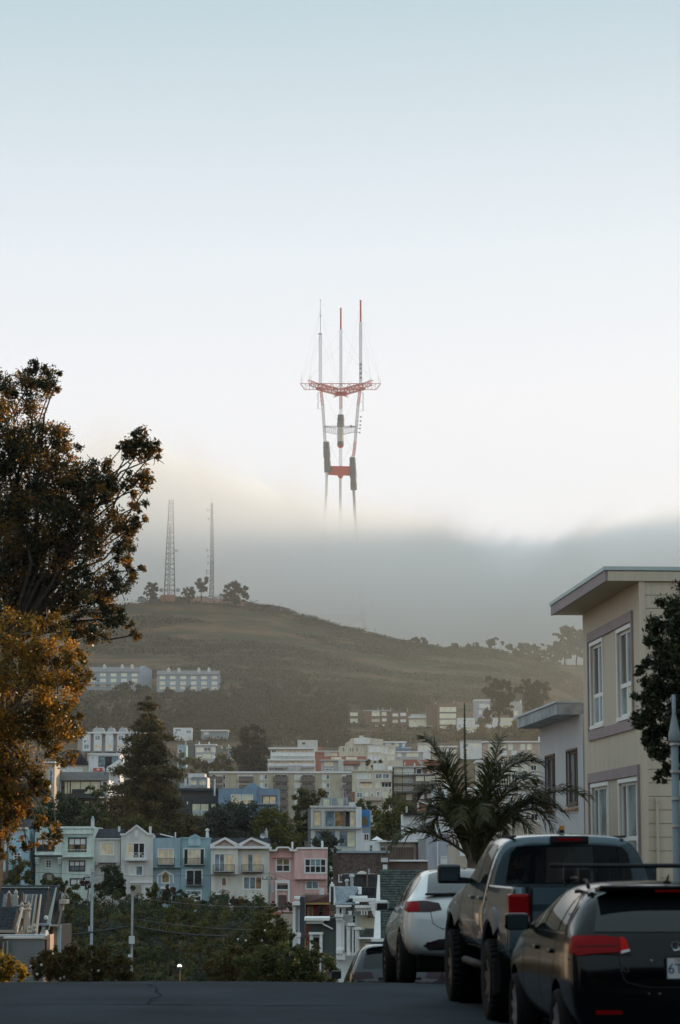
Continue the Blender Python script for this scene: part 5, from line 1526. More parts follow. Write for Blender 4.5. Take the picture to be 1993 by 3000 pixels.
b.poly('tile_ridge', TERRA, [(792, 2682), (808, 2671), (822, 2672), (826, 2678), (810, 2677), (797, 2684)], -0.3, 0.3)

# ------------------------------------------------------------------ shingled roofs at the bottom left
DSH = [mat('blue_black_shingle', (0.040, 0.048, 0.060), rough=0.9, spec=0.25), mat('blue_black_shingle_b', (0.052, 0.060, 0.072), rough=0.9, spec=0.25), mat('blue_black_shingle_c', (0.032, 0.038, 0.048), rough=0.9, spec=0.25)]
PSH = [mat('grey_shingle', (0.22, 0.24, 0.26), rough=0.9), mat('grey_shingle_b', (0.18, 0.20, 0.22), rough=0.9), mat('grey_shingle_c', (0.26, 0.28, 0.29), rough=0.9)]
VERGE = mat('verge_paint', (0.40, 0.36, 0.31), rough=0.7)
GVERGE = mat('sage_verge_paint', (0.22, 0.26, 0.245), rough=0.7)
def steep(b, name, shin, px0, px1, pyt, pyb, yt, yb, nu, nv, seed, th=0.02):
    xl, zt = b.l(px0, pyt, yt)
    xr = b.l(px1, pyt, yt)[0]
    zb = b.l(px0, pyb, yb)[1]
    q = [(xl, yb, zb), (xr, yb, zb), (xr, yt, zt), (xl, yt, zt)]
    obj(name, MB().face(q).face([(xr, yb, zb), (xr, 2 * yt - yb, zb), (xr, yt, zt)]).face([q[2], (xr, 2 * yt - yb, zb), (xl, 2 * yt - yb, zb), q[3]]).face([(xl, 2 * yt - yb, zb), q[0], q[3]]), ROOFD, b.root)
    b.shingles('shingles', shin, q, nu, nv, th, 0.2, seed)
    return q
def verge(b, m, q, x, w0, w1, proud=0.25, flare=0.0):
    """barge board standing proud of a steep roof, wider at the foot"""
    yb, zb, yt, zt = q[0][1], q[0][2], q[2][1], q[2][2]
    return obj('verge_board', MB().hexa([(x - w0, yb - proud, zb - .1), (x, yb - proud, zb - .1), (x, yb + .1, zb - .1), (x - w0, yb + .1, zb - .1), (x - w1, yt - proud * .6, zt), (x, yt - proud * .6, zt), (x, yt + .05, zt), (x - w1, yt + .05, zt)]), m, b.root)
def finial(b, px, py, y, h=0.8, m=None):
    x, z = b.l(px, py, y)
    return obj('finial', MB().lathe([(0.07, z - h), (0.07, z - h * .6), (0.13, z - h * .5), (0.13, z - h * .42), (0.05, z - h * .35), (0.10, z - h * .2), (0.03, z - h * .08), (0.01, z)], (x, y, 0), n=8), m or VERGE, b.root)
b = Site('shingled_house', 'house with broad blue black shingled roof and sage verge at bottom left', 'house', 90, 2860, 122)
q = steep(b, 'roof', DSH, -60, 172, 2593, 2712, 2.2, -1.0, 62, 26, 2)
q2 = [q[0], q[1], q[2], q[3]]
xg = b.l(174, 2712, -1.0)[0]
verge(b, mat('brown_verge', (0.16, 0.11, 0.08)), q, xg, 0.10, 0.06, 0.1)
b.box('eave', VERGE, -60, 2710, 168, 2714, -1.2, -0.6)
b.wall(-40, 2714, 177, 2860, mat('brown_boards', (0.15, 0.105, 0.08), rough=0.9, var=0.1), 5, -0.4, roof=None)
b.box('corner_post', mat('tan_corner', (0.42, 0.30, 0.22)), 155, 2714, 168, 2780, -0.6, -0.4)
b.box('trim_board', mat('powder_blue_trim', (0.36, 0.44, 0.50)), 168, 2709, 177, 2792, -0.7, -0.3)
b.box('cornice', VERGE, 174, 2636, 194, 2648, 0.5, 2)
b.box('cornice_bracket', VERGE, 174, 2648, 181, 2668, 0.8, 2)
b = Site('shingled_house', 'nearer shingled house with dormer, spiked finials and tall sunlit verges', 'house', 70, 2860, 112)
q = steep(b, 'roof', DSH, -50, 143, 2600, 2718, 1.6, -1.2, 56, 28, 6)
x = b.l(144, 2718, -1.2)[0]
verge(b, GVERGE, q, x, 0.17, 0.05, 0.22)
b.box('ridge_board', GVERGE, -50, 2599, 142, 2602, 1.4, 1.8)
b.box('porch_eave', GREYBL, 108, 2707, 146, 2712, -1.6, -1.0)
for k in range(7):
    b.box('step', WHITE, 114 + k * 1.5, 2742 - k * 4, 134, 2746 - k * 4, -1.4 + 0.12 * k, 0)
obj('roof_lamp', MB().lathe([(0.01, 0), (0.09, 0.05), (0.09, 0.16), (0.02, 0.2)], (b.l(135, 2695, -1)[0], -1.0, b.l(135, 2695, -1)[1]), n=8), CHIM, b.root)
b = Site('shingled_house', 'grey shingled dormer gable with pale verges and ball finials', 'house', 85, 2760, 108)
q = steep(b, 'roof', PSH, 64, 105, 2620, 2744, 0.8, -0.7, 12, 30, 7)
for px, w0, w1, m in ((108, 0.10, 0.05, VERGE), (95, 0.10, 0.04, VERGE), (84, 0.10, 0.03, VERGE), (66, 0.10, 0.06, VERGE)):
    verge(b, m, q, b.l(px, 2744, -0.7)[0], w0, w1, 0.25)
b.box('dormer_window', PANE['d'], 70, 2645, 80, 2652, -0.2, 0.2)
b.box('dormer_sill', GREYP, 50, 2652, 86, 2655, -0.5, 0.2)
q = steep(b, 'side_roof', PSH, 12, 50, 2620, 2660, 0.6, 0.0, 12, 10, 8)
for px, py, y in ((47, 2604, -0.3), (27, 2608, -0.3), (84, 2640, -0.9), (88, 2708, -1.2), (102, 2704, -1.1), (65, 2640, -0.6)):
    finial(b, px, py, y, 0.75)
for px, p2, m in ((47, 2655, GVERGE), (27, 2660, BROWNTRIM), (66, 2745, BROWNTRIM), (84, 2740, VERGE), (88, 2742, VERGE), (102, 2742, VERGE), (76, 2742, VERGE)):
    x, z1 = b.l(px, 2616 if px < 70 else 2650 if px < 86 else 2712, -0.4)
    z0 = b.l(px, p2, -0.4)[1]
    obj('post', MB().hexa([(x - .10, -.5, z0), (x + .10, -.5, z0), (x + .10, -.25, z0), (x - .10, -.25, z0), (x - .05, -.45, z1), (x + .05, -.45, z1), (x + .05, -.3, z1), (x - .05, -.3, z1)]), m, b.root)
b = Site('shingled_house', 'low dark roof with pale gutter at the left frame edge', 'house', 20, 2760, 98)
q = steep(b, 'roof', DSH, -60, 51, 2657, 2724, 0.8, -0.8, 28, 16, 11)
verge(b, VERGE, q, b.l(52, 2724, -0.8)[0], 0.11, 0.05, 0.25)
b.poly('verge_foot', VERGE, [(41, 2734), (50, 2730), (53, 2708), (49, 2712)], -1.1, -0.7)
b.box('gutter', VERGE, -60, 2725, 42, 2733, -1.1, -0.7)
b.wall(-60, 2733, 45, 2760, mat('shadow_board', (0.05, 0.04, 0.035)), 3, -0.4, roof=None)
b.box('beam', VERGE, -20, 2738, 27, 2743, -0.8, -0.4)
b = Site('house', 'flat roofed blue grey house with white coping and sunlit end wall at lower left', 'house', 80, 2870, 88)
x0, x1, z0, z1 = b.rect(10, 2750, 128, 2880, 0)
obj('wall', MB().box(x0, x1 - .01, 0.03, 1.5, z0 - 3, z1), mat('umber_side', (0.13, 0.09, 0.07), rough=0.9), b.root)
BB = mat('blue_grey_board', (0.145, 0.185, 0.22), rough=0.85, var=0.06)
n = 15
for j in range(n):
    za, zb = z0 + (z1 - z0) * j / n, z0 + (z1 - z0) * (j + 1) / n
    obj('siding_board', MB().hexa([(x0, -.02, za), (x1, -.02, za), (x1, .03, za), (x0, .03, za), (x0, .012, zb - .004), (x1, .012, zb - .004), (x1, .03, zb - .004), (x0, .03, zb - .004)]), BB, b.root)
b.box('coping', mat('coping_grey', (0.52, 0.55, 0.58)), 10, 2745, 129, 2750, -0.08, 1.5)
b.box('parapet', GREYBL, -30, 2740, 127, 2745, 0.5, 1.5)
b.box('end_wall', mat('tan_corner', (0.42, 0.30, 0.22)), 137, 2740, 147, 2800, 0.1, 1.2)
b.poly('end_wall', mat('tan_corner', (0.42, 0.30, 0.22)), [(128, 2755), (137, 2753), (147, 2751), (147, 2738), (128, 2744)], 0.08, 1.2)
b.box('end_trim', VERGE, 128, 2756, 131, 2810, 0.05, 0.4)
for px, pt in ((10, 2758), (22, 2756)):
    xa_, zb_ = b.l(px - 4, 2826, -0.15)
    xb_ = b.l(px + 5, 2826, -0.15)[0]
    xt_, zt_ = b.l(px, pt, -0.15)
    obj('barge_board', MB().hexa([(xa_, -.2, zb_), (xb_, -.2, zb_), (xb_, -.08, zb_), (xa_, -.08, zb_), (xt_ - .01, -.2, zt_), (xt_ + .02, -.2, zt_), (xt_ + .02, -.08, zt_), (xt_ - .01, -.08, zt_)]), GVERGE, b.root)
b.box('dark_gable', DARKB, -40, 2750, 10, 2880, -0.05, 4)

# ------------------------------------------------------------------ poles, wires and lamps
def pole(name, label, cat, px, pyt, pyb, d, r, m, extra=None, group=None):
    a, c = P(px, pyb, d), P(px, pyt, d)
    z = TZ(a.x, d) - 0.5
    t = thing(name, label, cat, (a.x, d, z), group=group)
    h = c.z - z
    obj('shaft', MB().tube((0, 0, 0), (0, 0, h), r, r * 0.75, n=10), m, t, smooth=True)
    return t, h
gw = mat('weathered_pole', (0.26, 0.26, 0.25), rough=0.9, var=0.15)
t, h = pole('street_lamp', 'tall pale grey metal pole among the left shrubs', 'lamp post', 268, 2556, 2775, 150, 0.11, mat('pole_grey', (0.25, 0.29, 0.32), rough=0.5))
obj('pole_cap', MB().tube((0, 0, h), (0, 0, h + .25), 0.14, n=8).box(-.45, .45, -.06, .06, h - .5, h - .35).box(-.4, -.25, -.08, .08, h - .3, h - .1), METAL, t)
for k in range(3):
    obj('bracket', MB().box(-.2, -.1, -.1, .1, h - 1.6 - 2 * k, h - 1.3 - 2 * k), METAL, t)
t, h = pole('utility_pole', 'thin wooden utility pole with white boxes in front of the green slope', 'utility pole', 386, 2618, 2840, 140, 0.09, gw)
zz = lambda py: P(386, py, 140).z - t.location.z
obj('meter_box', MB().box(-.16, .16, -.22, -.09, zz(2765), zz(2742)), mat('box_white', (0.6, 0.62, 0.6)), t)
obj('junction_box', MB().box(-.2, .02, -.2, -.09, zz(2804), zz(2796)), mat('box_white', (0.6, 0.62, 0.6)), t)
obj('conduit', MB().tube((0.13, -.03, zz(2760)), (0.13, -.03, zz(2690)), 0.025), DARKTRIM, t)
t, h = pole('utility_pole', 'stout wooden utility pole between the cream and pink houses', 'utility pole', 789, 2556, 2672, 296, 0.17, gw)
obj('crossarm', MB().box(-.9, .9, -.08, .08, h - .9, h - .75), gw, t)
for sx in (-.8, -.3, .3, .8):
    obj('insulator', MB().tube((sx, 0, h - .75), (sx, 0, h - .5), 0.06), DARKTRIM, t)
obj('transformer', MB().tube((0.35, -.1, h - 2.4), (0.35, -.1, h - 1.4), 0.22, n=10), METAL, t)
t, h = pole('street_lamp', 'grey street pole with stepped collar at the right frame edge', 'lamp post', 1987, 2035, 2700, 36, 0.075, mat('pole_teal_grey', (0.20, 0.25, 0.28), rough=0.6))
hc = P(1987, 2150, 36).z - t.location.z
t.children[0].data = t.children[0].data.copy()
for v in t.children[0].data.vertices:
    if v.co.z > 1:
        v.co.z = hc
obj('upper_pole', MB().tube((0, 0, hc), (0, 0, h), 0.032, 0.03, n=10), mat('pole_pale_grey', (0.25, 0.29, 0.32), rough=0.6), t, smooth=True)
obj('collar', MB().lathe([(0.075, hc - .12), (0.092, hc - .10), (0.092, hc), (0.075, hc + .06), (0.033, hc + .28)], (0, 0, 0), n=14), mat('pole_pale_grey', (0.25, 0.29, 0.32), rough=0.6), t, smooth=True)
for py in (2180, 2260, 2340, 2420):
    zc = P(1987, py, 36).z - t.location.z
    obj('band', MB().tube((0, 0, zc - .02), (0, 0, zc + .02), 0.079, n=12), METAL, t)
def wire(label, a, c, sag, r, n=14):
    mb = MB()
    pts = []
    for i in range(n + 1):
        q = i / n
        p = Vector(a).lerp(Vector(c), q)
        p.z -= sag * 4 * q * (1 - q)
        pts.append(p)
    mb.path(pts, r, 4)
    return tag(obj('overhead_wire', mb, IRON), label, 'wire', 'overhead wires')
wire('thick black cable bundle sagging across the green slope', P(-60, 2748, 140), P(386, 2712, 140), 0.25, 0.045)
wire('thick black cable bundle running from the thin wooden pole to the right', P(386, 2712, 140), P(800, 2738, 140), 0.3, 0.045)
wire('fine wire across the mint and grey house fronts', P(-50, 2544, 290), P(789, 2558, 296), 0.6, 0.02)
wire('fine wire crossing the pink house front down to the right', P(789, 2556, 296), P(1000, 2600, 270), 0.4, 0.025)
wire('fine wire below the front doors of the cream house', P(386, 2628, 140), P(870, 2652, 180), 0.3, 0.018)
wire('fine wire over the shrubs beneath the blue houses', P(386, 2690, 140), P(800, 2724, 160), 0.2, 0.018)
# round traffic mirror lamp
p = P(526, 2862, 64)
t = thing('park_lamp', 'small globe lamp with bright white top on a thin post behind the crest', 'lamp', (p.x, 64, ROAD_Z(64) - 0.5))
hz = P(526, 2832, 64).z - t.location.z
obj('post', MB().tube((0, 0, 0), (0, 0, hz - .07), 0.02, n=8), DARKTRIM, t)
obj('globe', MB().lathe([(0.005, hz - .09), (0.05, hz - .075), (0.062, hz - .04), (0.06, hz)], (0, 0, 0), n=14), mat('globe_grey', (0.10, 0.14, 0.16), rough=0.2), t, smooth=True)
gl = mat('lit_globe', (0.9, 0.9, 0.9))
gl.node_tree.nodes['Principled BSDF'].inputs['Emission Color'].default_value = (1, 0.97, 0.92, 1)
gl.node_tree.nodes['Principled BSDF'].inputs['Emission Strength'].default_value = 1.5
obj('lit_cap', MB().lathe([(0.06, hz + .001), (0.055, hz + .03), (0.035, hz + .055), (0.003, hz + .065)], (0, 0, 0), n=14), gl, t, smooth=True)
# ------------------------------------------------------------------ plants
def leaf_mesh(name, pos, size, rng, mats, mi=None, tint=None, flat=0.0, aspect=0.55, droop=0.0):
    """one diamond shaped blade per position"""
    n = len(pos)
    nrm = rng.normal(size=(n, 3))
    nrm[:, 2] += flat * np.abs(rng.normal(size=n)) * 2
    nrm /= np.linalg.norm(nrm, axis=1)[:, None]
    ref = rng.normal(size=(n, 3))
    ref[:, 2] -= droop
    u = np.cross(nrm, ref)
    u /= np.linalg.norm(u, axis=1)[:, None] + 1e-9
    v = np.cross(nrm, u)
    sz = (size * rng.uniform(0.65, 1.35, n))[:, None] if np.isscalar(size) else (np.asarray(size) * rng.uniform(0.7, 1.3, n))[:, None]
    bend = nrm * sz * 0.22
    co = np.empty((n, 4, 3))
    co[:, 0] = pos - v * sz * 0.5 - bend
    co[:, 1] = pos + u * sz * aspect * 0.5 - v * sz * 0.05
    co[:, 2] = pos + v * sz * 0.5 - bend
    co[:, 3] = pos - u * sz * aspect * 0.5 - v * sz * 0.05
    me = bpy.data.meshes.new(name)
    me.vertices.add(n * 4)
    me.vertices.foreach_set('co', co.reshape(-1))
    me.loops.add(n * 4)
    me.loops.foreach_set('vertex_index', np.arange(n * 4, dtype=np.int32))
    me.polygons.add(n)
    me.polygons.foreach_set('loop_start', np.arange(0, n * 4, 4, dtype=np.int32))
    me.polygons.foreach_set('loop_total', np.full(n, 4, dtype=np.int32))
    for m in mats if isinstance(mats, (list, tuple)) else [mats]:
        me.materials.append(m)
    if mi is not None:
        me.polygons.foreach_set('material_index', np.asarray(mi, dtype=np.int32))
    a = me.attributes.new('tint', 'FLOAT', 'FACE')
    t = rng.uniform(0, 1, n) if tint is None else np.clip(tint, 0, 1)
    a.data.foreach_set('value', t.astype(np.float32))
    me.update()
    return me

def clumps(rng, c, r, n, sub=14, squash=0.85, rag=0.30):
    """n leaf positions in ragged sub-clumps about a crown lobe; also a slow colour value per sub-clump"""
    d = rng.normal(size=(sub, 3))
    d /= np.linalg.norm(d, axis=1)[:, None]
    rad = rng.uniform(0.35, 1.0, sub) ** 0.6
    cc = d * rad[:, None] * r * np.array([1, 1, squash])
    k = rng.integers(0, sub, n)
    off = rng.normal(size=(n, 3)) * r * rag * rng.uniform(0.6, 1.2, sub)[k][:, None] * 0.52
    tint = rng.uniform(0, 1, sub)[k] ** 1.5 * 0.7 + rng.uniform(0, 1, n) * 0.3
    return np.array(c) + cc[k] + off, tint

BARK = mat('bark', (0.035, 0.028, 0.023), rough=0.95, var=0.3, scale=6)
BARKP = mat('pale_bark', (0.15, 0.125, 0.10), rough=0.95, var=0.3, scale=6)

def limb(mb, a, c, r0, r1, rng, n=5, wob=0.08):
    a, c = np.array(a, float), np.array(c, float)
    L = np.linalg.norm(c - a)
    pts = []
    for i in range(n + 1):
        t = i / n
        p = a + (c - a) * t
        p[2] += L * 0.10 * math.sin(math.pi * t)
        if 0 < i < n:
            p = p + rng.normal(size=3) * L * wob * 0.5
        pts.append(p)
    mb.path(pts, [r0 + (r1 - r0) * i / n for i in range(n + 1)], 5)

def tree(name, label, cat, d, blobs, base, m, leaf=7.0, dens=1.0, trunk=0.0, group=None, seed=1, sub=14, rag=0.30, depth=0.8, flat=0.0, part='crown', bark=None, aspect=0.55, flowers=None, squash=0.9, fork=None, bn=0):
    """a plant seen at distance d: blobs are (px, py, radius in photo pixels) lobes of its crown, leaf the blade length in photo pixels"""
    rng = np.random.default_rng(seed)
    if d > 80:
        dens, leaf, blobs = dens * 1.7, leaf * 1.12, [(q[0], q[1], q[2] * 1.12) + tuple(q[3:]) for q in blobs]
    k = SZ(d)
    b = P(base[0], base[1], d)
    t = thing(name, label, cat, b, group=group)
    pos, tint = [], []
    cs = []
    for bl in blobs:
        px, py, r = bl[:3]
        dy = bl[3] * k * 100 if len(bl) > 3 else rng.uniform(-1, 1) * depth * r * k * 0.8
        c = P(px, py, d + dy) - b
        cs.append((c, r * k))
        n = int(dens * 17.0 * (r / leaf) ** 2) + 30
        p, ti = clumps(rng, c, r * k, n, max(5, min(60, int(sub * (r * 1.0 / (leaf * 6)) ** 1.2))), squash, rag)
        pos.append(p)
        tint.append(ti)
    pos, tint = np.concatenate(pos), np.concatenate(tint)
    me = leaf_mesh(part, pos, leaf * k, rng, m, tint=tint, flat=flat, aspect=aspect)
    link(part, me, t)
    if trunk:
        mb = MB()
        f = P(*fork, d) - b if fork else sum((c for c, r in cs), Vector()) / len(cs)
        limb(mb, (0, 0, -1.5), f, trunk, trunk * 0.7, rng, 5, 0.03)
        for c, r in cs:
            limb(mb, f, c, trunk * 0.30, trunk * 0.06, rng, 4)
            for q in range(bn):
                e = np.array(c) + rng.normal(size=3) * r * 0.6
                limb(mb, c, e, trunk * 0.08, trunk * 0.03, rng, 3)
        obj('trunk', mb, bark or BARK, t)
    if flowers:
        fm, fn, fs = flowers
        idx = rng.choice(len(pos), fn, replace=False)
        fp = pos[idx].copy()
        fp[:, 1] -= np.abs(rng.normal(size=fn)) * k * 8 + k * 10
        mb = MB()
        for p in fp:
            mb.lathe([(0.01, -fs), (fs, 0), (fs * .8, fs * .7), (0.01, fs)], p, n=6)
        obj('blossom', mb, fm, t, kind='stuff')
    return t

L_DARK = leaf_mat('leaf_dark_green', (0.022, 0.036, 0.013), (0.066, 0.090, 0.026), 0.25)
L_MID = leaf_mat('leaf_mid_green', (0.044, 0.062, 0.018), (0.130, 0.145, 0.038), 0.28)
L_OLIVE = leaf_mat('leaf_olive', (0.060, 0.062, 0.017), (0.165, 0.145, 0.034), 0.28)
L_YELG = leaf_mat('leaf_yellow_green', (0.075, 0.080, 0.014), (0.190, 0.175, 0.032), 0.3)
L_BLUEG = leaf_mat('leaf_grey_green', (0.040, 0.052, 0.042), (0.100, 0.112, 0.080), 0.25)
L_CON = leaf_mat('needle_brown_green', (0.044, 0.045, 0.015), (0.185, 0.125, 0.036), 0.2)
L_RUST = leaf_mat('leaf_rust_green', (0.046, 0.050, 0.017), (0.165, 0.105, 0.030), 0.28)
L_MAROON = leaf_mat('leaf_maroon', (0.050, 0.016, 0.016), (0.120, 0.030, 0.028), 0.25)
L_FOREST = leaf_mat('needle_forest', (0.013, 0.017, 0.009), (0.048, 0.042, 0.020), 0.15)
L_CYP = leaf_mat('needle_cypress', (0.022, 0.030, 0.020), (0.050, 0.058, 0.036), 0.15)
L_GOLD = leaf_mat('leaf_bronze_gold', (0.034, 0.040, 0.015), (0.28, 0.165, 0.030), 0.50, ((0.12, 0.085, 0.012), (0.90, 0.42, 0.045)), 0.35)  # bronze and golden leaves carry part of the low sun's orange
L_BRONZE = leaf_mat('leaf_bronze_green', (0.018, 0.032, 0.022), (0.070, 0.066, 0.030), 0.42, ((0.028, 0.040, 0.014), (0.85, 0.38, 0.04)), 0.35)
L_SUNY = leaf_mat('leaf_golden_shrub', (0.10, 0.085, 0.015), (0.32, 0.22, 0.03), 0.45, ((0.40, 0.26, 0.03), (0.75, 0.44, 0.05)), 0.4)
L_STREET = leaf_mat('leaf_street_tree', (0.018, 0.030, 0.015), (0.060, 0.066, 0.022), 0.22, None, 0.35)

# --- the two tall trees at the left edge
tree('bronze_tree', 'tall dark bronze tree rising highest against the sky at the left edge', 'tree', 66,
     [(40, 1250, 95), (110, 1120, 62), (115, 1075, 34), (45, 1130, 60), (-30, 1280, 120), (150, 1290, 70), (190, 1330, 50), (70, 1400, 120), (-20, 1450, 130), (160, 1420, 85), (220, 1400, 55),
      (110, 1520, 110), (10, 1580, 120), (230, 1500, 60), (290, 1380, 55), (270, 1450, 65), (320, 1420, 40), (300, 1540, 70), (240, 1590, 80), (150, 1640, 85), (370, 1560, 45), (350, 1620, 50),
      (60, 1690, 90), (-10, 1730, 90), (340, 1700, 55), (300, 1760, 50), (240, 1720, 70), (170, 1750, 70), (375, 1680, 30), (270, 1830, 55), (330, 1800, 45), (225, 1850, 45), (400, 1860, 22), (385, 1835, 16),
      (410, 1320, 50), (440, 1300, 36), (400, 1285, 36), (360, 1310, 24), (455, 1340, 28), (415, 1400, 42), (435, 1420, 26), (385, 1440, 26), (405, 1480, 26), (370, 1420, 22), (465, 1310, 18),
      (410, 1530, 26), (415, 1670, 14), (150, 1130, 24), (175, 1090, 12)],
     (-60, 3100), L_BRONZE, 9.5, 2.1, 0.22, seed=21, rag=0.36, fork=(20, 1900), depth=0.9, bn=3, bark=BARK)
tree('golden_tree', 'broad golden leaved tree glowing in low sun at the left edge', 'tree', 62,
     [(60, 1860, 85), (140, 1850, 60), (30, 1950, 100), (130, 1940, 80), (200, 1920, 55), (60, 2060, 110), (170, 2030, 75), (230, 1990, 45), (-20, 2050, 100), (220, 2080, 40), (40, 2180, 110), (140, 2140, 70),
      (200, 2140, 50), (180, 2210, 45), (-20, 2200, 100), (60, 2280, 75), (20, 2350, 80), (110, 2330, 38), (-30, 2320, 80), (60, 2400, 45), (10, 2430, 40), (110, 2420, 34), (150, 2440, 34), (85, 2465, 26), (170, 2460, 18), (120, 2290, 30), (250, 1960, 28), (20, 2500, 24), (80, 2490, 14)],
     (-70, 3100), L_GOLD, 9.5, 1.5, 0.20, seed=22, rag=0.34, fork=(-20, 2150), depth=0.9, bn=2, bark=BARKP)
tree('golden_shrub', 'bright golden shrub catching the sun at the bottom left corner', 'shrub', 67,
     [(10, 2840, 40), (45, 2840, 32), (20, 2815, 20), (35, 2812, 12), (65, 2855, 26), (-20, 2830, 45), (76, 2858, 12), (40, 2818, 10)], (20, 2960), L_SUNY, 9, 2.2, 0, seed=23, part='foliage')
tree('flowering_bush', 'large rounded rust green bush with white blossoms behind the crest', 'bush', 58,
     [(130, 2840, 45), (180, 2815, 45), (240, 2800, 42), (300, 2810, 45), (350, 2840, 42), (250, 2850, 60), (190, 2860, 55), (320, 2865, 50), (120, 2815, 30), (380, 2862, 26), (210, 2785, 22), (270, 2785, 20), (150, 2790, 24), (100, 2860, 25)],
     (240, 2960), L_RUST, 8, 1.9, 0, seed=24, part='foliage', flowers=(mat('white_blossom', (0.75, 0.75, 0.72)), 16, 0.035))

# --- tall conifer
def conifer(name, label, d, px, pyt, pyb, half, m, leaf, seed, tiers=24, dens=1.0, ragged=0.5, trunk=0.35, group=None, lean=0):
    rng = np.random.default_rng(seed)
    b = P(px, pyb, d)
    k = SZ(d)
    t = thing(name, label, 'tree', b, group=group)
    H = (pyb - pyt) * k
    W = half * k
    pos, tint = [], []
    mb = MB()
    mb.path([(0, 0, -2), (0, 0, H * 0.5), (lean * k, 0, H * 0.97)], [trunk, trunk * 0.6, 0.04], 7)
    for i in range(tiers):
        f = (i + rng.uniform(0, 0.8)) / tiers
        z = H * (0.02 + 0.96 * f)
        w = W * (1 - f) ** 0.72 * (0.9 + 0.3 * math.sin(i * 2.1)) + W * 0.04
        nb = 9
        for j in range(nb):
            an = 2 * math.pi * (j + rng.uniform(0, 1)) / nb
            L = w * rng.uniform(1 - ragged, 1.12)
            e = np.array([math.cos(an) * L, math.sin(an) * L, z - L * 0.10 + rng.uniform(-.3, .3)])
            s0 = np.array([0, 0, z])
            if j % 2 == 0:
                mb.tube(s0, e * 0.9 + s0 * 0.1, max(0.02, trunk * 0.13 * (1 - f)), 0.01, 4, caps=False)
            n = int(dens * 9.0 * (L / (leaf * k)) ** 1.25) + 14
            q = rng.uniform(0.15, 1.0, n) ** 0.75
            p = s0 + (e - s0) * q[:, None]
            p += rng.normal(size=(n, 3)) * np.array([0.16, 0.16, 0.10]) * (L * 0.55 + leaf * k)
            p[:, 2] += 0.05 * L * np.sin(q * 3)
            pos.append(p)
            tint.append(rng.uniform(0, 1) * 0.5 + rng.uniform(0, .5, n))
    pos, tint = np.concatenate(pos), np.concatenate(tint)
    link('crown', leaf_mesh('crown', pos, leaf * k, rng, m, tint=tint, aspect=0.5), t)
    obj('trunk', mb, BARK, t)
    return t
conifer('conifer', 'tall brown green conifer standing above the grey row houses', 385, 430, 2035, 2470, 150, L_CON, 8, 31, 27, 1.6, 0.5, 0.5)

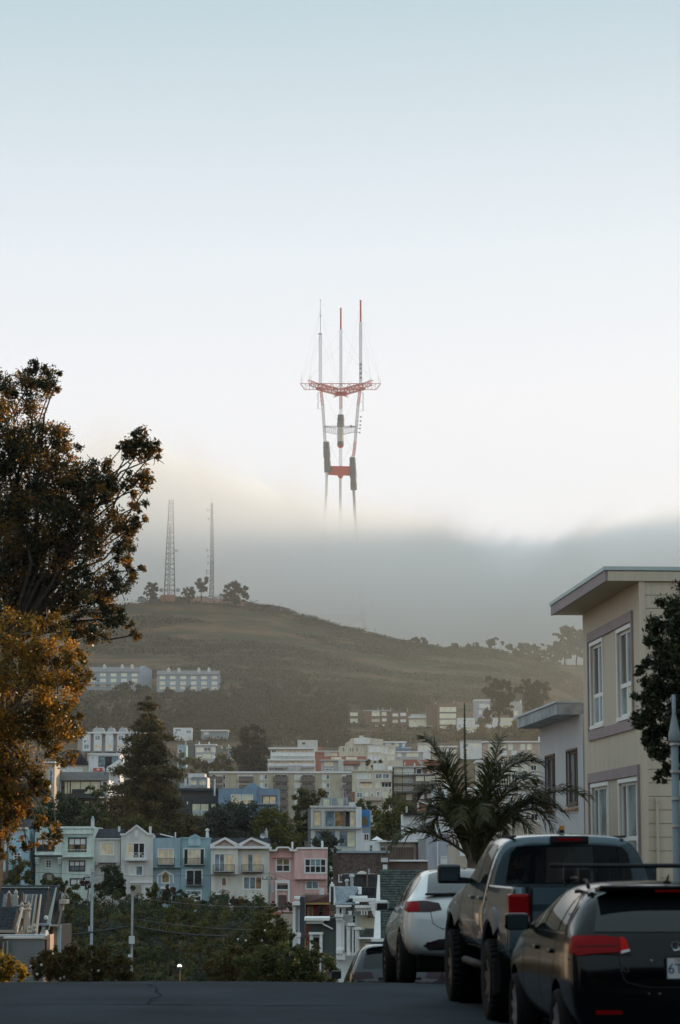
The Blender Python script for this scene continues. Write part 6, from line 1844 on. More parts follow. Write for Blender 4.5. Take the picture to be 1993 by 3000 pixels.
# --- trees and shrubs between the houses
def mids():
    rr = np.random.default_rng(77)
    T = tree
    T('tree', 'grey green spreading tree right behind the cream row house roof', 'tree', 350, [(690, 2410, 55), (735, 2385, 48), (650, 2420, 45), (760, 2420, 45), (700, 2450, 50), (640, 2455, 40)], (700, 2520), L_BLUEG, 7, 1.5, 0.3, seed=41)
    T('tree', 'yellow green drooping tree behind the pink house', 'tree', 345, [(800, 2420, 48), (845, 2440, 42), (800, 2465, 45), (850, 2480, 35), (770, 2470, 35), (870, 2470, 22), (780, 2400, 30)], (820, 2530), L_YELG, 7, 1.5, 0.3, seed=42)
    T('tree', 'dark rounded tree before the charcoal house', 'tree', 380, [(635, 2385, 26), (620, 2395, 22), (650, 2400, 24)], (635, 2430), L_DARK, 7, 1.7, 0.2, seed=43)
    T('tree', 'brown olive thicket below the charcoal house deck', 'tree', 372, [(560, 2425, 32), (600, 2430, 35), (530, 2430, 30), (480, 2440, 35), (580, 2455, 30), (520, 2460, 30)], (550, 2500), L_RUST, 7, 1.5, 0.2, seed=44)
    T('tree', 'olive tree before the beige block next to the scaffold', 'tree', 500, [(900, 2340, 30), (930, 2330, 22), (880, 2355, 28), (910, 2370, 30)], (900, 2420), L_OLIVE, 7, 1.5, 0.3, seed=45)
    T('tree', 'dark tree between the yellow green tree and the modern house', 'tree', 375, [(885, 2400, 26), (890, 2430, 26), (880, 2455, 22), (890, 2380, 20)], (885, 2500), L_DARK, 7, 1.6, 0.3, seed=46)
    T('tree', 'grey green tree before the lower windows of the modern house', 'tree', 340, [(950, 2455, 28), (935, 2475, 26), (965, 2480, 30), (985, 2465, 20), (960, 2510, 30), (975, 2540, 24)], (960, 2600), L_BLUEG, 7, 1.6, 0.25, seed=47)
    T('tree', 'dark climber hung tree right of the pink house', 'tree', 325, [(970, 2570, 16), (972, 2600, 16), (966, 2540, 18)], (970, 2640), L_DARK, 7, 1.8, 0.15, seed=48)
    T('tree', 'round yellow green tree beside the blue mural', 'tree', 400, [(1165, 2385, 45), (1200, 2375, 28), (1130, 2395, 32), (1160, 2425, 50), (1120, 2435, 36), (1195, 2420, 35), (1105, 2410, 22), (1150, 2465, 40), (1110, 2470, 30)], (1160, 2530), L_YELG, 7.5, 1.5, 0.35, seed=49)
    T('tree', 'small dark palm like tree beside the cream apartment house', 'tree', 560, [(1045, 2352, 14), (1075, 2362, 16), (1060, 2372, 18), (1092, 2375, 14)], (1060, 2420), L_MID, 6, 1.8, 0.2, seed=50)
    T('tree', 'dark green tree left of the conifer below the grey boarded house', 'tree', 430, [(190, 2355, 32), (220, 2370, 35), (165, 2380, 35), (250, 2385, 34), (200, 2405, 40)], (205, 2470), L_DARK, 7.5, 1.5, 0.25, seed=51)
    T('tree', 'mid green bushy tree between grey boarded house and conifer', 'tree', 425, [(290, 2375, 32), (270, 2400, 35), (310, 2400, 28), (240, 2425, 32), (290, 2430, 35)], (275, 2480), L_MID, 7.5, 1.5, 0.25, seed=52)
    T('tree', 'flat topped tree on the deck side of the grey boarded house', 'tree', 450, [(280, 2318, 14), (262, 2314, 10), (295, 2315, 12), (290, 2328, 12)], (285, 2350), L_MID, 6, 1.6, 0.12, seed=53)
    T('tree', 'shadowy green trees behind the golden leaves and the mint house', 'tree', 370, [(130, 2380, 40), (90, 2400, 40), (150, 2410, 35), (110, 2430, 35), (60, 2410, 40)], (110, 2490), L_DARK, 7.5, 1.4, 0.25, seed=54)
    T('tree', 'low olive trees just behind the grey gabled house', 'tree', 360, [(330, 2425, 30), (370, 2430, 32), (410, 2435, 30), (450, 2440, 30), (300, 2440, 28)], (370, 2500), L_OLIVE, 7.5, 1.5, 0.2, seed=55)
    T('tree', 'tall dark evergreen beside the white balconied apartment block', 'tree', 830, [(740, 2190, 45), (720, 2215, 40), (765, 2210, 35), (740, 2150, 32), (745, 2235, 40), (700, 2240, 30), (770, 2240, 28)], (740, 2290), L_FOREST, 7, 1.6, 0.5, seed=56)
    T('tree', 'olive shrubs below the grey three column apartment house', 'tree', 860, [(560, 2240, 24), (590, 2248, 24), (620, 2245, 22), (650, 2235, 24), (540, 2225, 22), (670, 2250, 24)], (600, 2280), L_OLIVE, 6.5, 1.5, 0.2, seed=57)
    T('tree', 'row of hillside scrub under the tall brown apartment house', 'tree', 1060, [(1290, 2150, 20), (1250, 2160, 18), (1320, 2150, 22), (1350, 2152, 18), (1400, 2150, 20), (1120, 2150, 16), (1165, 2158, 16)], (1290, 2180), L_RUST, 6, 1.6, 0.2, seed=58)
    T('tree', 'olive gold hedge bank below the big cypress trees', 'tree', 1020, [(1470, 2150, 22), (1510, 2150, 26), (1550, 2152, 28), (1580, 2145, 26), (1440, 2155, 20), (1560, 2125, 26), (1520, 2130, 22), (1600, 2130, 30)], (1520, 2180), L_YELG, 6, 1.6, 0.2, seed=59)
    T('tree', 'rusty tree beside the white stepped house', 'tree', 1060, [(1418, 2120, 20), (1412, 2140, 18), (1425, 2100, 12)], (1415, 2165), L_RUST, 6, 1.7, 0.2, seed=60)
    T('tree', 'small olive tree on the roof line of the dark twin house', 'tree', 1130, [(1203, 2078, 12), (1197, 2085, 8)], (1202, 2100), L_YELG, 5, 1.8, 0.15, seed=61)
    T('tree', 'dark bush between the terraced house and the tiered apartments', 'tree', 745, [(1088, 2236, 12), (1110, 2238, 12), (1098, 2242, 10)], (1098, 2256), L_MID, 5, 1.8, 0.1, seed=62)
    T('tree', 'rounded tree under the slate townhouses on the left', 'tree', 1210, [(350, 2030, 26), (390, 2020, 24), (320, 2042, 22), (420, 2030, 26), (290, 2052, 20)], (360, 2070), L_FOREST, 6, 1.6, 0.3, seed=63)
mids()

# --- shrubs on the slope beneath the row houses
def slope():
    rng = np.random.default_rng(5)
    mats = [L_DARK, L_MID, L_OLIVE, L_BLUEG, L_RUST]
    G = 'shrubs on the slope below the row houses'
    sp = [
        ('ivy_bush', 'big dark ivy clad bush before the small grey house', 302, [(325, 2560, 26), (310, 2580, 26), (345, 2580, 24), (330, 2600, 30), (300, 2605, 24), (365, 2605, 24), (350, 2560, 14)], (330, 2640), L_DARK, 1.9),
        ('hedge', 'trimmed green hedge under the arched entry of the mint house', 300, [(130, 2584, 10), (140, 2584, 10), (150, 2585, 10), (135, 2594, 12), (148, 2594, 12)], (140, 2610), L_MID, 2.2),
        ('hedge', 'rounded clipped hedge at the right corner of the mint house', 300, [(172, 2585, 13), (184, 2588, 13), (178, 2598, 16), (190, 2605, 14)], (178, 2620), L_MID, 2.2),
        ('shrub', 'bare purple twigged shrub beside the pale grey pole', 299, [(255, 2580, 16), (268, 2590, 16), (248, 2596, 14)], (260, 2625), L_MAROON, 0.5),
        ('tree', 'yellow olive tree lit softly right of the dark shingled roof', 200, [(190, 2680, 20), (205, 2710, 24), (195, 2740, 26), (215, 2750, 24), (190, 2770, 24), (180, 2655, 12)], (195, 2830), L_OLIVE, 1.6),
        ('shrub', 'tall green shrub at the front of the mint house lower window', 297, [(220, 2600, 14), (215, 2620, 20), (225, 2640, 24), (205, 2650, 22)], (218, 2670), L_MID, 1.8),
        ('shrub', 'olive shrub crowding the blue house base', 297, [(445, 2612, 20), (470, 2622, 22), (440, 2640, 26), (480, 2645, 24), (455, 2600, 14)], (455, 2670), L_OLIVE, 1.8),
        ('shrub', 'maroon leaved shrub below the gothic window', 296, [(498, 2604, 13), (506, 2610, 11), (496, 2618, 12)], (500, 2640), L_MAROON, 1.9),
        ('shrub', 'dark shrub below the teal house garage', 296, [(530, 2625, 16), (545, 2640, 18), (520, 2645, 18)], (535, 2665), L_DARK, 1.9),
        ('shrub', 'red tinged flowering shrub beside the cream house door', 298, [(685, 2640, 14), (698, 2645, 15), (690, 2660, 16), (706, 2660, 14)], (692, 2685), L_MAROON, 1.6),
        ('ball_bush', 'clipped dark ball bush before the cream house', 298, [(732, 2652, 17)], (732, 2675), L_DARK, 3.2),
        ('shrub', 'violet shrub between ball bush and wooden pole', 298, [(765, 2642, 13), (775, 2655, 14), (760, 2660, 12)], (768, 2680), L_MAROON, 1.3),
        ('shrub', 'leggy shrub at the foot of the pink doorway', 298, [(800, 2652, 9), (846, 2650, 9), (855, 2660, 9), (805, 2665, 9)], (830, 2680), L_RUST, 1.5),
        ('shrub', 'dark low shrub left of the cream house door', 298, [(615, 2648, 15), (600, 2655, 16), (630, 2660, 15), (585, 2650, 12)], (610, 2680), L_DARK, 1.9),
        ('fern_tree', 'pale feathery fern palm on the middle slope', 240, [(490, 2675, 14), (503, 2668, 12), (485, 2690, 12), (512, 2685, 12), (500, 2695, 14)], (498, 2720), L_YELG, 1.1),
        ('shrub', 'strappy yellow green shrub right of the fern palm', 236, [(540, 2675, 16), (560, 2665, 14), (550, 2695, 18), (575, 2690, 16)], (555, 2725), L_OLIVE, 1.2),
        ('shrub', 'tall yellow green bamboo like shrub in the slope centre', 215, [(580, 2720, 18), (590, 2745, 20), (575, 2770, 20), (600, 2700, 14)], (585, 2810), L_YELG, 1.5),
        ('shrub', 'ragged yellow shrub left of the cable on the slope', 205, [(490, 2735, 14), (505, 2725, 12), (485, 2755, 14), (500, 2770, 14)], (495, 2800), L_YELG, 1.2),
        ('tree', 'leafy green tree in front of the powder blue house', 290, [(55, 2530, 22), (75, 2545, 22), (40, 2555, 22), (60, 2570, 26), (88, 2570, 20), (30, 2580, 20)], (60, 2620), L_OLIVE, 1.3),
    ]
    for i, (nm, lab, d, bl, base, m, de) in enumerate(sp):
        tree(nm, lab, 'tree' if 'tree' in nm else 'shrub', d, bl, base, m, 6.5, de, 0.08, seed=100 + i, part='foliage')
    # a continuous cover of shrubs over the slope: nobody could count it
    pos, tint, mi = [], [], []
    ms = [L_DARK, L_MID, L_OLIVE, L_BLUEG, L_RUST, L_YELG]
    for i in range(720):
        px = rng.uniform(150, 900)
        py = (rng.uniform(2615, 2870), rng.uniform(2650, 2740), rng.uniform(2770, 2885))[i % 3]
        if px > 780 and py < 2730:
            continue
        d = 300 - (py - 2600) / 270 * 90 + rng.uniform(-5, 5)
        r = rng.uniform(10, 34)
        c = P(px, py, d)
        if py < 2650 and r > 18:
            r = 16
        n = int(4.2 * 5 * (r / 6.5) ** 2)
        p, ti = clumps(rng, c, r * SZ(d), n, 9, 0.9, 0.33)
        pos.append(p)
        tint.append(ti)
        mi += [int(rng.choice(6, p=[.40, .22, .14, .10, .12, .02]))] * n
    pos, tint = np.concatenate(pos), np.concatenate(tint)
    me = leaf_mesh('undergrowth', pos, 6.5 * SZ(255), rng, ms, mi, tint)
    link('undergrowth', me, kind='stuff')
slope()

# --- big bushes in the middle just beyond the crest
tree('magnolia', 'dark magnolia bush with a few white blossoms left of the victorian houses', 'bush', 118, [(780, 2680, 16), (770, 2710, 30), (800, 2730, 36), (740, 2740, 34), (830, 2760, 36), (700, 2770, 36), (760, 2780, 44), (850, 2740, 16), (815, 2690, 10), (795, 2665, 8)],
     (770, 2880), L_OLIVE, 7.5, 1.7, 0.12, seed=71, part='foliage', flowers=(mat('white_blossom', (0.75, 0.75, 0.72)), 7, 0.055))
tree('bush', 'broad mid green bush right behind the road crest centre', 'bush', 92, [(720, 2830, 40), (780, 2815, 45), (840, 2810, 45), (890, 2830, 42), (940, 2840, 35), (970, 2855, 26), (800, 2850, 50), (870, 2860, 40), (920, 2800, 20), (880, 2790, 20)],
     (850, 2960), L_MID, 7.5, 1.8, 0.1, seed=72, part='foliage')
tree('bush', 'dark green spreading bush left of centre behind the crest', 'bush', 104, [(640, 2840, 36), (680, 2825, 36), (620, 2855, 26), (660, 2860, 34), (690, 2800, 24), (720, 2790, 22)],
     (660, 2960), L_RUST, 7.5, 1.8, 0.1, seed=73, part='foliage')
tree('bush', 'slender yellow green sprays before the green clapboard house', 'bush', 112, [(925, 2775, 12), (930, 2795, 14), (922, 2810, 14), (950, 2800, 10), (968, 2830, 14), (915, 2760, 6)],
     (930, 2960), L_YELG, 7, 1.3, 0.05, seed=74, part='foliage')

# --- forest on the hill foot
def forest():
    rng = np.random.default_rng(9)
    pos, tint = [], []
    mb = MB()
    def top(px):
        return np.interp(px, [180, 300, 440, 520, 640, 700, 760, 850, 930, 1000, 1060, 1130, 1200, 1260], [2050, 2040, 2020, 2012, 2008, 2000, 1996, 1985, 2000, 2020, 2030, 2040, 2030, 2060])
    for i in range(900):
        px = rng.uniform(170, 1260)
        t0 = top(px)
        bot = 2178 if px < 1010 else 2078
        if px > 1010:
            t0 = min(t0, 2062)
        py = t0 + (bot - t0) * rng.uniform(0, 1) ** 0.8
        d = 1235 - (py - 1990) / 190 * (230 if px < 1010 else 60) + rng.uniform(-12, 12)
        r = rng.uniform(10, 24)
        c = P(px, py + r * 0.6, d)
        n = int(3.2 * 5 * (r / 5.5) ** 2)
        p, ti = clumps(rng, c, r * SZ(d), n, 10, 1.15, 0.30)
        pos.append(p)
        tint.append(ti * 0.7 + rng.uniform(0, 0.3))
        if i % 3 == 0:
            mb.tube((c.x, c.y - 3, c.z - r * SZ(d) * 2.2), (c.x, c.y - 2, c.z), 0.35, 0.15, 5, caps=False)
    pos, tint = np.concatenate(pos), np.concatenate(tint)
    o = link('forest', leaf_mesh('forest', pos, 7.0 * SZ(1120), rng, L_FOREST, tint=tint), kind='stuff')
    obj('forest_trunks', mb, BARK, kind='stuff')
    G = 'trees standing out of the forest edge'
    for i, (px, py, w, h, lab) in enumerate(((715, 2030, 60, 110, 'broad dark cypress above the right slate townhouses'), (862, 2010, 46, 120, 'tall forest tree with its top against the brown slope'), (1085, 2035, 42, 80, 'dome shaped tree left of the dark twin house'), (1185, 2040, 44, 80, 'spreading tree top over the white glazed apartments'),
                                            (570, 2030, 34, 70, 'spiky tree top before the right slate townhouses'), (455, 2035, 40, 70, 'round tree between the two slate townhouse rows'), (955, 2035, 44, 90, 'rounded tree at the right middle of the forest top'))):
        d = 1180
        rg = np.random.default_rng(300 + i)
        bl = [(px + rg.uniform(-w, w) * 0.55 * (0.4 + q), py + h * q * 0.8 + 6, w * (0.28 + 0.22 * q)) for q in np.linspace(0, 1, 9)]
        tree('forest_tree', lab, 'tree', d, bl, (px, py + h + 20), L_CYP, 6, 1.5, 0.5, seed=310 + i, group=G)
forest()

# --- cypresses and pines on the ridges
def cypress(label, d, px, pyt, pyb, w, seed, m=None, crown0=0.45, lobes=16, leaf=5.5, dens=1.5, shape=0.6, group=None, lean=0, bare=False):
    rg = np.random.default_rng(seed)
    H = pyb - pyt
    bl = []
    for i in range(lobes):
        q = i / max(1, lobes - 1)
        yy = pyt + H * (1 - crown0) * q * 1.0
        ww = w * (0.35 + 0.65 * math.sin(math.pi * (0.25 + 0.6 * q)) ** shape)
        r = w * rg.uniform(0.2, 0.36)
        xx = px + lean * (1 - q) + rg.uniform(-1, 1) * max(0, ww - r * 0.8)
        bl.append((xx, yy + r * 0.7, r))
    return tree('cypress_tree', label, 'tree', d, bl, (px, pyb), m or L_CYP, leaf, dens, w * SZ(d) * 0.075, seed=seed, group=group, squash=0.6, fork=(px, pyb - H * crown0 * 0.8), sub=10)
cypress('grey green cypress on the summit half hidden by the bronze tree', 1480, 441, 1706, 1760, 26, 401, crown0=0.3)
cypress('small low cypress left of the windswept one on the summit', 1480, 553, 1720, 1752, 20, 402, crown0=0.2)
cypress('windswept flat topped cypress beside the slim mast', 1482, 590, 1690, 1752, 23, 403, crown0=0.42)
cypress('broad dome shaped cypress at the right end of the pink wall', 1480, 690, 1703, 1762, 42, 404, crown0=0.15, lobes=20)
cypress('lone dark cypress on the right shoulder of the hill', 1490, 1224, 1866, 1908, 31, 405, crown0=0.2, lobes=18)
cypress('large umbrella cypress with pale trunk before the hill', 1000, 1462, 1982, 2160, 52, 406, crown0=0.42, lobes=28, dens=1.7)
cypress('wide layered cypress right of the umbrella cypress', 1010, 1560, 1986, 2110, 56, 407, crown0=0.35, lobes=26, dens=1.2)
cypress('dense round cypress on the skyline left of the tall pines', 1735, 1552, 1884, 1952, 42, 408, crown0=0.15, lobes=28)
cypress('thin spindly cypress between the round one and the pines', 1738, 1594, 1886, 1952, 20, 409, crown0=0.35, lobes=12, dens=1.0)
cypress('tallest skyline pine beside the yellow roof', 1740, 1655, 1834, 1955, 40, 410, crown0=0.3, lobes=30)
cypress('bushy pine low on the skyline below the tallest pine', 1738, 1625, 1880, 1955, 34, 411, crown0=0.12, lobes=24)
cypress('high crowned pine with bare trunk touching the yellow wall', 1742, 1690, 1842, 1955, 34, 412, crown0=0.42, lobes=24)
cypress('high crowned pine partly behind the yellow building', 1742, 1722, 1840, 1955, 38, 413, crown0=0.4, lobes=22)
for i, (px, py, w, lab) in enumerate(((1275, 1900, 14, 'faint wispy bush right of the lone cypress'), (1370, 1898, 12, 'wispy pale bush on the ridge middle'), (1400, 1895, 14, 'pale leafy bush on the ridge crest'), (1436, 1890, 22, 'largest wispy tree on the ridge crest'), (1485, 1895, 15, 'thin small tree right of the largest wispy tree'), (1508, 1908, 12, 'tiny bush left of the dense round cypress'), (1384, 1902, 9, 'dark pointed shrub on the ridge crest'), (1335, 1903, 16, 'low flat shrub on the ridge crest'))):
    rg = np.random.default_rng(500 + i)
    d = 1495
    z = P(px, py, d)
    bl = [(px + rg.uniform(-w, w) * .8, py + rg.uniform(-w, w * .5) * .8, w * rg.uniform(.3, .5)) for q in range(7)]
    tree('ridge_shrub', lab, 'shrub', d, bl, (px, py + w + 6), L_BLUEG if i not in (6, 7) else L_CYP, 5, 0.75 if i not in (6, 7) else 1.6, 0.15, seed=510 + i, part='foliage', group='shrubs on the ridge line')

# --- scrub over the bare hill
def scrub():
    rng = np.random.default_rng(15)
    pos, tint = [], []
    for i in range(3600):
        d = rng.uniform(1240, 1500) if i % 4 else rng.uniform(1000, 1240)
        px = rng.uniform(250, 1750)
        x = (px - CX) / FPX * d
        # scrub keeps to long drifts across the slope
        v = math.sin(x * 0.02 + d * 0.035) + math.sin(d * 0.09 + x * 0.011) + 0.6 * math.sin(x * 0.05 - d * 0.03)
        if v < 0.0:
            continue
        z = TZ(x, d)
        r = rng.uniform(1.0, 3.4)
        n = int(20 * r)
        p = np.array([x, d, z]) + rng.normal(size=(n, 3)) * np.array([r * 1.9, r, r * 0.22])
        p[:, 2] = np.maximum(p[:, 2], z - 0.2) + 0.2
        pos.append(p)
        tint.append(rng.uniform(0, .6) + rng.uniform(0, .4, n))
    # drifts along the crest line make its edge uneven
    for i in range(420):
        px = rng.uniform(300, 1711)
        d = 1500 + rng.uniform(-6, 6)
        x = (px - CX) / FPX * d
        z = TZ(x, d)
        dense = 780 < px < 1300 or px > 1300
        if not dense and i % 3:
            continue
        n = 26
        p = np.array([x, d, z]) + rng.normal(size=(n, 3)) * np.array([2.4, 2.0, 0.55])
        p[:, 2] = np.abs(p[:, 2] - z) + z
        pos.append(p)
        tint.append(rng.uniform(0, .6) + rng.uniform(0, .4, n))
    pos, tint = np.concatenate(pos), np.concatenate(tint)
    link('scrub', leaf_mesh('scrub', pos, 1.25, rng, L_FOREST, tint=tint, flat=0.5), kind='stuff')
scrub()

# --- street tree at the right edge
tree('street_tree', 'dark leafy street tree hanging in from the right frame edge', 'tree', 42,
     [(1985, 1780, 54), (1960, 1850, 65), (1930, 1890, 47), (1990, 1930, 83), (1910, 1960, 42), (1900, 2020, 50), (1950, 2040, 83), (1880, 2040, 26), (2000, 2080, 83), (1905, 2110, 50), (1890, 2130, 35), (1950, 2150, 71), (1920, 2190, 50), (1985, 2190, 59), (1935, 2240, 42), (1945, 2275, 24), (1925, 2285, 12), (2060, 1900, 130), (2070, 2100, 142), (1970, 2255, 28), (2040, 1760, 94), (1930, 1830, 26)],
     (2110, 2760), L_STREET, 15, 4.6, 0.08, seed=81, rag=0.30, fork=(2090, 2300), aspect=0.42, depth=0.7)

# --- feather palm on the pavement
def palm():
    d0 = 58
    b = P(1385, 2560, d0)
    z0 = ROAD_Z(d0) + 0.1
    t = thing('palm_tree', 'feather palm with ragged dark fronds standing behind the pickup', 'palm tree', (b.x, d0, z0))
    rng = np.random.default_rng(91)
    h = P(1385, 2535, d0).z - z0
    mb = MB()
    mb.path([(0.05, 0, -.3), (0.02, 0, h * .5), (0, 0, h + .1), (-.12, 0, h + 1.0)], [0.17, 0.14, 0.13, 0.06], 9)
    for k in range(16):
        z = h * k / 16
        mb.lathe([(0.15, z), (0.175, z + .05), (0.15, z + .1)], (0.02, 0, 0), n=9)
    obj('trunk', mb, BARKP, t, smooth=False)
    fm = leaf_mat('palm_leaf', (0.022, 0.028, 0.012), (0.090, 0.082, 0.026), 0.2, None, 0.4)
    fr = [((1248, 2165), (1300, 2190), 0.2, 1.0), ((1361, 2062), (1362, 2300), 0.0, 0.10), ((1585, 2235), (1440, 2185), -.3, 1.0), ((1465, 2165), (1430, 2300), .6, .8), ((1715, 2330), (1560, 2260), -.6, 1.05), ((1620, 2425), (1540, 2275), .8, 1.0),
          ((1555, 2440), (1500, 2320), -1.0, 1.0), ((1148, 2478), (1215, 2375), -.5, 1.0), ((1262, 2440), (1290, 2300), 1.0, .9), ((1290, 2360), (1330, 2290), -1.2, .9), ((1480, 2445), (1450, 2300), 1.2, .9), ((1530, 2210), (1420, 2250), 1.0, .9), ((1280, 2250), (1320, 2240), -.8, 1.0), ((1650, 2380), (1500, 2260), .2, 1.0), ((1420, 2400), (1400, 2250), -1.5, .9), ((1350, 2410), (1350, 2260), -1.5, .9), ((1590, 2330), (1480, 2230), -1.0, 1.0), ((1300, 2210), (1325, 2240), 0.6, 1.0), ((1228, 2330), (1300, 2260), .5, 1.0), ((1570, 2290), (1480, 2220), .5, 1.0), ((1235, 2400), (1290, 2290), -.6, 1.0), ((1510, 2410), (1470, 2290), .3, 1.0), ((1435, 2235), (1420, 2330), -.4, .9), ((1600, 2370), (1520, 2290), -.3, 1.0), ((1330, 2420), (1340, 2300), .8, .9)]
    for q in range(0):
        ax = rng.uniform(1290, 1560)
        fr.append(((ax, rng.uniform(2180, 2440)), ((ax + 1385) / 2, rng.uniform(2200, 2300)), rng.uniform(-1.6, 1.6), rng.uniform(.8, 1.0)))
    for i, (tip, ctl, dy, sc) in enumerate(fr):
        o = Vector((rng.uniform(-.08, .08), rng.uniform(-.08, .08), h + rng.uniform(-.1, .2)))
        c = P(ctl[0], ctl[1], d0 + dy * .6) - Vector((b.x, d0, z0))
        e = P(tip[0], tip[1], d0 + dy) - Vector((b.x, d0, z0))
        N = 66
        pts = [o * (1 - q) ** 2 + c * 2 * q * (1 - q) + e * q * q for q in np.linspace(0, 1, N)]
        mb = MB()
        mb.path(pts[::6] + [pts[-1]], [0.035 * (1 - k / 13) + 0.006 for k in range(len(pts[::6]) + 1)], 5)
        for k in range(9, N):
            q = k / N
            T = (pts[k] - pts[k - 1]).normalized()
            S = T.cross(Vector((0, 0, 1)))
            if S.length < .1:
                S = Vector((1, 0, 0))
            S.normalize()
            U = S.cross(T)
            for sd in (-1, 1):
                if sc < .2 and q < .5:
                    continue
                L = 0.80 * sc * (math.sin(math.pi * (0.12 + 0.80 * q)) ** .7) * rng.uniform(.75, 1.15)
                dr = (S * sd * rng.uniform(.6, 1.0) + T * (.55 + .5 * q) + U * rng.uniform(-.25, .55)).normalized()
                a = pts[k]
                m1 = a + dr * L * .5
                m2 = a + dr * L - Vector((0, 0, L * rng.uniform(.12, .38)))
                w = T * 0.019
                mb.face([a - w, a + w, m1 + w * 1.1, m1 - w * 1.1])
                mb.face([m1 - w * 1.1, m1 + w * 1.1, m2])
        me = bpy.data.meshes.new('frond')
        me.from_pydata(mb.v, [], mb.f)
        me.materials.append(fm)
        a = me.attributes.new('tint', 'FLOAT', 'FACE')
        a.data.foreach_set('value', rng.uniform(0, 1, len(me.polygons)).astype(np.float32))
        link('frond', me, t)
palm()

# --- trees on the rising street behind the camera (they shade the street and are mirrored in the cars)
def rear_trees():
    names = 'first second third fourth fifth sixth seventh eighth'.split()
    for i, (x, y, h, r) in enumerate(((-9, -9, 13, 4.5), (9.2, -7, 13, 4.5), (-8, -20, 17, 6), (8.5, -19, 17, 6), (0, -30, 20, 8), (-12, -36, 20, 8), (12, -34, 20, 8), (1, -48, 24, 10))):
        rng = np.random.default_rng(600 + i)
        z = TZ(x, y)
        t = thing('street_tree', '%s unseen dark tree on the rising street behind the camera' % names[i], 'tree', (x, y, z), group='trees behind the camera')
        pos, tint = [], []
        for q in range(12):
            c = np.array([rng.uniform(-1, 1) * r * .7, rng.uniform(-1, 1) * r * .7, h - r + rng.uniform(-1, 1) * r * .75])
            p, ti = clumps(rng, c, r * .55, 420, 14, 0.9, 0.34)
            pos.append(p)
            tint.append(ti)
        link('crown', leaf_mesh('crown', np.concatenate(pos), 0.55, rng, L_DARK, tint=np.concatenate(tint)), t)
        mb = MB()
        limb(mb, (0, 0, -.5), (0, 0, h - r), .25, .15, rng, 4, .03)
        obj('trunk', mb, BARK, t)
rear_trees()
# ------------------------------------------------------------------ masts
RED = mat('tower_red', (0.42, 0.085, 0.05), rough=0.7)
TGREY = mat('tower_grey', (0.30, 0.30, 0.29), rough=0.7)
TWHITE = mat('tower_white', (0.62, 0.62, 0.60), rough=0.7)
TBOX = mat('tower_antenna_cover', (0.14, 0.14, 0.135), rough=0.8, var=0.1, scale=0.2)
def lattice(mb, a, c, w0, w1, n, r, sides=4, diag=True):
    r *= 0.62
    a, c = Vector(a), Vector(c)
    ax = (c - a).normalized()
    t = Vector((0, 1, 0)) if abs(ax.y) < .9 else Vector((1, 0, 0))
    u = ax.cross(t).normalized()
    v = ax.cross(u).normalized()
    rings = []
    for i in range(n + 1):
        q = i / n
        w = (w0 + (w1 - w0) * q) / 2
        p = a.lerp(c, q)
        rings.append([p + (u * math.cos(math.pi / 4 + 2 * math.pi * k / sides) + v * math.sin(math.pi / 4 + 2 * math.pi * k / sides)) * w * 1.414 for k in range(sides)])
    for i in range(n):
        for k in range(sides):
            j = (k + 1) % sides
            mb.tube(rings[i][k], rings[i + 1][k], r, n=4, caps=False)
            mb.tube(rings[i][k], rings[i][j], r * .7, n=4, caps=False)
            if diag:
                mb.tube(rings[i][k], rings[i + 1][j], r * .7, n=4, caps=False) if (i + k) % 2 else mb.tube(rings[i][j], rings[i + 1][k], r * .7, n=4, caps=False)
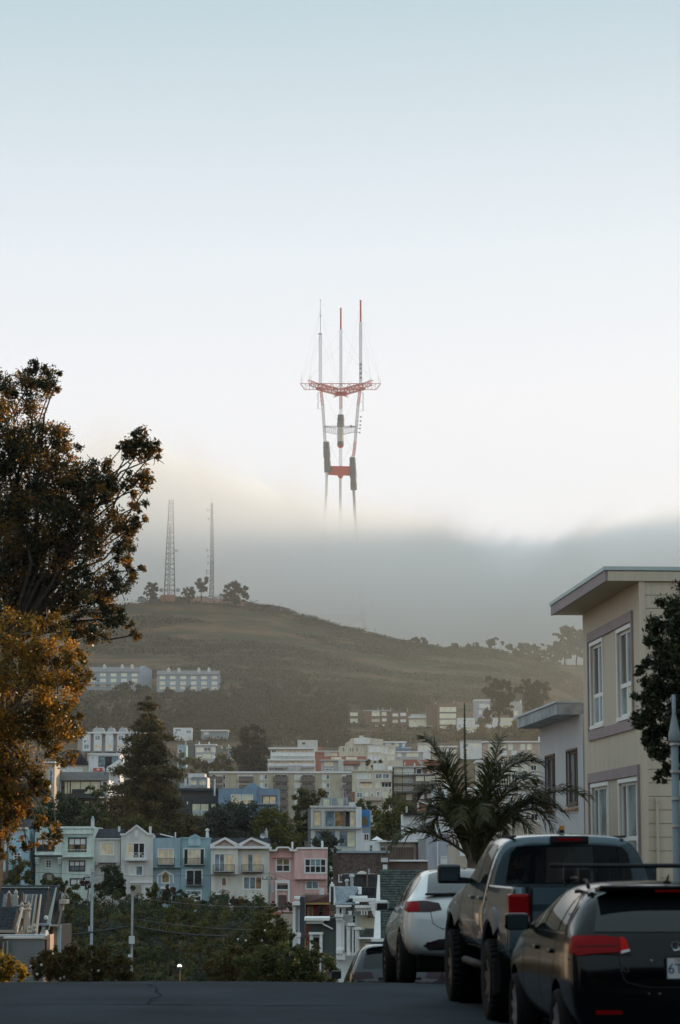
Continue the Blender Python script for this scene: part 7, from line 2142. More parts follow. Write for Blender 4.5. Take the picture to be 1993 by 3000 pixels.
def big_tower():
    dA, dC = 1885.0, 1918.0
    b = P(999, 1990, 1900)
    t = thing('broadcast_tower', 'huge red and white three pronged broadcast tower rising out of the fog', 'tower', b)
    Q = lambda px, py, d=dA: P(px, py, d) - b
    def part(name, m, fn):
        mb = MB()
        fn(mb)
        return obj(name, mb, m, t)
    # three masts on top
    part('antenna_mast', TGREY, lambda m: (lattice(m, Q(939, 1124), Q(939, 977), 2.2, 2.2, 34, .17), m.box(*[v for p in ((Q(934, 0).x, Q(944, 0).x), (Q(939, 977).y - 1.2, Q(939, 977).y + 1.2), (Q(939, 979).z, Q(939, 977).z)) for v in p])))
    part('spire', TGREY, lambda m: (m.tube(Q(939, 977), Q(939, 927), .28, .28, 6), m.tube(Q(939, 927), Q(939, 878), .2, .16, 6), m.tube(Q(939, 927), Q(939, 923), .6, .6, 6), m.tube(Q(939, 881), Q(939, 878), .5, .5, 6)))
    part('antenna_mast', TGREY, lambda m: lattice(m, Q(999, 1140, dC), Q(999, 965, dC), 2.0, 2.0, 40, .18))
    part('spire', RED, lambda m: (m.tube(Q(999, 965, dC), Q(999, 902, dC), .75, .7, 8)))
    part('antenna_mast', TGREY, lambda m: (lattice(m, Q(1057, 1124), Q(1057, 943), 2.0, 2.0, 42, .22), [m.tube(Q(1057, y), Q(1057, y - 5), 1.3, 1.3, 6) for y in (1070, 1082, 1096, 1110)]))
    part('spire', RED, lambda m: (m.tube(Q(1057, 943), Q(1057, 882), .75, .7, 8), m.tube(Q(1057, 882), Q(1057, 880), 1.0, 1.0, 8)))
    # upper triangular gallery
    def truss(m, a, c, h, w, n, r):
        r *= 0.75
        a, c = Vector(a), Vector(c)
        dr = (c - a).normalized()
        s = dr.cross(Vector((0, 0, 1))).normalized() * w / 2
        dz = Vector((0, 0, h))
        for i in range(n):
            p, q = a.lerp(c, i / n), a.lerp(c, (i + 1) / n)
            for e in (-s, s):
                m.tube(p + e, q + e, r, n=4, caps=False)
                m.tube(p + e - dz, q + e - dz, r, n=4, caps=False)
                m.tube(p + e, p + e - dz, r * .7, n=4, caps=False)
                m.tube(p + e, q + e - dz, r * .7, n=4, caps=False) if i % 2 else m.tube(p + e - dz, q + e, r * .7, n=4, caps=False)
            m.tube(p - s, p + s, r * .6, n=4, caps=False)
            m.tube(p - s - dz, p + s - dz, r * .6, n=4, caps=False)
    A, B, Cc = Q(934, 1124), Q(1062, 1124), Q(999, 1141, dC)
    za = A.z
    part('gallery_truss', RED, lambda m: truss(m, A, B, 4.6, 1.6, 10, .22))
    eA, eB = Q(880, 1124), Q(1116, 1124)
    def ends(m):
        for s, e0, e1 in ((A, eA, Q(893, 1142)), (B, eB, Q(1103, 1142))):
            n = 4
            lo = Vector((s.x, s.y, s.z - 4.6))
            m.tube(s, e0, .26, n=4)
            m.tube(lo, e1, .22, n=4)
            m.tube(e0, e1, .24, n=4)
            for i in range(n):
                m.tube(s.lerp(e0, i / n), lo.lerp(e1, (i + .5) / n), .13, n=4)
                m.tube(lo.lerp(e1, (i + .5) / n), s.lerp(e0, (i + 1) / n), .13, n=4)
    part('gallery_end', RED, ends)
    for S in (A, B):
        dirn = (S - Cc)
        dirn.z = 0
        far = S + dirn.normalized() * 17
        near = Cc - dirn.normalized() * 13
        part('gallery_arm', RED, lambda m: (truss(m, Cc, S, 5.0, 3.2, 12, .42)))
        part('gallery_arm_end', RED, lambda m: truss(m, S, far, 4.0, 1.4, 5, .26))
        part('gallery_arm_end', RED, lambda m: truss(m, Cc - Vector((0, 0, 2)), near - Vector((0, 0, 2)), 2.2, 1.2, 3, .26))
    part('gallery_deck', RED, lambda m: (m.box(Cc.x - 4, Cc.x + 4, Cc.y - 3, Cc.y + 3, Cc.z - 4.8, Cc.z - 2.5), m.box(A.x - 2.5, A.x + 2.5, A.y - 2, A.y + 2, za - 4.6, za - 3.4), m.box(B.x - 2.5, B.x + 2.5, B.y - 2, B.y + 2, za - 4.6, za - 3.4)))
    def whips(m):
        for px, h in ((883, 34), (886, 12), (908, 26), (913, 20), (905, 12), (1080, 14), (1086, 12), (1110, 22), (1115, 12), (966, 10), (975, 8), (1022, 10), (1030, 9)):
            m.tube(Q(px, 1124), Q(px, 1124 - h), .1, .08, 4)
    part('whip_aerials', TGREY, whips)
    # legs
    def leg(m, pts, w, n, r):
        for (a, c) in zip(pts[:-1], pts[1:]):
            lattice(m, a, c, w, w, n, r)
    part('leg', RED, lambda m: leg(m, [Q(941, 1145), Q(946, 1190)], 2.0, 9, .28))
    part('leg', TGREY, lambda m: leg(m, [Q(946, 1190), Q(953, 1296)], 2.0, 20, .26))
    part('leg', RED, lambda m: leg(m, [Q(1055, 1145), Q(1049, 1190)], 2.0, 9, .28))
    part('leg', TGREY, lambda m: leg(m, [Q(1049, 1190), Q(1041, 1294)], 2.0, 20, .26))
    part('leg', RED, lambda m: leg(m, [Q(1041, 1294), Q(1036, 1338)], 2.0, 9, .3))
    part('leg', RED, lambda m: leg(m, [Q(999, 1160, dC), Q(999, 1200, dC)], 2.2, 8, .28))
    part('leg', TWHITE, lambda m: leg(m, [Q(999, 1200, dC), Q(998, 1370, dC)], 2.2, 26, .28))
    part('leg', TWHITE, lambda m: m.path([Q(958, 1384), Q(957, 1440), Q(950, 1560), Q(940, 1700), Q(931, 1850)], [1.2, 1.3, 1.5, 1.7, 1.9], 8))
    part('leg', TGREY, lambda m: m.path([Q(1037, 1436), Q(1040, 1500), Q(1047, 1600), Q(1056, 1700), Q(1064, 1790)], [1.2, 1.2, 1.4, 1.6, 1.8], 8))
    part('leg', RED, lambda m: m.path([Q(1064, 1790), Q(1076, 1905)], [1.8, 2.0], 8))
    part('leg', TWHITE, lambda m: m.path([Q(998, 1390, dC), Q(998, 1500, dC), Q(998, 1700, dC), Q(998, 1880, dC)], [1.3, 1.3, 1.5, 1.7], 8))
    # antenna housings round the legs
    def housing(px0, py0, px1, py1, w, d, n):
        mb = MB()
        a, c = Q(px0, py0, d), Q(px1, py1, d)
        for i in range(n):
            p, q = a.lerp(c, i / n), a.lerp(c, (i + .95) / n)
            r = w / 2 * (1 + .06 * ((i * 7) % 3 - 1))
            mb.tube(p, q, r, r, 10)
            if i:
                mb.tube(a.lerp(c, (i - .05) / n), p, w * .55, w * .55, 10)
        return mb
    obj('antenna_housing', housing(956, 1295, 961, 1384, 5.6, dA, 6), TBOX, t)
    obj('antenna_housing', housing(1033, 1341, 1037, 1436, 5.4, dA, 5), TBOX, t)
    obj('antenna_housing', housing(999, 1216, 998, 1252, 5.8, dC, 3), TBOX, t)
    obj('antenna_housing', housing(998, 1253, 998, 1294, 5.4, dC, 3), mat('tower_pale_cover', (0.50, 0.48, 0.43), rough=0.8), t)
    obj('antenna_housing', housing(998, 1295, 998, 1306, 5.6, dC, 2), TBOX, t)
    part('housing_cone', RED, lambda m: m.tube(Q(998, 1306, dC), Q(998, 1312, dC), 2.8, 1.6, 10))
    part('housing_collar', TWHITE, lambda m: m.tube(Q(1036, 1335), Q(1034, 1341), 1.2, 2.2, 10))
    # middle gallery
    M1, M2, M3 = Q(950, 1248), Q(1044, 1248), Q(998, 1258, dC)
    def ring(m):
        truss(m, M1, M2, 1.0, 1.0, 10, .14)
        for S in (M1, M2):
            truss(m, S, M3, 4.6, 1.6, 8, .15)
    part('middle_gallery', TGREY, ring)
    # red waist
    def waist(m):
        W1, W2, W3 = Q(962, 1379), Q(1034, 1379), Q(998, 1379, dC)
        for a, c in ((W1, W3), (W2, W3), (W1, W2)):
            dr = (c - a).normalized()
            s = dr.cross(Vector((0, 0, 1))).normalized() * .7
            m.hexa([a - s - Vector((0, 0, 3.2)), c - s - Vector((0, 0, 4.2)), c + s - Vector((0, 0, 4.2)), a + s - Vector((0, 0, 3.2)), a - s + Vector((0, 0, 3.8)), c - s + Vector((0, 0, 3.4)), c + s + Vector((0, 0, 3.4)), a + s + Vector((0, 0, 3.8))])
        m.tube(Q(998, 1393, dC), Q(998, 1402, dC), 2.6, 1.3, 10)
    part('waist', RED, waist)
    def lower(m):
        truss(m, Q(934, 1800), Q(1066, 1800), 3.0, 2.0, 8, .5)
        truss(m, Q(934, 1800), Q(998, 1830, dC), 3.0, 2.0, 6, .5)
        truss(m, Q(1066, 1800), Q(998, 1830, dC), 3.0, 2.0, 6, .5)
    part('lower_gallery', RED, lower)
    def side(m):
        for px, ys in ((932, ((1150, 1172), (1176, 1198))), (1064, ((1150, 1175), (1178, 1204)))):
            for y0, y1 in ys:
                m.tube(Q(px, y0), Q(px, y1), .32, .32, 6)
                for y in (y0, y1):
                    m.tube(Q(px, y), Q(942 if px < 1000 else 1053, y), .09, n=4)
        for i, y in enumerate((1221, 1233, 1245, 1255, 1267)):
            m.lathe([(.05, -.6), (.7, 0), (.75, .5), (.05, .6)], Q(1058 - i, y), axis='y', n=8)
            m.tube(Q(1058 - i, y), Q(1047 - i, y), .1, n=4)
        m.lathe([(.05, -.6), (1.2, 0), (1.2, .5), (.05, .6)], Q(1029, 1249), axis='y', n=8)
    part('side_aerials', TGREY, side)
    def guys(m):
        for mx, my in ((939, 905), (939, 985), (999, 960), (999, 1010), (1057, 900), (1057, 970)):
            for ex, ey in ((880, 1124), (905, 1114), (999, 1145), (1088, 1114), (1116, 1124)):
                if abs(ex - mx) < 110:
                    m.tube(Q(mx, my, dC if mx == 999 else dA), Q(ex, ey), .05, n=3, caps=False)
        for a, c in (((950, 1150), (1036, 1330)), ((1048, 1150), (962, 1330)), ((958, 1290), (998, 1365)), ((1040, 1290), (998, 1365))):
            m.tube(Q(*a), Q(*c), .06, n=3, caps=False)
    part('guy_wires', TGREY, guys)
big_tower()

def summit():
    d = 1492
    # wide left mast
    b = P(497, 1745, d)
    t = thing('radio_mast', 'wide tapering lattice radio mast fading up into the fog', 'mast', b)
    mb = MB()
    lattice(mb, P(497, 1745, d) - b, P(500, 1560, d) - b, 6.6, 4.0, 12, .26)
    lattice(mb, P(500, 1560, d) - b, P(502, 1463, d) - b, 4.0, 2.4, 8, .22)
    lattice(mb, P(494, 1745, d) - b, P(499, 1540, d) - b, 1.4, 1.2, 20, .12)
    obj('lattice', mb, mat('mast_steel', (0.10, 0.115, 0.125), rough=0.7), t)
    for px, py in ((473, 1729), (522, 1729)):
        c = P(px, py, d - 3) - b
        obj('dish', MB().lathe([(0.05, .5), (1.15, .25), (1.3, -.2), (1.3, -.6), (0.05, -.7)], c, axis='y', n=14).tube(c, (0, 0, c.z), .15), mat('dish_grey', (0.30, 0.34, 0.34)), t)
    obj('side_arm', MB().tube(P(512, 1612, d) - b, P(523, 1612, d) - b, .3).tube(P(512, 1616, d) - b, P(523, 1616, d) - b, .2), TGREY, t)
    # slim right mast
    b = P(620, 1752, d)
    t = thing('radio_mast', 'slim straight lattice radio mast with thin spike on the summit', 'mast', b)
    mb = MB()
    lattice(mb, P(620, 1752, d) - b, P(622, 1640, d) - b, 2.5, 1.8, 16, .24)
    lattice(mb, P(622, 1640, d) - b, P(621, 1474, d) - b, 1.8, 1.2, 26, .2)
    for py, s in ((1495, 2), (1520, 1.4), (1612, 2.2), (1630, 1.6), (1650, 1.6), (1672, 2.4), (1680, 2.2), (1700, 1.6)):
        p = P(617, py, d) - b
        mb.tube(p + Vector((-s, 0, 0)), p + Vector((1.4, 0, 0)), .1, n=4).tube(p + Vector((-s, 0, -1)), p + Vector((-s, 0, 1.2)), .14, n=4)
    obj('lattice', mb, mat('mast_steel', (0.10, 0.115, 0.125), rough=0.7), t)
    obj('spike', MB().tube(P(621, 1474, d) - b, P(621, 1449, d) - b, .12, .06, 5), TGREY, t)
    # walls and huts on the summit
    b = P(492, 1750, 1486)
    t = thing('tank_wall', 'curved rusty red retaining wall under the wide mast', 'wall', b)
    k = SZ(1486)
    obj('wall', MB().lathe([(23 * k, -3), (23 * k, 1.6), (21 * k, 1.6), (21 * k, -3)], (0, 4, 0), n=28), mat('rust_wall', (0.34, 0.14, 0.10), rough=0.9), t)
    b = P(637, 1760, 1484)
    t = thing('summit_wall', 'long pink low wall running across the summit', 'wall', b)
    x0, x1 = (P(560, 1752, 1484) - b), (P(716, 1764, 1484) - b)
    obj('wall', MB().hexa([(x0.x, 0, x0.z - 3), (x1.x, 0, x1.z - 3), (x1.x, .6, x1.z - 3), (x0.x, .6, x0.z - 3), (x0.x, 0, x0.z + .6), (x1.x, 0, x1.z + .8), (x1.x, .6, x1.z + .8), (x0.x, .6, x0.z + .6)]), mat('pink_wall', (0.46, 0.28, 0.24), rough=0.9), t)
    labs = ['white car parked first from the left on the summit wall', 'silver car parked second along the summit wall', 'pale car parked in the middle of the summit wall', 'light car parked rightmost on the summit wall']
    for i, px in enumerate((618, 640, 661, 684)):
        p = P(px, 1754 + i * 2.0, 1487)
        t = thing('parked_car', labs[i], 'car', p, 0.1 * i, 'cars parked on the summit')
        mb = MB().hexa([(-2.1, -.85, .3), (2.1, -.85, .3), (2.1, .85, .3), (-2.1, .85, .3), (-2.1, -.85, .9), (2.1, -.85, .85), (2.1, .85, .85), (-2.1, .85, .9)])
        mb.hexa([(-1.5, -.8, .9), (1.2, -.8, .87), (1.2, .8, .87), (-1.5, .8, .9), (-1.0, -.65, 1.4), (.6, -.65, 1.4), (.6, .65, 1.4), (-1.0, .65, 1.4)])
        obj('body', mb, mat('far_car_paint', (0.6, 0.6, 0.6), rough=0.3), t)
        for sx in (-1.3, 1.3):
            obj('wheel', MB().tube((sx, -.9, .3), (sx, .9, .3), .32, n=10), IRON, t)
    for i, (px, py, w, h, lab) in enumerate(((414, 1757, 9, 6, 'tiny green hut left of the wide mast'), (648, 1748, 5, 5, 'tiny pale hut beside the slim mast'), (1165, 1911, 6, 4, 'tiny white shed on the right shoulder of the hill'))):
        t = thing('hut', lab, 'hut', P(px, py, 1486))
        k = SZ(1486)
        obj('wall', MB().box(-w * k, w * k, 0, 3, -1, h * k), stucco('hut_paint%d' % i, ((0.2, 0.26, 0.25), (0.5, 0.5, 0.5), (0.7, 0.7, 0.7))[i]), t)
        obj('roof', MB().prism([(-w * k - .3, h * k), (w * k + .3, h * k), (0, h * k + 1)], -.3, 3.3), ROOFD, t)
    b = P(800, 1790, 1503)
    t = thing('ridge_fence', 'thin fence following the right shoulder of the hill', 'fence', b)
    mb = MB()
    for px in range(730, 920, 5):
        x = (px - CX) / FPX * 1503
        z = TZ(x, 1503)
        obj('post', MB().tube((0, 0, -.5), (0, 0, 1.7), .12, n=4), IRON, t, loc=Vector((x, 1503, z)) - b)
summit()
# ------------------------------------------------------------------ parked cars
TYRE = mat('tyre_rubber', (0.012, 0.012, 0.013), rough=0.9, spec=0.2, bump=0.3, bscale=40)
RIMG = mat('rim_silver', (0.42, 0.43, 0.45), rough=0.28, metal=0.9)
RIMD = mat('rim_dark', (0.05, 0.05, 0.055), rough=0.4, metal=0.6)
GLASS = mat('car_glass', (0.008, 0.010, 0.012), rough=0.02, spec=0.5)
BLACKP = mat('black_plastic', (0.012, 0.012, 0.014), rough=0.6, spec=0.3)
FLARE = mat('flare_satin', (0.040, 0.055, 0.066), rough=0.45, spec=0.4)
CHROME = mat('chrome', (0.65, 0.65, 0.66), rough=0.12, metal=1.0)
LAMPR = mat('tail_lamp_red', (0.25, 0.004, 0.006), rough=0.18, spec=0.10)
LAMPR2 = mat('tail_lamp_bright_red', (0.52, 0.010, 0.008), rough=0.2, spec=0.08)
LAMPS = mat('tail_lamp_smoke', (0.030, 0.012, 0.018), rough=0.1, spec=0.3)
LAMPW = mat('reverse_lamp', (0.62, 0.55, 0.55), rough=0.15, coat=1.0)
AMBER = mat('amber_glint', (0.65, 0.26, 0.03), rough=0.2, coat=1.0)
PLATE = mat('plate_white', (0.70, 0.72, 0.74), rough=0.4)
INK = mat('plate_ink', (0.04, 0.05, 0.14), rough=0.5)
REDINK = mat('plate_red', (0.5, 0.06, 0.05), rough=0.5)
SEAM = mat('seam_black', (0.006, 0.006, 0.007), rough=0.8)
WELL = mat('wheel_well', (0.006, 0.006, 0.006), rough=0.95, spec=0.05)

def paint(name, col, metal=0.35, rough=0.30, spec=0.4, coat=0.8):
    return mat(name, col, rough=rough, metal=metal, spec=spec, coat=coat)

def sec(zb, ws, wm, zm, wb, zbt, wg, zg, wr, zr):
    return [(0, zb), (ws * .7, zb), (ws, zb + .07), (wm, zm), (wm * .995, (zm * .45 + zbt * .55)), (wb, zbt), (wg, zg), (wr, zr - .035), (wr * .62, zr), (0, zr + .012)]

def loft(name, stations, m, parent, arches=(), R=0.4, xin=0.5, lev=2):
    bm = bmesh.new()
    rings = []
    for y, pr in stations:
        pts = [(x, y, z) for x, z in pr] + [(-x, y, z) for x, z in reversed(pr[1:-1])]
        rings.append([bm.verts.new(p) for p in pts])
    n = len(rings[0])
    for a, c in zip(rings[:-1], rings[1:]):
        for i in range(n):
            j = (i + 1) % n
            bm.faces.new((a[i], a[j], c[j], c[i]))
    bm.faces.new(rings[0][::-1])
    bm.faces.new(rings[-1])
    bmesh.ops.recalc_face_normals(bm, faces=bm.faces)
    me = bpy.data.meshes.new(name)
    bm.to_mesh(me)
    bm.free()
    me.materials.append(m)
    me.materials.append(WELL)
    tmp = bpy.data.objects.new('tmp', me)
    COL.objects.link(tmp)
    s = tmp.modifiers.new('s', 'SUBSURF')
    s.levels = s.render_levels = lev
    cut = []
    for ay, az in arches:
        for sd in (-1, 1):
            c = MB()
            k = 40
            x0, x1 = (xin, 1.6) if sd > 0 else (-1.6, -xin)
            c.tube((x0, ay, az), (x1, ay, az), R, n=k)
            cm = bpy.data.meshes.new('cut')
            cm.from_pydata(c.v, [], c.f)
            cm.materials.append(WELL)
            b2 = bmesh.new()
            b2.from_mesh(cm)
            bmesh.ops.recalc_face_normals(b2, faces=b2.faces)
            b2.to_mesh(cm)
            b2.free()
            co = bpy.data.objects.new('cut', cm)
            COL.objects.link(co)
            bo = tmp.modifiers.new('b', 'BOOLEAN')
            bo.operation = 'DIFFERENCE'
            bo.object = co
            bo.solver = 'EXACT'
            cut.append(co)
    dg = bpy.context.evaluated_depsgraph_get()
    res = bpy.data.meshes.new_from_object(tmp.evaluated_get(dg))
    for co in cut:
        bpy.data.objects.remove(co)
    bpy.data.objects.remove(tmp)
    res.name = name
    if not res.materials:
        res.materials.append(m)
    res.polygons.foreach_set('use_smooth', [True] * len(res.polygons))
    bm = bmesh.new()
    bm.from_mesh(res)
    for e in bm.edges:
        if len(e.link_faces) == 2 and e.calc_face_angle(0) > 0.7:
            e.smooth = False
    bvh = BVHTree.FromBMesh(bm)
    bm.to_mesh(res)
    bm.free()
    o = link(name, res, parent)
    return o, bvh

def resample(poly, n):
    p = [Vector(q) for q in poly]
    if len(p) == 1:
        return [p[0].copy() for _ in range(n + 1)]
    L = [0]
    for a, c in zip(p[:-1], p[1:]):
        L.append(L[-1] + (c - a).length)
    out = []
    for i in range(n + 1):
        t = L[-1] * i / n
        k = 0
        while k < len(L) - 2 and t > L[k + 1]:
            k += 1
        s = (t - L[k]) / max(1e-9, L[k + 1] - L[k])
        out.append(p[k].lerp(p[k + 1], min(1, s)))
    return out

def panel(name, bvh, bot, top, ax, off, m, parent, nu=10, nv=6, thick=0.012, **kw):
    """a plate that follows the body: bot and top are its lower and upper outlines seen along axis ax"""
    B, T = resample(bot, nu), resample(top, nu)
    dirs = {'L': Vector((1, 0, 0)), 'R': Vector((-1, 0, 0)), 'B': Vector((0, 1, 0)), 'F': Vector((0, -1, 0)), 'T': Vector((0, 0, -1))}
    D = dirs[ax]
    grid = []
    for j in range(nv + 1):
        row = []
        for i in range(nu + 1):
            q = B[i].lerp(T[i], j / nv)
            if ax in 'LR':
                o = Vector((0, q[0], q[1]))
            elif ax in 'BF':
                o = Vector((q[0], 0, q[1]))
            else:
                o = Vector((q[0], q[1], 0))
            h = bvh.ray_cast(o - D * 6, D)
            if h[0] is None:
                h = bvh.find_nearest(o - D * 1.0)
            nrm = h[1] if h[1].dot(D) < 0 else -h[1]
            row.append((h[0], nrm))
        grid.append(row)
    mb = MB()
    W = nu + 1
    mb.v = [tuple(p + n * off) for row in grid for p, n in row]
    for j in range(nv):
        for i in range(nu):
            mb.f.append((j * W + i, j * W + i + 1, (j + 1) * W + i + 1, (j + 1) * W + i))
    k = len(mb.v)
    mb.v += [tuple(p - n * thick) for row in grid for p, n in row]
    edge = [(0, i) for i in range(nu)] + [(j, nu) for j in range(nv)] + [(nv, i) for i in range(nu, 0, -1)] + [(j, 0) for j in range(nv, 0, -1)]
    for a, c in zip(edge, edge[1:] + edge[:1]):
        ia, ic = a[0] * W + a[1], c[0] * W + c[1]
        mb.f.append((ic, ia, k + ia, k + ic))
    mb.m = [0] * len(mb.f)
    o = obj(name, mb, m, parent, **kw)
    bm = bmesh.new()
    bm.from_mesh(o.data)
    bmesh.ops.recalc_face_normals(bm, faces=bm.faces)
    for f in bm.faces:
        f.smooth = True
    for e in bm.edges:
        if len(e.link_faces) == 2 and e.calc_face_angle(0) > 0.7:
            e.smooth = False
    bm.to_mesh(o.data)
    bm.free()
    return o

def strip(name, bvh, pts, ax, w, m, parent, off=0.0015):
    """a narrow band along a line on the body (door seams, creases)"""
    a = [Vector(p) for p in pts]
    up, dn = [], []
    for i, p in enumerate(a):
        t = (a[min(i + 1, len(a) - 1)] - a[max(i - 1, 0)])
        n = Vector((-t.y, t.x)).normalized() * w / 2
        up.append(p + n)
        dn.append(p - n)
    return panel(name, bvh, dn, up, ax, off, m, parent, nu=max(8, len(pts) * 5), nv=1, thick=0.006)

def rbox(name, c, dim, m, parent, bevel=0.3, seg=3, rot=(0, 0, 0), taper=None, **kw):
    bm = bmesh.new()
    bmesh.ops.create_cube(bm, size=1)
    for v in bm.verts:
        v.co = Vector((v.co.x * dim[0], v.co.y * dim[1], v.co.z * dim[2]))
        if taper and v.co.z > 0:
            v.co.x *= taper
            v.co.y *= taper
    bmesh.ops.bevel(bm, geom=bm.edges[:], offset=min(dim) * bevel, segments=seg, profile=0.6, affect='EDGES')
    M = Matrix.Translation(c) @ Matrix.Rotation(rot[2], 4, 'Z') @ Matrix.Rotation(rot[1], 4, 'Y') @ Matrix.Rotation(rot[0], 4, 'X')
    bmesh.ops.transform(bm, matrix=M, verts=bm.verts)
    me = bpy.data.meshes.new(name)
    bm.to_mesh(me)
    bm.free()
    me.materials.append(m)
    me.polygons.foreach_set('use_smooth', [True] * len(me.polygons))
    return link(name, me, parent, **kw)

def wheel(parent, x, y, R, w, rr, m_rim, spokes=10, knobs=False):
    """tyre with its rim on the outer side"""
    s = 1 if x > 0 else -1
    mb = MB()
    h = w / 2
    prof = [(rr, h * .75), (rr + .02, h * .98), (R * .86, h * 1.0), (R * .96, h * .90), (R, h * .65), (R, -h * .65), (R * .96, -h * .9), (R * .86, -h), (rr, -h * .8)]
    mb.lathe(prof, (x, y, R), axis='x', n=40)
    if knobs:
        for i in range(36):
            an = 2 * math.pi * i / 36
            for q, sh in ((-h * .55, 0), (0, .09), (h * .55, 0)):
                a2 = an + sh
                c = Vector((x + q, y + math.cos(a2) * (R - .003), R + math.sin(a2) * (R - .003)))
                t = Vector((0, -math.sin(a2), math.cos(a2))) * .022
                n = Vector((0, math.cos(a2), math.sin(a2))) * .014
                ux = Vector((w * .15, 0, 0))
                p = [c - ux - t - n, c + ux - t - n, c + ux + t - n, c - ux + t - n]
                mb.hexa(p + [k + n * 2 for k in p])
    o = obj('wheel', mb, TYRE, parent, smooth=True)
    for e in o.data.edges:
        pass
    rb = MB()
    xo = x + s * h * .62
    rb.lathe([(rr, h * .75 * s), (rr * .94, h * .72 * s), (rr * .90, h * .35 * s), (rr * .88, -h * .5 * s)], (x, y, R), axis='x', n=36)
    rb.lathe([(.01, s * .02), (.07, s * .015), (.075, -s * .03)], (xo, y, R), axis='x', n=16)
    for i in range(spokes):
        an = 2 * math.pi * i / spokes + .2
        c, sn = math.cos(an), math.sin(an)
        d = Vector((0, c, sn))
        q = Vector((0, -sn, c))
        wi, wo = (.028, .022) if spokes > 6 else (.05, .04)
        ctr = Vector((xo, y, R))
        a, b2 = ctr + d * .05, ctr + d * rr * .93 + Vector((s * .01, 0, 0))
        dx = Vector((s * .015, 0, 0))
        rb.hexa([a - q * wi - dx, a + q * wi - dx, b2 + q * wo - dx, b2 - q * wo - dx, a - q * wi + dx, a + q * wi + dx, b2 + q * wo + dx, b2 - q * wo + dx])
    obj('rim', rb, m_rim, o)
    disc = MB().lathe([(.02, -s * .02), (rr * .7, -s * .02), (rr * .7, -s * .05), (.02, -s * .05)], (x, y, R), axis='x', n=24)
    obj('brake_disc', disc, RIMD, o)
    return o

def text(name, s, size, m, parent, loc, rot, ext=0.003, space=1.0):
    cu = bpy.data.curves.new(name, 'FONT')
    cu.body = s
    cu.size = size
    cu.extrude = ext
    cu.align_x = 'CENTER'
    cu.align_y = 'CENTER'
    cu.space_character = space
    tmp = bpy.data.objects.new('tmp', cu)
    COL.objects.link(tmp)
    dg = bpy.context.evaluated_depsgraph_get()
    me = bpy.data.meshes.new_from_object(tmp.evaluated_get(dg))
    bpy.data.objects.remove(tmp)
    me.name = name
    me.materials.clear()
    me.materials.append(m)
    o = link(name, me, parent, loc)
    o.rotation_euler = rot
    return o

def mir(pts):
    return [(-a, b) for a, b in pts]

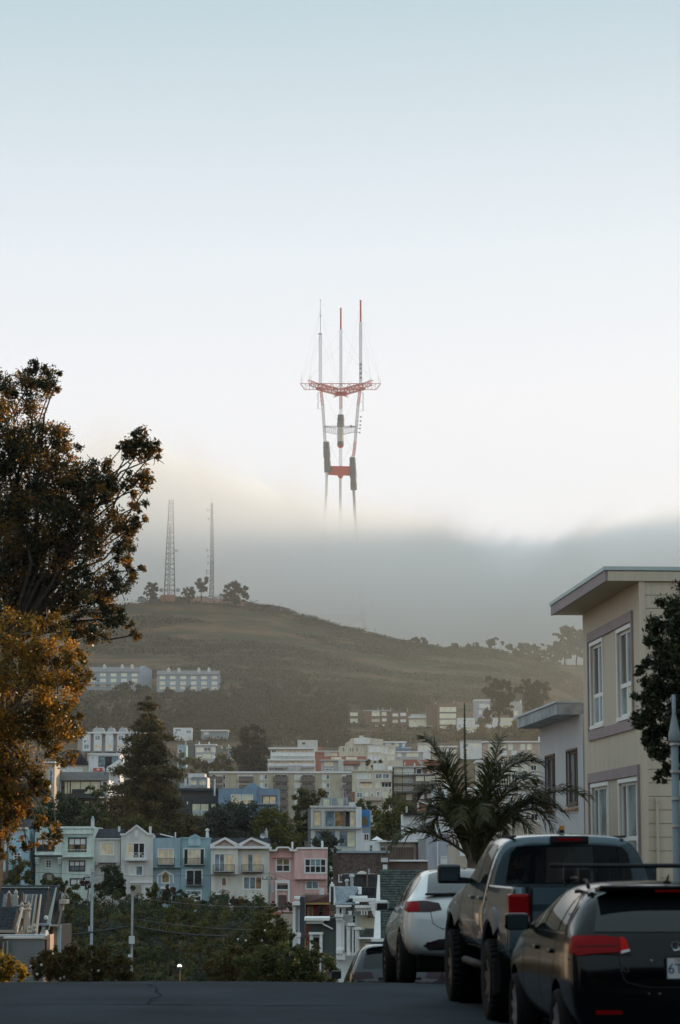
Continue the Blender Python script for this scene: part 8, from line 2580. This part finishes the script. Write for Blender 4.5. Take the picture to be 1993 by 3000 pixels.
# --- grey pickup
def pickup():
    d, x = 25.3, 2.54
    t = thing('pickup_truck', 'lifted grey double cab pickup with wide black tyres', 'pickup truck', (x, d, 0.0), 0.075)
    pm = paint('pickup_grey', (0.070, 0.110, 0.140), 0.25, 0.22)
    H = lambda y, zb, zbt, wm, wb, wr, zr, zg=None: (y, sec(zb, wm - .04, wm, .92, wb, zbt, (wb * .62 + wr * .38) if zr > zbt + .2 else wb * .93, zg if zg else (zbt + (zr - zbt) * .45), wr, zr))
    st = [H(.80, .62, 1.33, .93, .88, .70, 1.86), H(.83, .58, 1.335, .95, .90, .72, 1.885), H(1.1, .56, 1.34, .96, .90, .72, 1.90), H(1.6, .56, 1.34, .965, .90, .71, 1.915), H(2.1, .56, 1.34, .965, .90, .69, 1.905),
          H(2.35, .56, 1.335, .965, .90, .66, 1.83), H(2.85, .56, 1.33, .965, .89, .74, 1.42, 1.38), H(3.0, .56, 1.32, .97, .88, .74, 1.345, 1.33), H(3.6, .58, 1.27, .98, .86, .70, 1.31, 1.29), H(4.0, .60, 1.22, .97, .83, .66, 1.26, 1.24), H(4.22, .62, 1.08, .93, .80, .62, 1.14, 1.11), H(4.30, .66, 1.0, .84, .74, .55, 1.04, 1.02)]
    cab, bv = loft('cab', st, pm, t, arches=((3.24, .43),), R=.58, xin=.55)
    # bed: open box
    mb = MB()
    prof = [(.89, .62), (.955, .72), (.965, .95), (.93, 1.20), (.905, 1.335), (.90, 1.365), (.80, 1.365), (.79, 1.30), (.79, .86), (0, .86)]
    ys = [-1.12, -1.08, -.7, -.3, .2, .6, .74]
    bm = bmesh.new()
    for sd in (-1, 1):
        rows = []
        for y in ys:
            sh = .02 if y < -1.1 else 0
            rows.append([bm.verts.new((sd * (px - sh), y, z)) for px, z in prof])
        for a, c in zip(rows[:-1], rows[1:]):
            for i in range(len(prof) - 1):
                bm.faces.new((a[i], a[i + 1], c[i + 1], c[i]) if sd > 0 else (a[i + 1], a[i], c[i], c[i + 1]))
        for r in (rows[0], rows[-1]):
            bm.faces.new(r[:8] + [r[8]])
    me = bpy.data.meshes.new('bed')
    bm.to_mesh(me)
    me.materials.append(pm)
    me.materials.append(WELL)
    tmp = bpy.data.objects.new('tmp', me)
    COL.objects.link(tmp)
    bm.free()
    # wheel openings of the bed are cut as polygons by the arch, then closed by a dark liner
    b2 = bmesh.new()
    b2.from_mesh(me)
    bmesh.ops.recalc_face_normals(b2, faces=b2.faces)
    bmesh.ops.subdivide_edges(b2, edges=[e for e in b2.edges if abs(e.verts[0].co.y - e.verts[1].co.y) > .2], cuts=6, use_grid_fill=True)
    kill = [f for f in b2.faces if abs(f.calc_center_median().x) > .84 and (f.calc_center_median().y ** 2 + (f.calc_center_median().z - .43) ** 2) < .60 ** 2]
    bmesh.ops.delete(b2, geom=kill, context='FACES')
    b2.to_mesh(me)
    b2.free()
    bpy.data.objects.remove(tmp)
    me.polygons.foreach_set('use_smooth', [True] * len(me.polygons))
    bed = link('bed', me, t)
    for e in me.edges:
        pass
    mb = MB().box(-.79, .79, .60, .73, .86, 1.35).box(-.78, .78, -1.1, .6, .80, .86)
    obj('bed_liner', mb, BLACKP, t)
    for sd in (-1, 1):
        for ay in (0.0, 3.24):
            # flare: a swept band round the opening
            mb = MB()
            n = 20
            for i in range(n):
                r = []
                for k in (i, i + 1):
                    an = math.radians(14 + 118 * k / n)
                    for rad, xx in ((.565, .985), (.595, 1.008), (.71, .966), (.72, .93)):
                        r.append((sd * xx, ay + math.cos(an) * rad, .43 + math.sin(an) * rad))
                for q in range(4):
                    w = (q + 1) % 4
                    mb.face([r[q], r[w], r[4 + w], r[4 + q]])
            obj('fender_flare', mb, FLARE, t, smooth=True)
            mb = MB().lathe([(.59, -.35), (.60, .10)] if sd > 0 else [(.60, -.10), (.59, .35)], (sd * .86, ay, .43), axis='x', n=32)
            obj('wheel_well', mb, WELL, t, smooth=True)
            wheel(t, sd * .90, ay, .405, .27, .23, RIMD, 6, knobs=True)
    # tailgate
    tg = MB()
    tg.box(-.715, .715, -1.185, -1.10, .79, 1.13)
    tg.hexa([(-.715, -1.185, 1.13), (.715, -1.185, 1.13), (.715, -1.10, 1.13), (-.715, -1.10, 1.13), (-.715, -1.215, 1.20), (.715, -1.215, 1.20), (.715, -1.10, 1.20), (-.715, -1.10, 1.20)])
    tg.box(-.715, .715, -1.215, -1.10, 1.2001, 1.335)
    tg.box(-.715, .715, -1.20, -1.08, 1.3351, 1.365)
    tgo = obj('tailgate', tg, pm, t)
    obj('handle', MB().box(-.13, .13, -1.24, -1.216, 1.21, 1.30), BLACKP, tgo)
    for sx in (-.735, .7155):
        obj('tailgate_gap', MB().box(sx, sx + .0195, -1.15, -1.08, .79, 1.36), SEAM, t)
    for sd in (-1, 1):
        a, c = (.737, .955) if sd > 0 else (-.955, -.737)
        lo = rbox('tail_lamp', ((a + c) / 2, -1.08, 1.15), (.215, .20, .30), LAMPR, t, .18)
        obj('reverse_lamp', MB().box(min(sd * .75, sd * .92), max(sd * .75, sd * .92), -1.187, -1.15, 1.03, 1.08), LAMPW, lo)
        rbox('bed_corner', (sd * .845, -1.07, .87), (.21, .18, .27), pm, t, .2)
    rbox('rear_bumper', (0, -1.20, .66), (1.84, .22, .24), paint('bumper_grey', (0.12, 0.14, 0.155), .4, .4), t, .2)
    obj('tow_hitch', MB().box(-.05, .05, -1.36, -1.2, .45, .54), BLACKP, t)
    obj('number_plate', MB().box(-.15, .15, -1.318, -1.311, .60, .74), PLATE, t)
    # glass
    panel('rear_window', bv, [(-.70, 1.375), (.70, 1.375)], [(-.64, 1.70), (-.57, 1.775), (-.3, 1.79), (.3, 1.79), (.57, 1.775), (.64, 1.70)], 'B', .006, GLASS, t, 14, 6)
    panel('window_slider', bv, [(-.26, 1.39), (.26, 1.39)], [(-.25, 1.77), (.25, 1.77)], 'B', .011, mat('car_glass_clear', (0.018, 0.022, 0.025), rough=0.02, spec=0.9, coat=1.0), t, 6, 5)
    rbox('brake_light', (0, .80, 1.845), (.42, .06, .085), BLACKP, t, .3)
    obj('brake_light_lens', MB().box(-.13, .13, .762, .775, 1.835, 1.86), LAMPR, t)
    for sx in (-.60, .60):
        obj('roof_ditch', MB().box(sx - .02, sx + .02, .79, 2.0, 1.868, 1.892), SEAM, t)
    fin = obj('roof_aerial', MB().hexa([(-.03, 1.25, 1.92), (.03, 1.25, 1.92), (.03, 1.45, 1.92), (-.03, 1.45, 1.92), (-.01, 1.25, 2.0), (.01, 1.25, 2.0), (.01, 1.32, 2.0), (-.01, 1.32, 2.0)]), BLACKP, t)
    obj('fin_glint', MB().box(-.022, .022, 1.235, 1.25, 1.955, 2.0), AMBER, fin)  # amber reflection on the fin, put in as a coloured piece
    for sd, ax in ((-1, 'L'), (1, 'R')):
        panel('side_window', bv, [(.95, 1.375), (1.52, 1.375)], [(1.0, 1.74), (1.12, 1.79), (1.50, 1.80)], ax, .006, GLASS, t, 8, 5)
        panel('side_window', bv, [(1.60, 1.375), (2.62, 1.375)], [(1.60, 1.80), (2.02, 1.79), (2.16, 1.74), (2.30, 1.66)], ax, .006, GLASS, t, 10, 5)
        panel('window_pillar', bv, [(1.52, 1.375), (1.60, 1.375)], [(1.50, 1.80), (1.60, 1.80)], ax, .007, BLACKP, t, 3, 5)
        strip('door_seam', bv, [(.96, 1.36), (.90, 1.1), (.86, .9), (.95, .70), (1.1, .66)], ax, .012, SEAM, t)
        strip('door_seam', bv, [(1.56, 1.37), (1.56, .66)], ax, .012, SEAM, t)
        strip('door_seam', bv, [(2.66, 1.36), (2.66, 1.0), (2.62, .66)], ax, .012, SEAM, t)
        strip('door_crease', bv, [(.9, .80), (2.7, .80)], ax, .03, pm, t, .012)
        for hy in (1.12, 1.80):
            h = bv.ray_cast(Vector((sd * 5, hy, 1.22)), Vector((-sd, 0, 0)))[0]
            rbox('door_handle', (h.x + sd * .015, hy, 1.22), (.035, .20, .04), pm, t, .3)
        m_ = rbox('door_mirror', (sd * 1.13, 2.32, 1.47), (.26, .12, .22), mat('mirror_black', (0.014, 0.018, 0.022), rough=0.35, coat=0.5), t, .35, 4)
        obj('mirror_glass', MB().box(sd * 1.13 - .10, sd * 1.13 + .10, 2.252, 2.258, 1.39, 1.55), mat('mirror_face', (0.05, 0.07, 0.085), rough=0.08, metal=0.4), m_)
        obj('mirror_arm', MB().hexa([(sd * .86, 2.30, 1.36), (sd * 1.08, 2.30, 1.36), (sd * 1.08, 2.36, 1.36), (sd * .86, 2.36, 1.36), (sd * .86, 2.30, 1.42), (sd * 1.08, 2.30, 1.44), (sd * 1.08, 2.36, 1.44), (sd * .86, 2.36, 1.42)]), BLACKP, t)
        panel('wheel_dust', bv, [(1.0, .60), (2.55, .60)], [(1.0, .70), (2.55, .68)], ax, .002, mat('road_dust', (0.10, 0.095, 0.085), rough=0.95), t, 10, 1, .004)
        obj('side_step', MB().tube((sd * .92, .75, .50), (sd * .92, 2.55, .50), .045, n=10), BLACKP, t, smooth=True)
        obj('mud_flap', MB().box(sd * .80, sd * 1.02, -.52, -.50, .30, .62), BLACKP, t)
    obj('axle', MB().tube((-.8, 0, .40), (.8, 0, .40), .07, n=10).tube((-.14, 0, .40), (.14, 0, .40), .17, n=12), BLACKP, t)
    obj('underbody', MB().box(-.7, .7, -1.1, 4.1, .46, .66), WELL, t)
    obj('spare_wheel', MB().tube((0, -.68, .36), (0, -.68, .58), .38, n=20), TYRE, t)
    obj('windscreen', MB(), GLASS, t) if False else panel('windscreen', bv, [(-.72, 1.40), (.72, 1.40)], [(-.60, 1.80), (.60, 1.80)], 'F', .006, GLASS, t, 10, 5)
    return t
pickup()

# --- black hatchback
def hatch():
    d, x = 19.15, 2.58
    t = thing('hatchback_car', 'shiny black hatchback with red tail lamps and roof bars, nearest of the parked row', 'car', (x, d, 0.0), 0.055)
    pm = paint('black_paint', (0.002, 0.003, 0.004), 0.0, 0.12, 0.22, 0.12)
    def S(y, zb, wm, wb, zbt, wr, zr, k=.45):
        up = zr > zbt + .06
        return (y, sec(zb, wm - .06, wm, .62 if zbt > .8 else zbt * .8, wb, zbt, (wb * (1 - k) + wr * k) if up else wb * .97, (zbt + (zr - zbt) * .5) if up else zbt + .02, wr if up else wb * .85, zr if up else zbt + .06))
    st = [S(-.80, .42, .70, .66, .70, .5, .74), S(-.785, .36, .80, .77, .78, .6, .83), S(-.76, .32, .86, .83, .86, .66, .92), S(-.70, .30, .875, .85, 1.0, .70, 1.06), S(-.64, .29, .88, .855, 1.06, .72, 1.12), S(-.52, .28, .885, .86, 1.07, .70, 1.25), S(-.36, .27, .888, .865, 1.08, .66, 1.38), S(-.22, .26, .89, .865, 1.08, .64, 1.435), S(0.2, .25, .89, .865, 1.08, .63, 1.465),
          S(.8, .24, .89, .865, 1.07, .62, 1.475), S(1.3, .24, .89, .865, 1.06, .61, 1.46), S(1.6, .24, .89, .865, 1.05, .60, 1.38), S(2.15, .24, .89, .86, 1.03, .66, 1.12, .2), S(2.4, .25, .89, .85, 1.00, .7, 1.02), S(2.9, .26, .885, .82, .93, .7, .97), S(3.2, .28, .85, .76, .86, .6, .90), S(3.42, .32, .74, .64, .72, .5, .76), S(3.47, .36, .66, .56, .66, .4, .7)]
    body, bv = loft('body', st, pm, t, arches=((0, .33), (2.58, .33)), R=.40, xin=.50)
    for sd in (-1, 1):
        for ay in (0, 2.58):
            wheel(t, sd * .79, ay, .325, .225, .235, RIMG, 10)
    panel('rear_window', bv, [(-.68, 1.105), (.68, 1.105)], [(-.60, 1.34), (-.5, 1.375), (.5, 1.375), (.60, 1.34)], 'B', .006, GLASS, t, 14, 8)
    rbox('roof_spoiler', (0, -.37, 1.425), (1.22, .26, .035), pm, t, .4, 3, (math.radians(-6), 0, 0))
    obj('brake_light', MB().box(-.18, .18, -.505, -.497, 1.405, 1.42), LAMPR, t)
    for sd in (-1, 1):
        f = (lambda q: q) if sd > 0 else mir
        panel('tail_lamp', bv, f([(.50, .955), (.70, .945), (.83, .93)]), f([(.50, 1.06), (.62, 1.075), (.84, 1.07)]), 'B', .014, LAMPR, t, 8, 5)
        panel('tail_lamp_inner', bv, f([(.43, .972), (.495, .955)]), f([(.445, 1.045), (.46, 1.062), (.495, 1.066)]), 'B', .012, LAMPR2, t, 4, 4)
        panel('reverse_lamp', bv, f([(.425, .962), (.494, .944)]), f([(.428, .978), (.494, .964)]), 'B', .014, LAMPW, t, 4, 2)
        for zz in (1.0,):
            strip('lamp_rib', bv, f([(.52, zz), (.66, zz), (.82, zz - .004)]), 'B', .006, SEAM, t, .0165)
        ax = 'L' if sd < 0 else 'R'
        panel('tail_lamp_side', bv, [(-.75, .935), (-.62, .95)], [(-.73, 1.07), (-.60, 1.06)], ax, .012, LAMPR, t, 4, 4)
        panel('quarter_window', bv, [(-.26, 1.10), (.06, 1.095)], [(-.10, 1.30), (.06, 1.37)], ax, .005, GLASS, t, 5, 5)
        panel('side_window', bv, [(.12, 1.095), (.92, 1.085)], [(.12, 1.375), (.55, 1.40), (.92, 1.40)], ax, .005, GLASS, t, 8, 5)
        panel('side_window', bv, [(.98, 1.085), (1.98, 1.07)], [(.98, 1.40), (1.25, 1.385), (1.50, 1.32)], ax, .005, GLASS, t, 8, 5)
        strip('window_trim', bv, [(-.30, 1.085), (.5, 1.078), (1.3, 1.070), (2.0, 1.058)], ax, .016, CHROME, t, .006)
        strip('door_seam', bv, [(.10, 1.07), (.12, .9), (.30, .62), (.52, .42)], ax, .008, SEAM, t)
        strip('door_seam', bv, [(.95, 1.07), (.97, .36)], ax, .008, SEAM, t)
        strip('door_seam', bv, [(1.96, 1.0), (1.98, .36)], ax, .008, SEAM, t)
        strip('shoulder_line', bv, [(-.6, .90), (.5, .88), (1.5, .85), (2.5, .82)], ax, .012, pm, t, .008)
        for hy in (.33, 1.18):
            h = bv.ray_cast(Vector((sd * 5, hy, .93)), Vector((-sd, 0, 0)))[0]
            rbox('door_handle', (h.x + sd * .012, hy, .93), (.03, .19, .035), pm, t, .3)
        m_ = rbox('door_mirror', (sd * .97, 1.72, 1.12), (.21, .11, .145), pm, t, .38, 4)
        obj('mirror_glass', MB().box(sd * .97 - .085, sd * .97 + .085, 1.658, 1.664, 1.06, 1.175), mat('mirror_face', (0.05, 0.07, 0.085), rough=0.08, metal=0.4), m_)
        obj('mirror_arm', MB().box(min(sd * .80, sd * .90), max(sd * .80, sd * .90), 1.70, 1.75, 1.06, 1.10), BLACKP, t)
        r0 = .60
        rail = MB().path([(sd * .64, -.15, 1.435), (sd * .63, 0, 1.485), (sd * .61, .7, 1.50), (sd * .60, 1.2, 1.485), (sd * .60, 1.35, 1.445)], .016, 8)
        obj('roof_rail', rail, BLACKP, t, smooth=True)
        for by in (.22, 1.02):
            rbox('rack_foot', (sd * .62, by, 1.525), (.09, .10, .12), BLACKP, t, .2)
    for by in (.22, 1.02):
        obj('roof_bar', MB().lathe([(.005, -.78), (.017, -.775), (.017, .775), (.005, .78)], (0, by, 1.60), axis='x', n=10), BLACKP, t, smooth=True)
    obj('roof_aerial', MB().tube((0, -.05, 1.46), (0, -.05, 1.485), .03, n=10).tube((0, -.05, 1.48), (0, -.12, 1.53), .012, .006, n=8), BLACKP, t)
    # boot lid details
    yb = lambda xx, z: bv.ray_cast(Vector((xx, -5, z)), Vector((0, 1, 0)))[0].y
    strip('hatch_seam', bv, [(-.52, .94), (-.48, .74), (-.30, .70), (.30, .70), (.48, .74), (.52, .94)], 'B', .010, SEAM, t)
    strip('bumper_crease', bv, [(-.80, .665), (0, .67), (.80, .665)], 'B', .02, pm, t, .012)
    pl = obj('number_plate', MB().box(-.155, .155, yb(0, .84) - .02, yb(0, .84) - .012, .765, .92), PLATE, t)
    yy = yb(0, .84) - .0215
    text('plate_number', '6T', .105, INK, pl, (-.092, yy, .835), (math.pi / 2, 0, 0), .001)
    text('plate_state', 'California', .034, REDINK, pl, (-.03, yy, .90), (math.pi / 2, 0, 0), .001)
    obj('plate_frame', MB().frame(-.165, .165, .755, .93, .009, yy - .002, yb(0, .84) - .005), BLACKP, pl)
    text('badge', 'A3', .060, CHROME, t, (-.475, yb(-.475, .83) - .006, .83), (math.pi / 2, 0, -.10), .004)
    bd = MB()
    for i in range(4):
        cxx = -.075 + i * .05
        k = 20
        for q in range(k):
            a0, a1 = 2 * math.pi * q / k, 2 * math.pi * (q + 1) / k
            y0 = yb(cxx, 1.005) - .012
            bd.tube((cxx + .034 * math.cos(a0), y0, 1.005 + .034 * math.sin(a0)), (cxx + .034 * math.cos(a1), y0, 1.005 + .034 * math.sin(a1)), .005, n=5, caps=False)
    obj('emblem_rings', bd, CHROME, t)
    for sx in (-.38, -.26, .26, .38):
        pass
    for sx in (-.60, .60):
        panel('reflector', bv, [(sx - .10, .50), (sx + .10, .50)], [(sx - .10, .53), (sx + .10, .53)], 'B', .006, LAMPR, t, 4, 1)
    for sx in (-.50, -.42):
        obj('exhaust', MB().lathe([(.036, 0), (.040, -.01), (.040, .12)], (sx, -.83, .33), axis='y', n=14), CHROME, t)
    for sx, z in ((-.27, .895), (-.30, .655), (-.22, .655)):
        obj('parking_sensor', MB().lathe([(.003, -.006), (.012, -.004), (.013, .004)], (sx, yb(sx, z) - .004, z), axis='y', n=10), CHROME, t)
    panel('windscreen', bv, [(-.66, 1.10), (.66, 1.10)], [(-.56, 1.40), (.56, 1.40)], 'F', .005, GLASS, t, 10, 5)
    obj('underbody', MB().box(-.6, .6, -.7, 3.3, .20, .30), WELL, t)
hatch()

# --- white electric crossover
def crossover():
    d = 34.4
    z = ROAD_Z(d)
    t = thing('white_car', 'white fastback electric crossover parked over the crest', 'car', (1.80, d, z - 0.0), 0.05)
    t.rotation_euler = (-0.062, 0, 0.05)
    pm = paint('white_pearl', (0.66, 0.69, 0.71), 0.0, 0.22)
    def S(y, zb, wm, wb, zbt, wr, zr, k=.45):
        up = zr > zbt + .08
        return (y, sec(zb, wm - .07, wm, .66 if zbt > .85 else zbt * .8, wb, zbt, (wb * (1 - k) + wr * k) if up else wb * .96, (zbt + (zr - zbt) * .5) if up else zbt + .025, wr if up else wb * .82, zr if up else zbt + .07))
    st = [S(-1.0, .55, .70, .66, .78, .5, .8), S(-.985, .46, .82, .79, .88, .6, .9), S(-.95, .40, .90, .87, .96, .7, 1.0), S(-.86, .36, .94, .90, 1.06, .7, 1.1), S(-.78, .34, .955, .91, 1.10, .66, 1.19), S(-.60, .32, .96, .915, 1.11, .66, 1.27), S(-.3, .31, .965, .92, 1.12, .63, 1.41), S(.1, .30, .965, .92, 1.12, .60, 1.55), S(.5, .30, .965, .92, 1.11, .60, 1.63), S(1.0, .30, .965, .92, 1.10, .60, 1.665),
          S(1.5, .30, .965, .92, 1.08, .59, 1.65), S(2.0, .30, .965, .92, 1.06, .57, 1.53), S(2.7, .30, .965, .91, 1.03, .62, 1.16, .2), S(3.0, .31, .96, .89, .99, .7, 1.04), S(3.4, .34, .93, .83, .90, .6, .95), S(3.68, .38, .82, .70, .74, .5, .78), S(3.75, .42, .70, .60, .66, .4, .7)]
    body, bv = loft('body', st, pm, t, arches=((0, .36), (2.89, .36)), R=.43, xin=.52)
    for sd in (-1, 1):
        for ay in (0, 2.89):
            wheel(t, sd * .86, ay, .36, .25, .255, RIMD, 10)
        f = (lambda q: q) if sd > 0 else mir
        ax = 'L' if sd < 0 else 'R'
        panel('tail_lamp', bv, f([(.44, .985), (.60, .955), (.89, .955)]), f([(.47, 1.075), (.66, 1.11), (.90, 1.10)]), 'B', .010, LAMPS, t, 10, 5)
        panel('tail_lamp_red', bv, f([(.74, .965), (.895, .955)]), f([(.76, 1.09), (.90, 1.10)]), 'B', .014, LAMPR, t, 5, 4)
        panel('tail_lamp_side', bv, [(-.90, .96), (-.70, 1.0)], [(-.86, 1.09), (-.66, 1.07)], ax, .010, LAMPR, t, 5, 4)
        panel('side_window', bv, [(-.42, 1.17), (.50, 1.15)], [(-.10, 1.35), (.22, 1.49), (.52, 1.55)], ax, .006, GLASS, t, 8, 5)
        panel('side_window', bv, [(.56, 1.15), (1.36, 1.13)], [(.56, 1.555), (1.0, 1.585), (1.36, 1.575)], ax, .006, GLASS, t, 8, 5)
        panel('side_window', bv, [(1.42, 1.13), (2.35, 1.10)], [(1.42, 1.57), (1.65, 1.53), (1.95, 1.42)], ax, .006, GLASS, t, 8, 5)
        strip('door_seam', bv, [(.20, 1.10), (.30, .8), (.48, .42)], ax, .009, SEAM, t)
        strip('door_seam', bv, [(1.38, 1.10), (1.40, .38)], ax, .009, SEAM, t)
        strip('door_seam', bv, [(2.42, 1.05), (2.40, .38)], ax, .009, SEAM, t)
        strip('sill_trim', bv, [(.48, .36), (2.40, .36)], ax, .06, BLACKP, t, .004)
        m_ = rbox('door_mirror', (sd * 1.06, 2.12, 1.17), (.20, .13, .16), pm, t, .38, 4)
        obj('mirror_face', MB().box(sd * 1.06 - .082, sd * 1.06 + .082, 2.04, 2.052, 1.10, 1.20), BLACKP, m_)
        obj('mirror_arm', MB().box(min(sd * .86, sd * 1.0), max(sd * .86, sd * 1.0), 2.10, 2.15, 1.095, 1.13), BLACKP, t)
    panel('rear_window', bv, [(-.62, .46 - 1.16), (.62, .46 - 1.16)], [(-.52, .15), (-.3, .28), (.3, .28), (.52, .15)], 'T', .006, GLASS, t, 12, 8)
    strip('boot_seam', bv, [(-.60, 1.0), (-.57, .80), (-.44, .72), (.44, .72), (.57, .80), (.60, 1.0)], 'B', .010, SEAM, t)
    panel('lower_bumper', bv, [(-.62, .44), (.62, .44)], [(-.70, .50), (-.52, .585), (.52, .585), (.70, .50)], 'B', .010, BLACKP, t, 12, 4)
    panel('reflector', bv, [(-.66, .52), (-.50, .52)], [(-.66, .545), (-.50, .545)], 'B', .018, LAMPS, t, 4, 1)
    rbox('boot_spoiler', (0, -.79, 1.205), (1.30, .12, .03), BLACKP, t, .4)
    panel('glass_roof', bv, [(-.48, .40), (.48, .40)], [(-.47, 1.7), (.47, 1.7)], 'T', .005, GLASS, t, 8, 6)
    panel('windscreen', bv, [(-.60, 1.16), (.60, 1.16)], [(-.50, 1.56), (.50, 1.56)], 'F', .005, GLASS, t, 10, 5)
    obj('underbody', MB().box(-.75, .75, -.8, 3.6, .20, .36), WELL, t)
    obj('number_plate', MB().box(-.15, .15, -1.005, -.995, .70, .84), PLATE, t)
crossover()

# --- black sport utility car further down
def suv():
    d = 45.9
    z = ROAD_Z(d)
    t = thing('utility_car', 'black sport utility car low beyond the crest with lit amber edge', 'car', (1.06, d, z + 0.05), 0.06)
    t.rotation_euler = (-0.10, 0, 0.06)
    pm = paint('navy_black_paint', (0.012, 0.016, 0.026), 0.2, 0.18)
    def S(y, zb, wm, wb, zbt, wr, zr, k=.45):
        up = zr > zbt + .08
        return (y, sec(zb, wm - .06, wm, .72 if zbt > .9 else zbt * .8, wb, zbt, (wb * (1 - k) + wr * k) if up else wb * .96, (zbt + (zr - zbt) * .5) if up else zbt + .025, wr if up else wb * .82, zr if up else zbt + .07))
    st = [S(-.92, .55, .78, .74, .9, .5, .92), S(-.90, .45, .88, .84, 1.05, .6, 1.09), S(-.84, .40, .92, .88, 1.12, .70, 1.28), S(-.70, .38, .93, .89, 1.13, .68, 1.50), S(-.52, .36, .93, .89, 1.13, .66, 1.65), S(-.2, .35, .93, .89, 1.13, .66, 1.70), S(.8, .34, .93, .89, 1.12, .65, 1.72), S(1.4, .34, .93, .89, 1.10, .62, 1.66), S(2.2, .34, .93, .88, 1.08, .66, 1.20, .2), S(2.6, .35, .92, .86, 1.04, .7, 1.09), S(3.3, .40, .88, .76, .92, .6, .96), S(3.6, .45, .76, .62, .76, .4, .8)]
    body, bv = loft('body', st, pm, t, arches=((0, .36), (2.69, .36)), R=.44, xin=.52)
    for sd in (-1, 1):
        for ay in (0, 2.69):
            wheel(t, sd * .82, ay, .36, .24, .24, RIMG, 5)
        f = (lambda q: q) if sd > 0 else mir
        ax = 'L' if sd < 0 else 'R'
        panel('tail_lamp', bv, f([(.48, 1.02), (.86, .98)]), f([(.52, 1.13), (.88, 1.12)]), 'B', .010, LAMPS, t, 8, 4)
        panel('tail_lamp_side', bv, [(-.84, .99), (-.60, 1.04)], [(-.80, 1.12), (-.58, 1.10)], ax, .010, AMBER, t, 5, 4)  # lamp side coloured amber for the low sun on its edge
        panel('side_window', bv, [(-.45, 1.17), (.55, 1.17)], [(-.35, 1.52), (.55, 1.60)], ax, .006, GLASS, t, 8, 5)
        panel('side_window', bv, [(.62, 1.17), (1.95, 1.14)], [(.62, 1.60), (1.4, 1.52)], ax, .006, GLASS, t, 8, 5)
        m_ = rbox('door_mirror', (sd * 1.02, 1.85, 1.22), (.20, .12, .16), pm, t, .35, 4)
        obj('mirror_face', MB().box(sd * 1.02 - .085, sd * 1.02 + .085, 1.775, 1.785, 1.15, 1.285), BLACKP, m_)
        strip('roof_edge_trim', bv, [(-.45, 1.63), (.4, 1.66), (1.2, 1.62)], ax, .02, CHROME, t, .006)
    panel('rear_window', bv, [(-.68, 1.20), (.68, 1.20)], [(-.60, 1.55), (-.5, 1.59), (.5, 1.59), (.60, 1.55)], 'B', .006, GLASS, t, 12, 6)
    rbox('roof_spoiler', (0, -.60, 1.68), (1.24, .26, .04), pm, t, .4)
    yb = bv.ray_cast(Vector((0, -5, 1.08)), Vector((0, 1, 0)))[0].y
    text('badge', 'RAV4', .075, CHROME, t, (-.16, yb - .012, 1.10), (math.pi / 2, 0, 0), .004, 1.6)
    obj('plate_garnish', MB().box(-.40, .40, yb - .015, yb - .002, .98, 1.03), BLACKP, t)
    obj('underbody', MB().box(-.7, .7, -.8, 3.4, .22, .40), WELL, t)
suv()
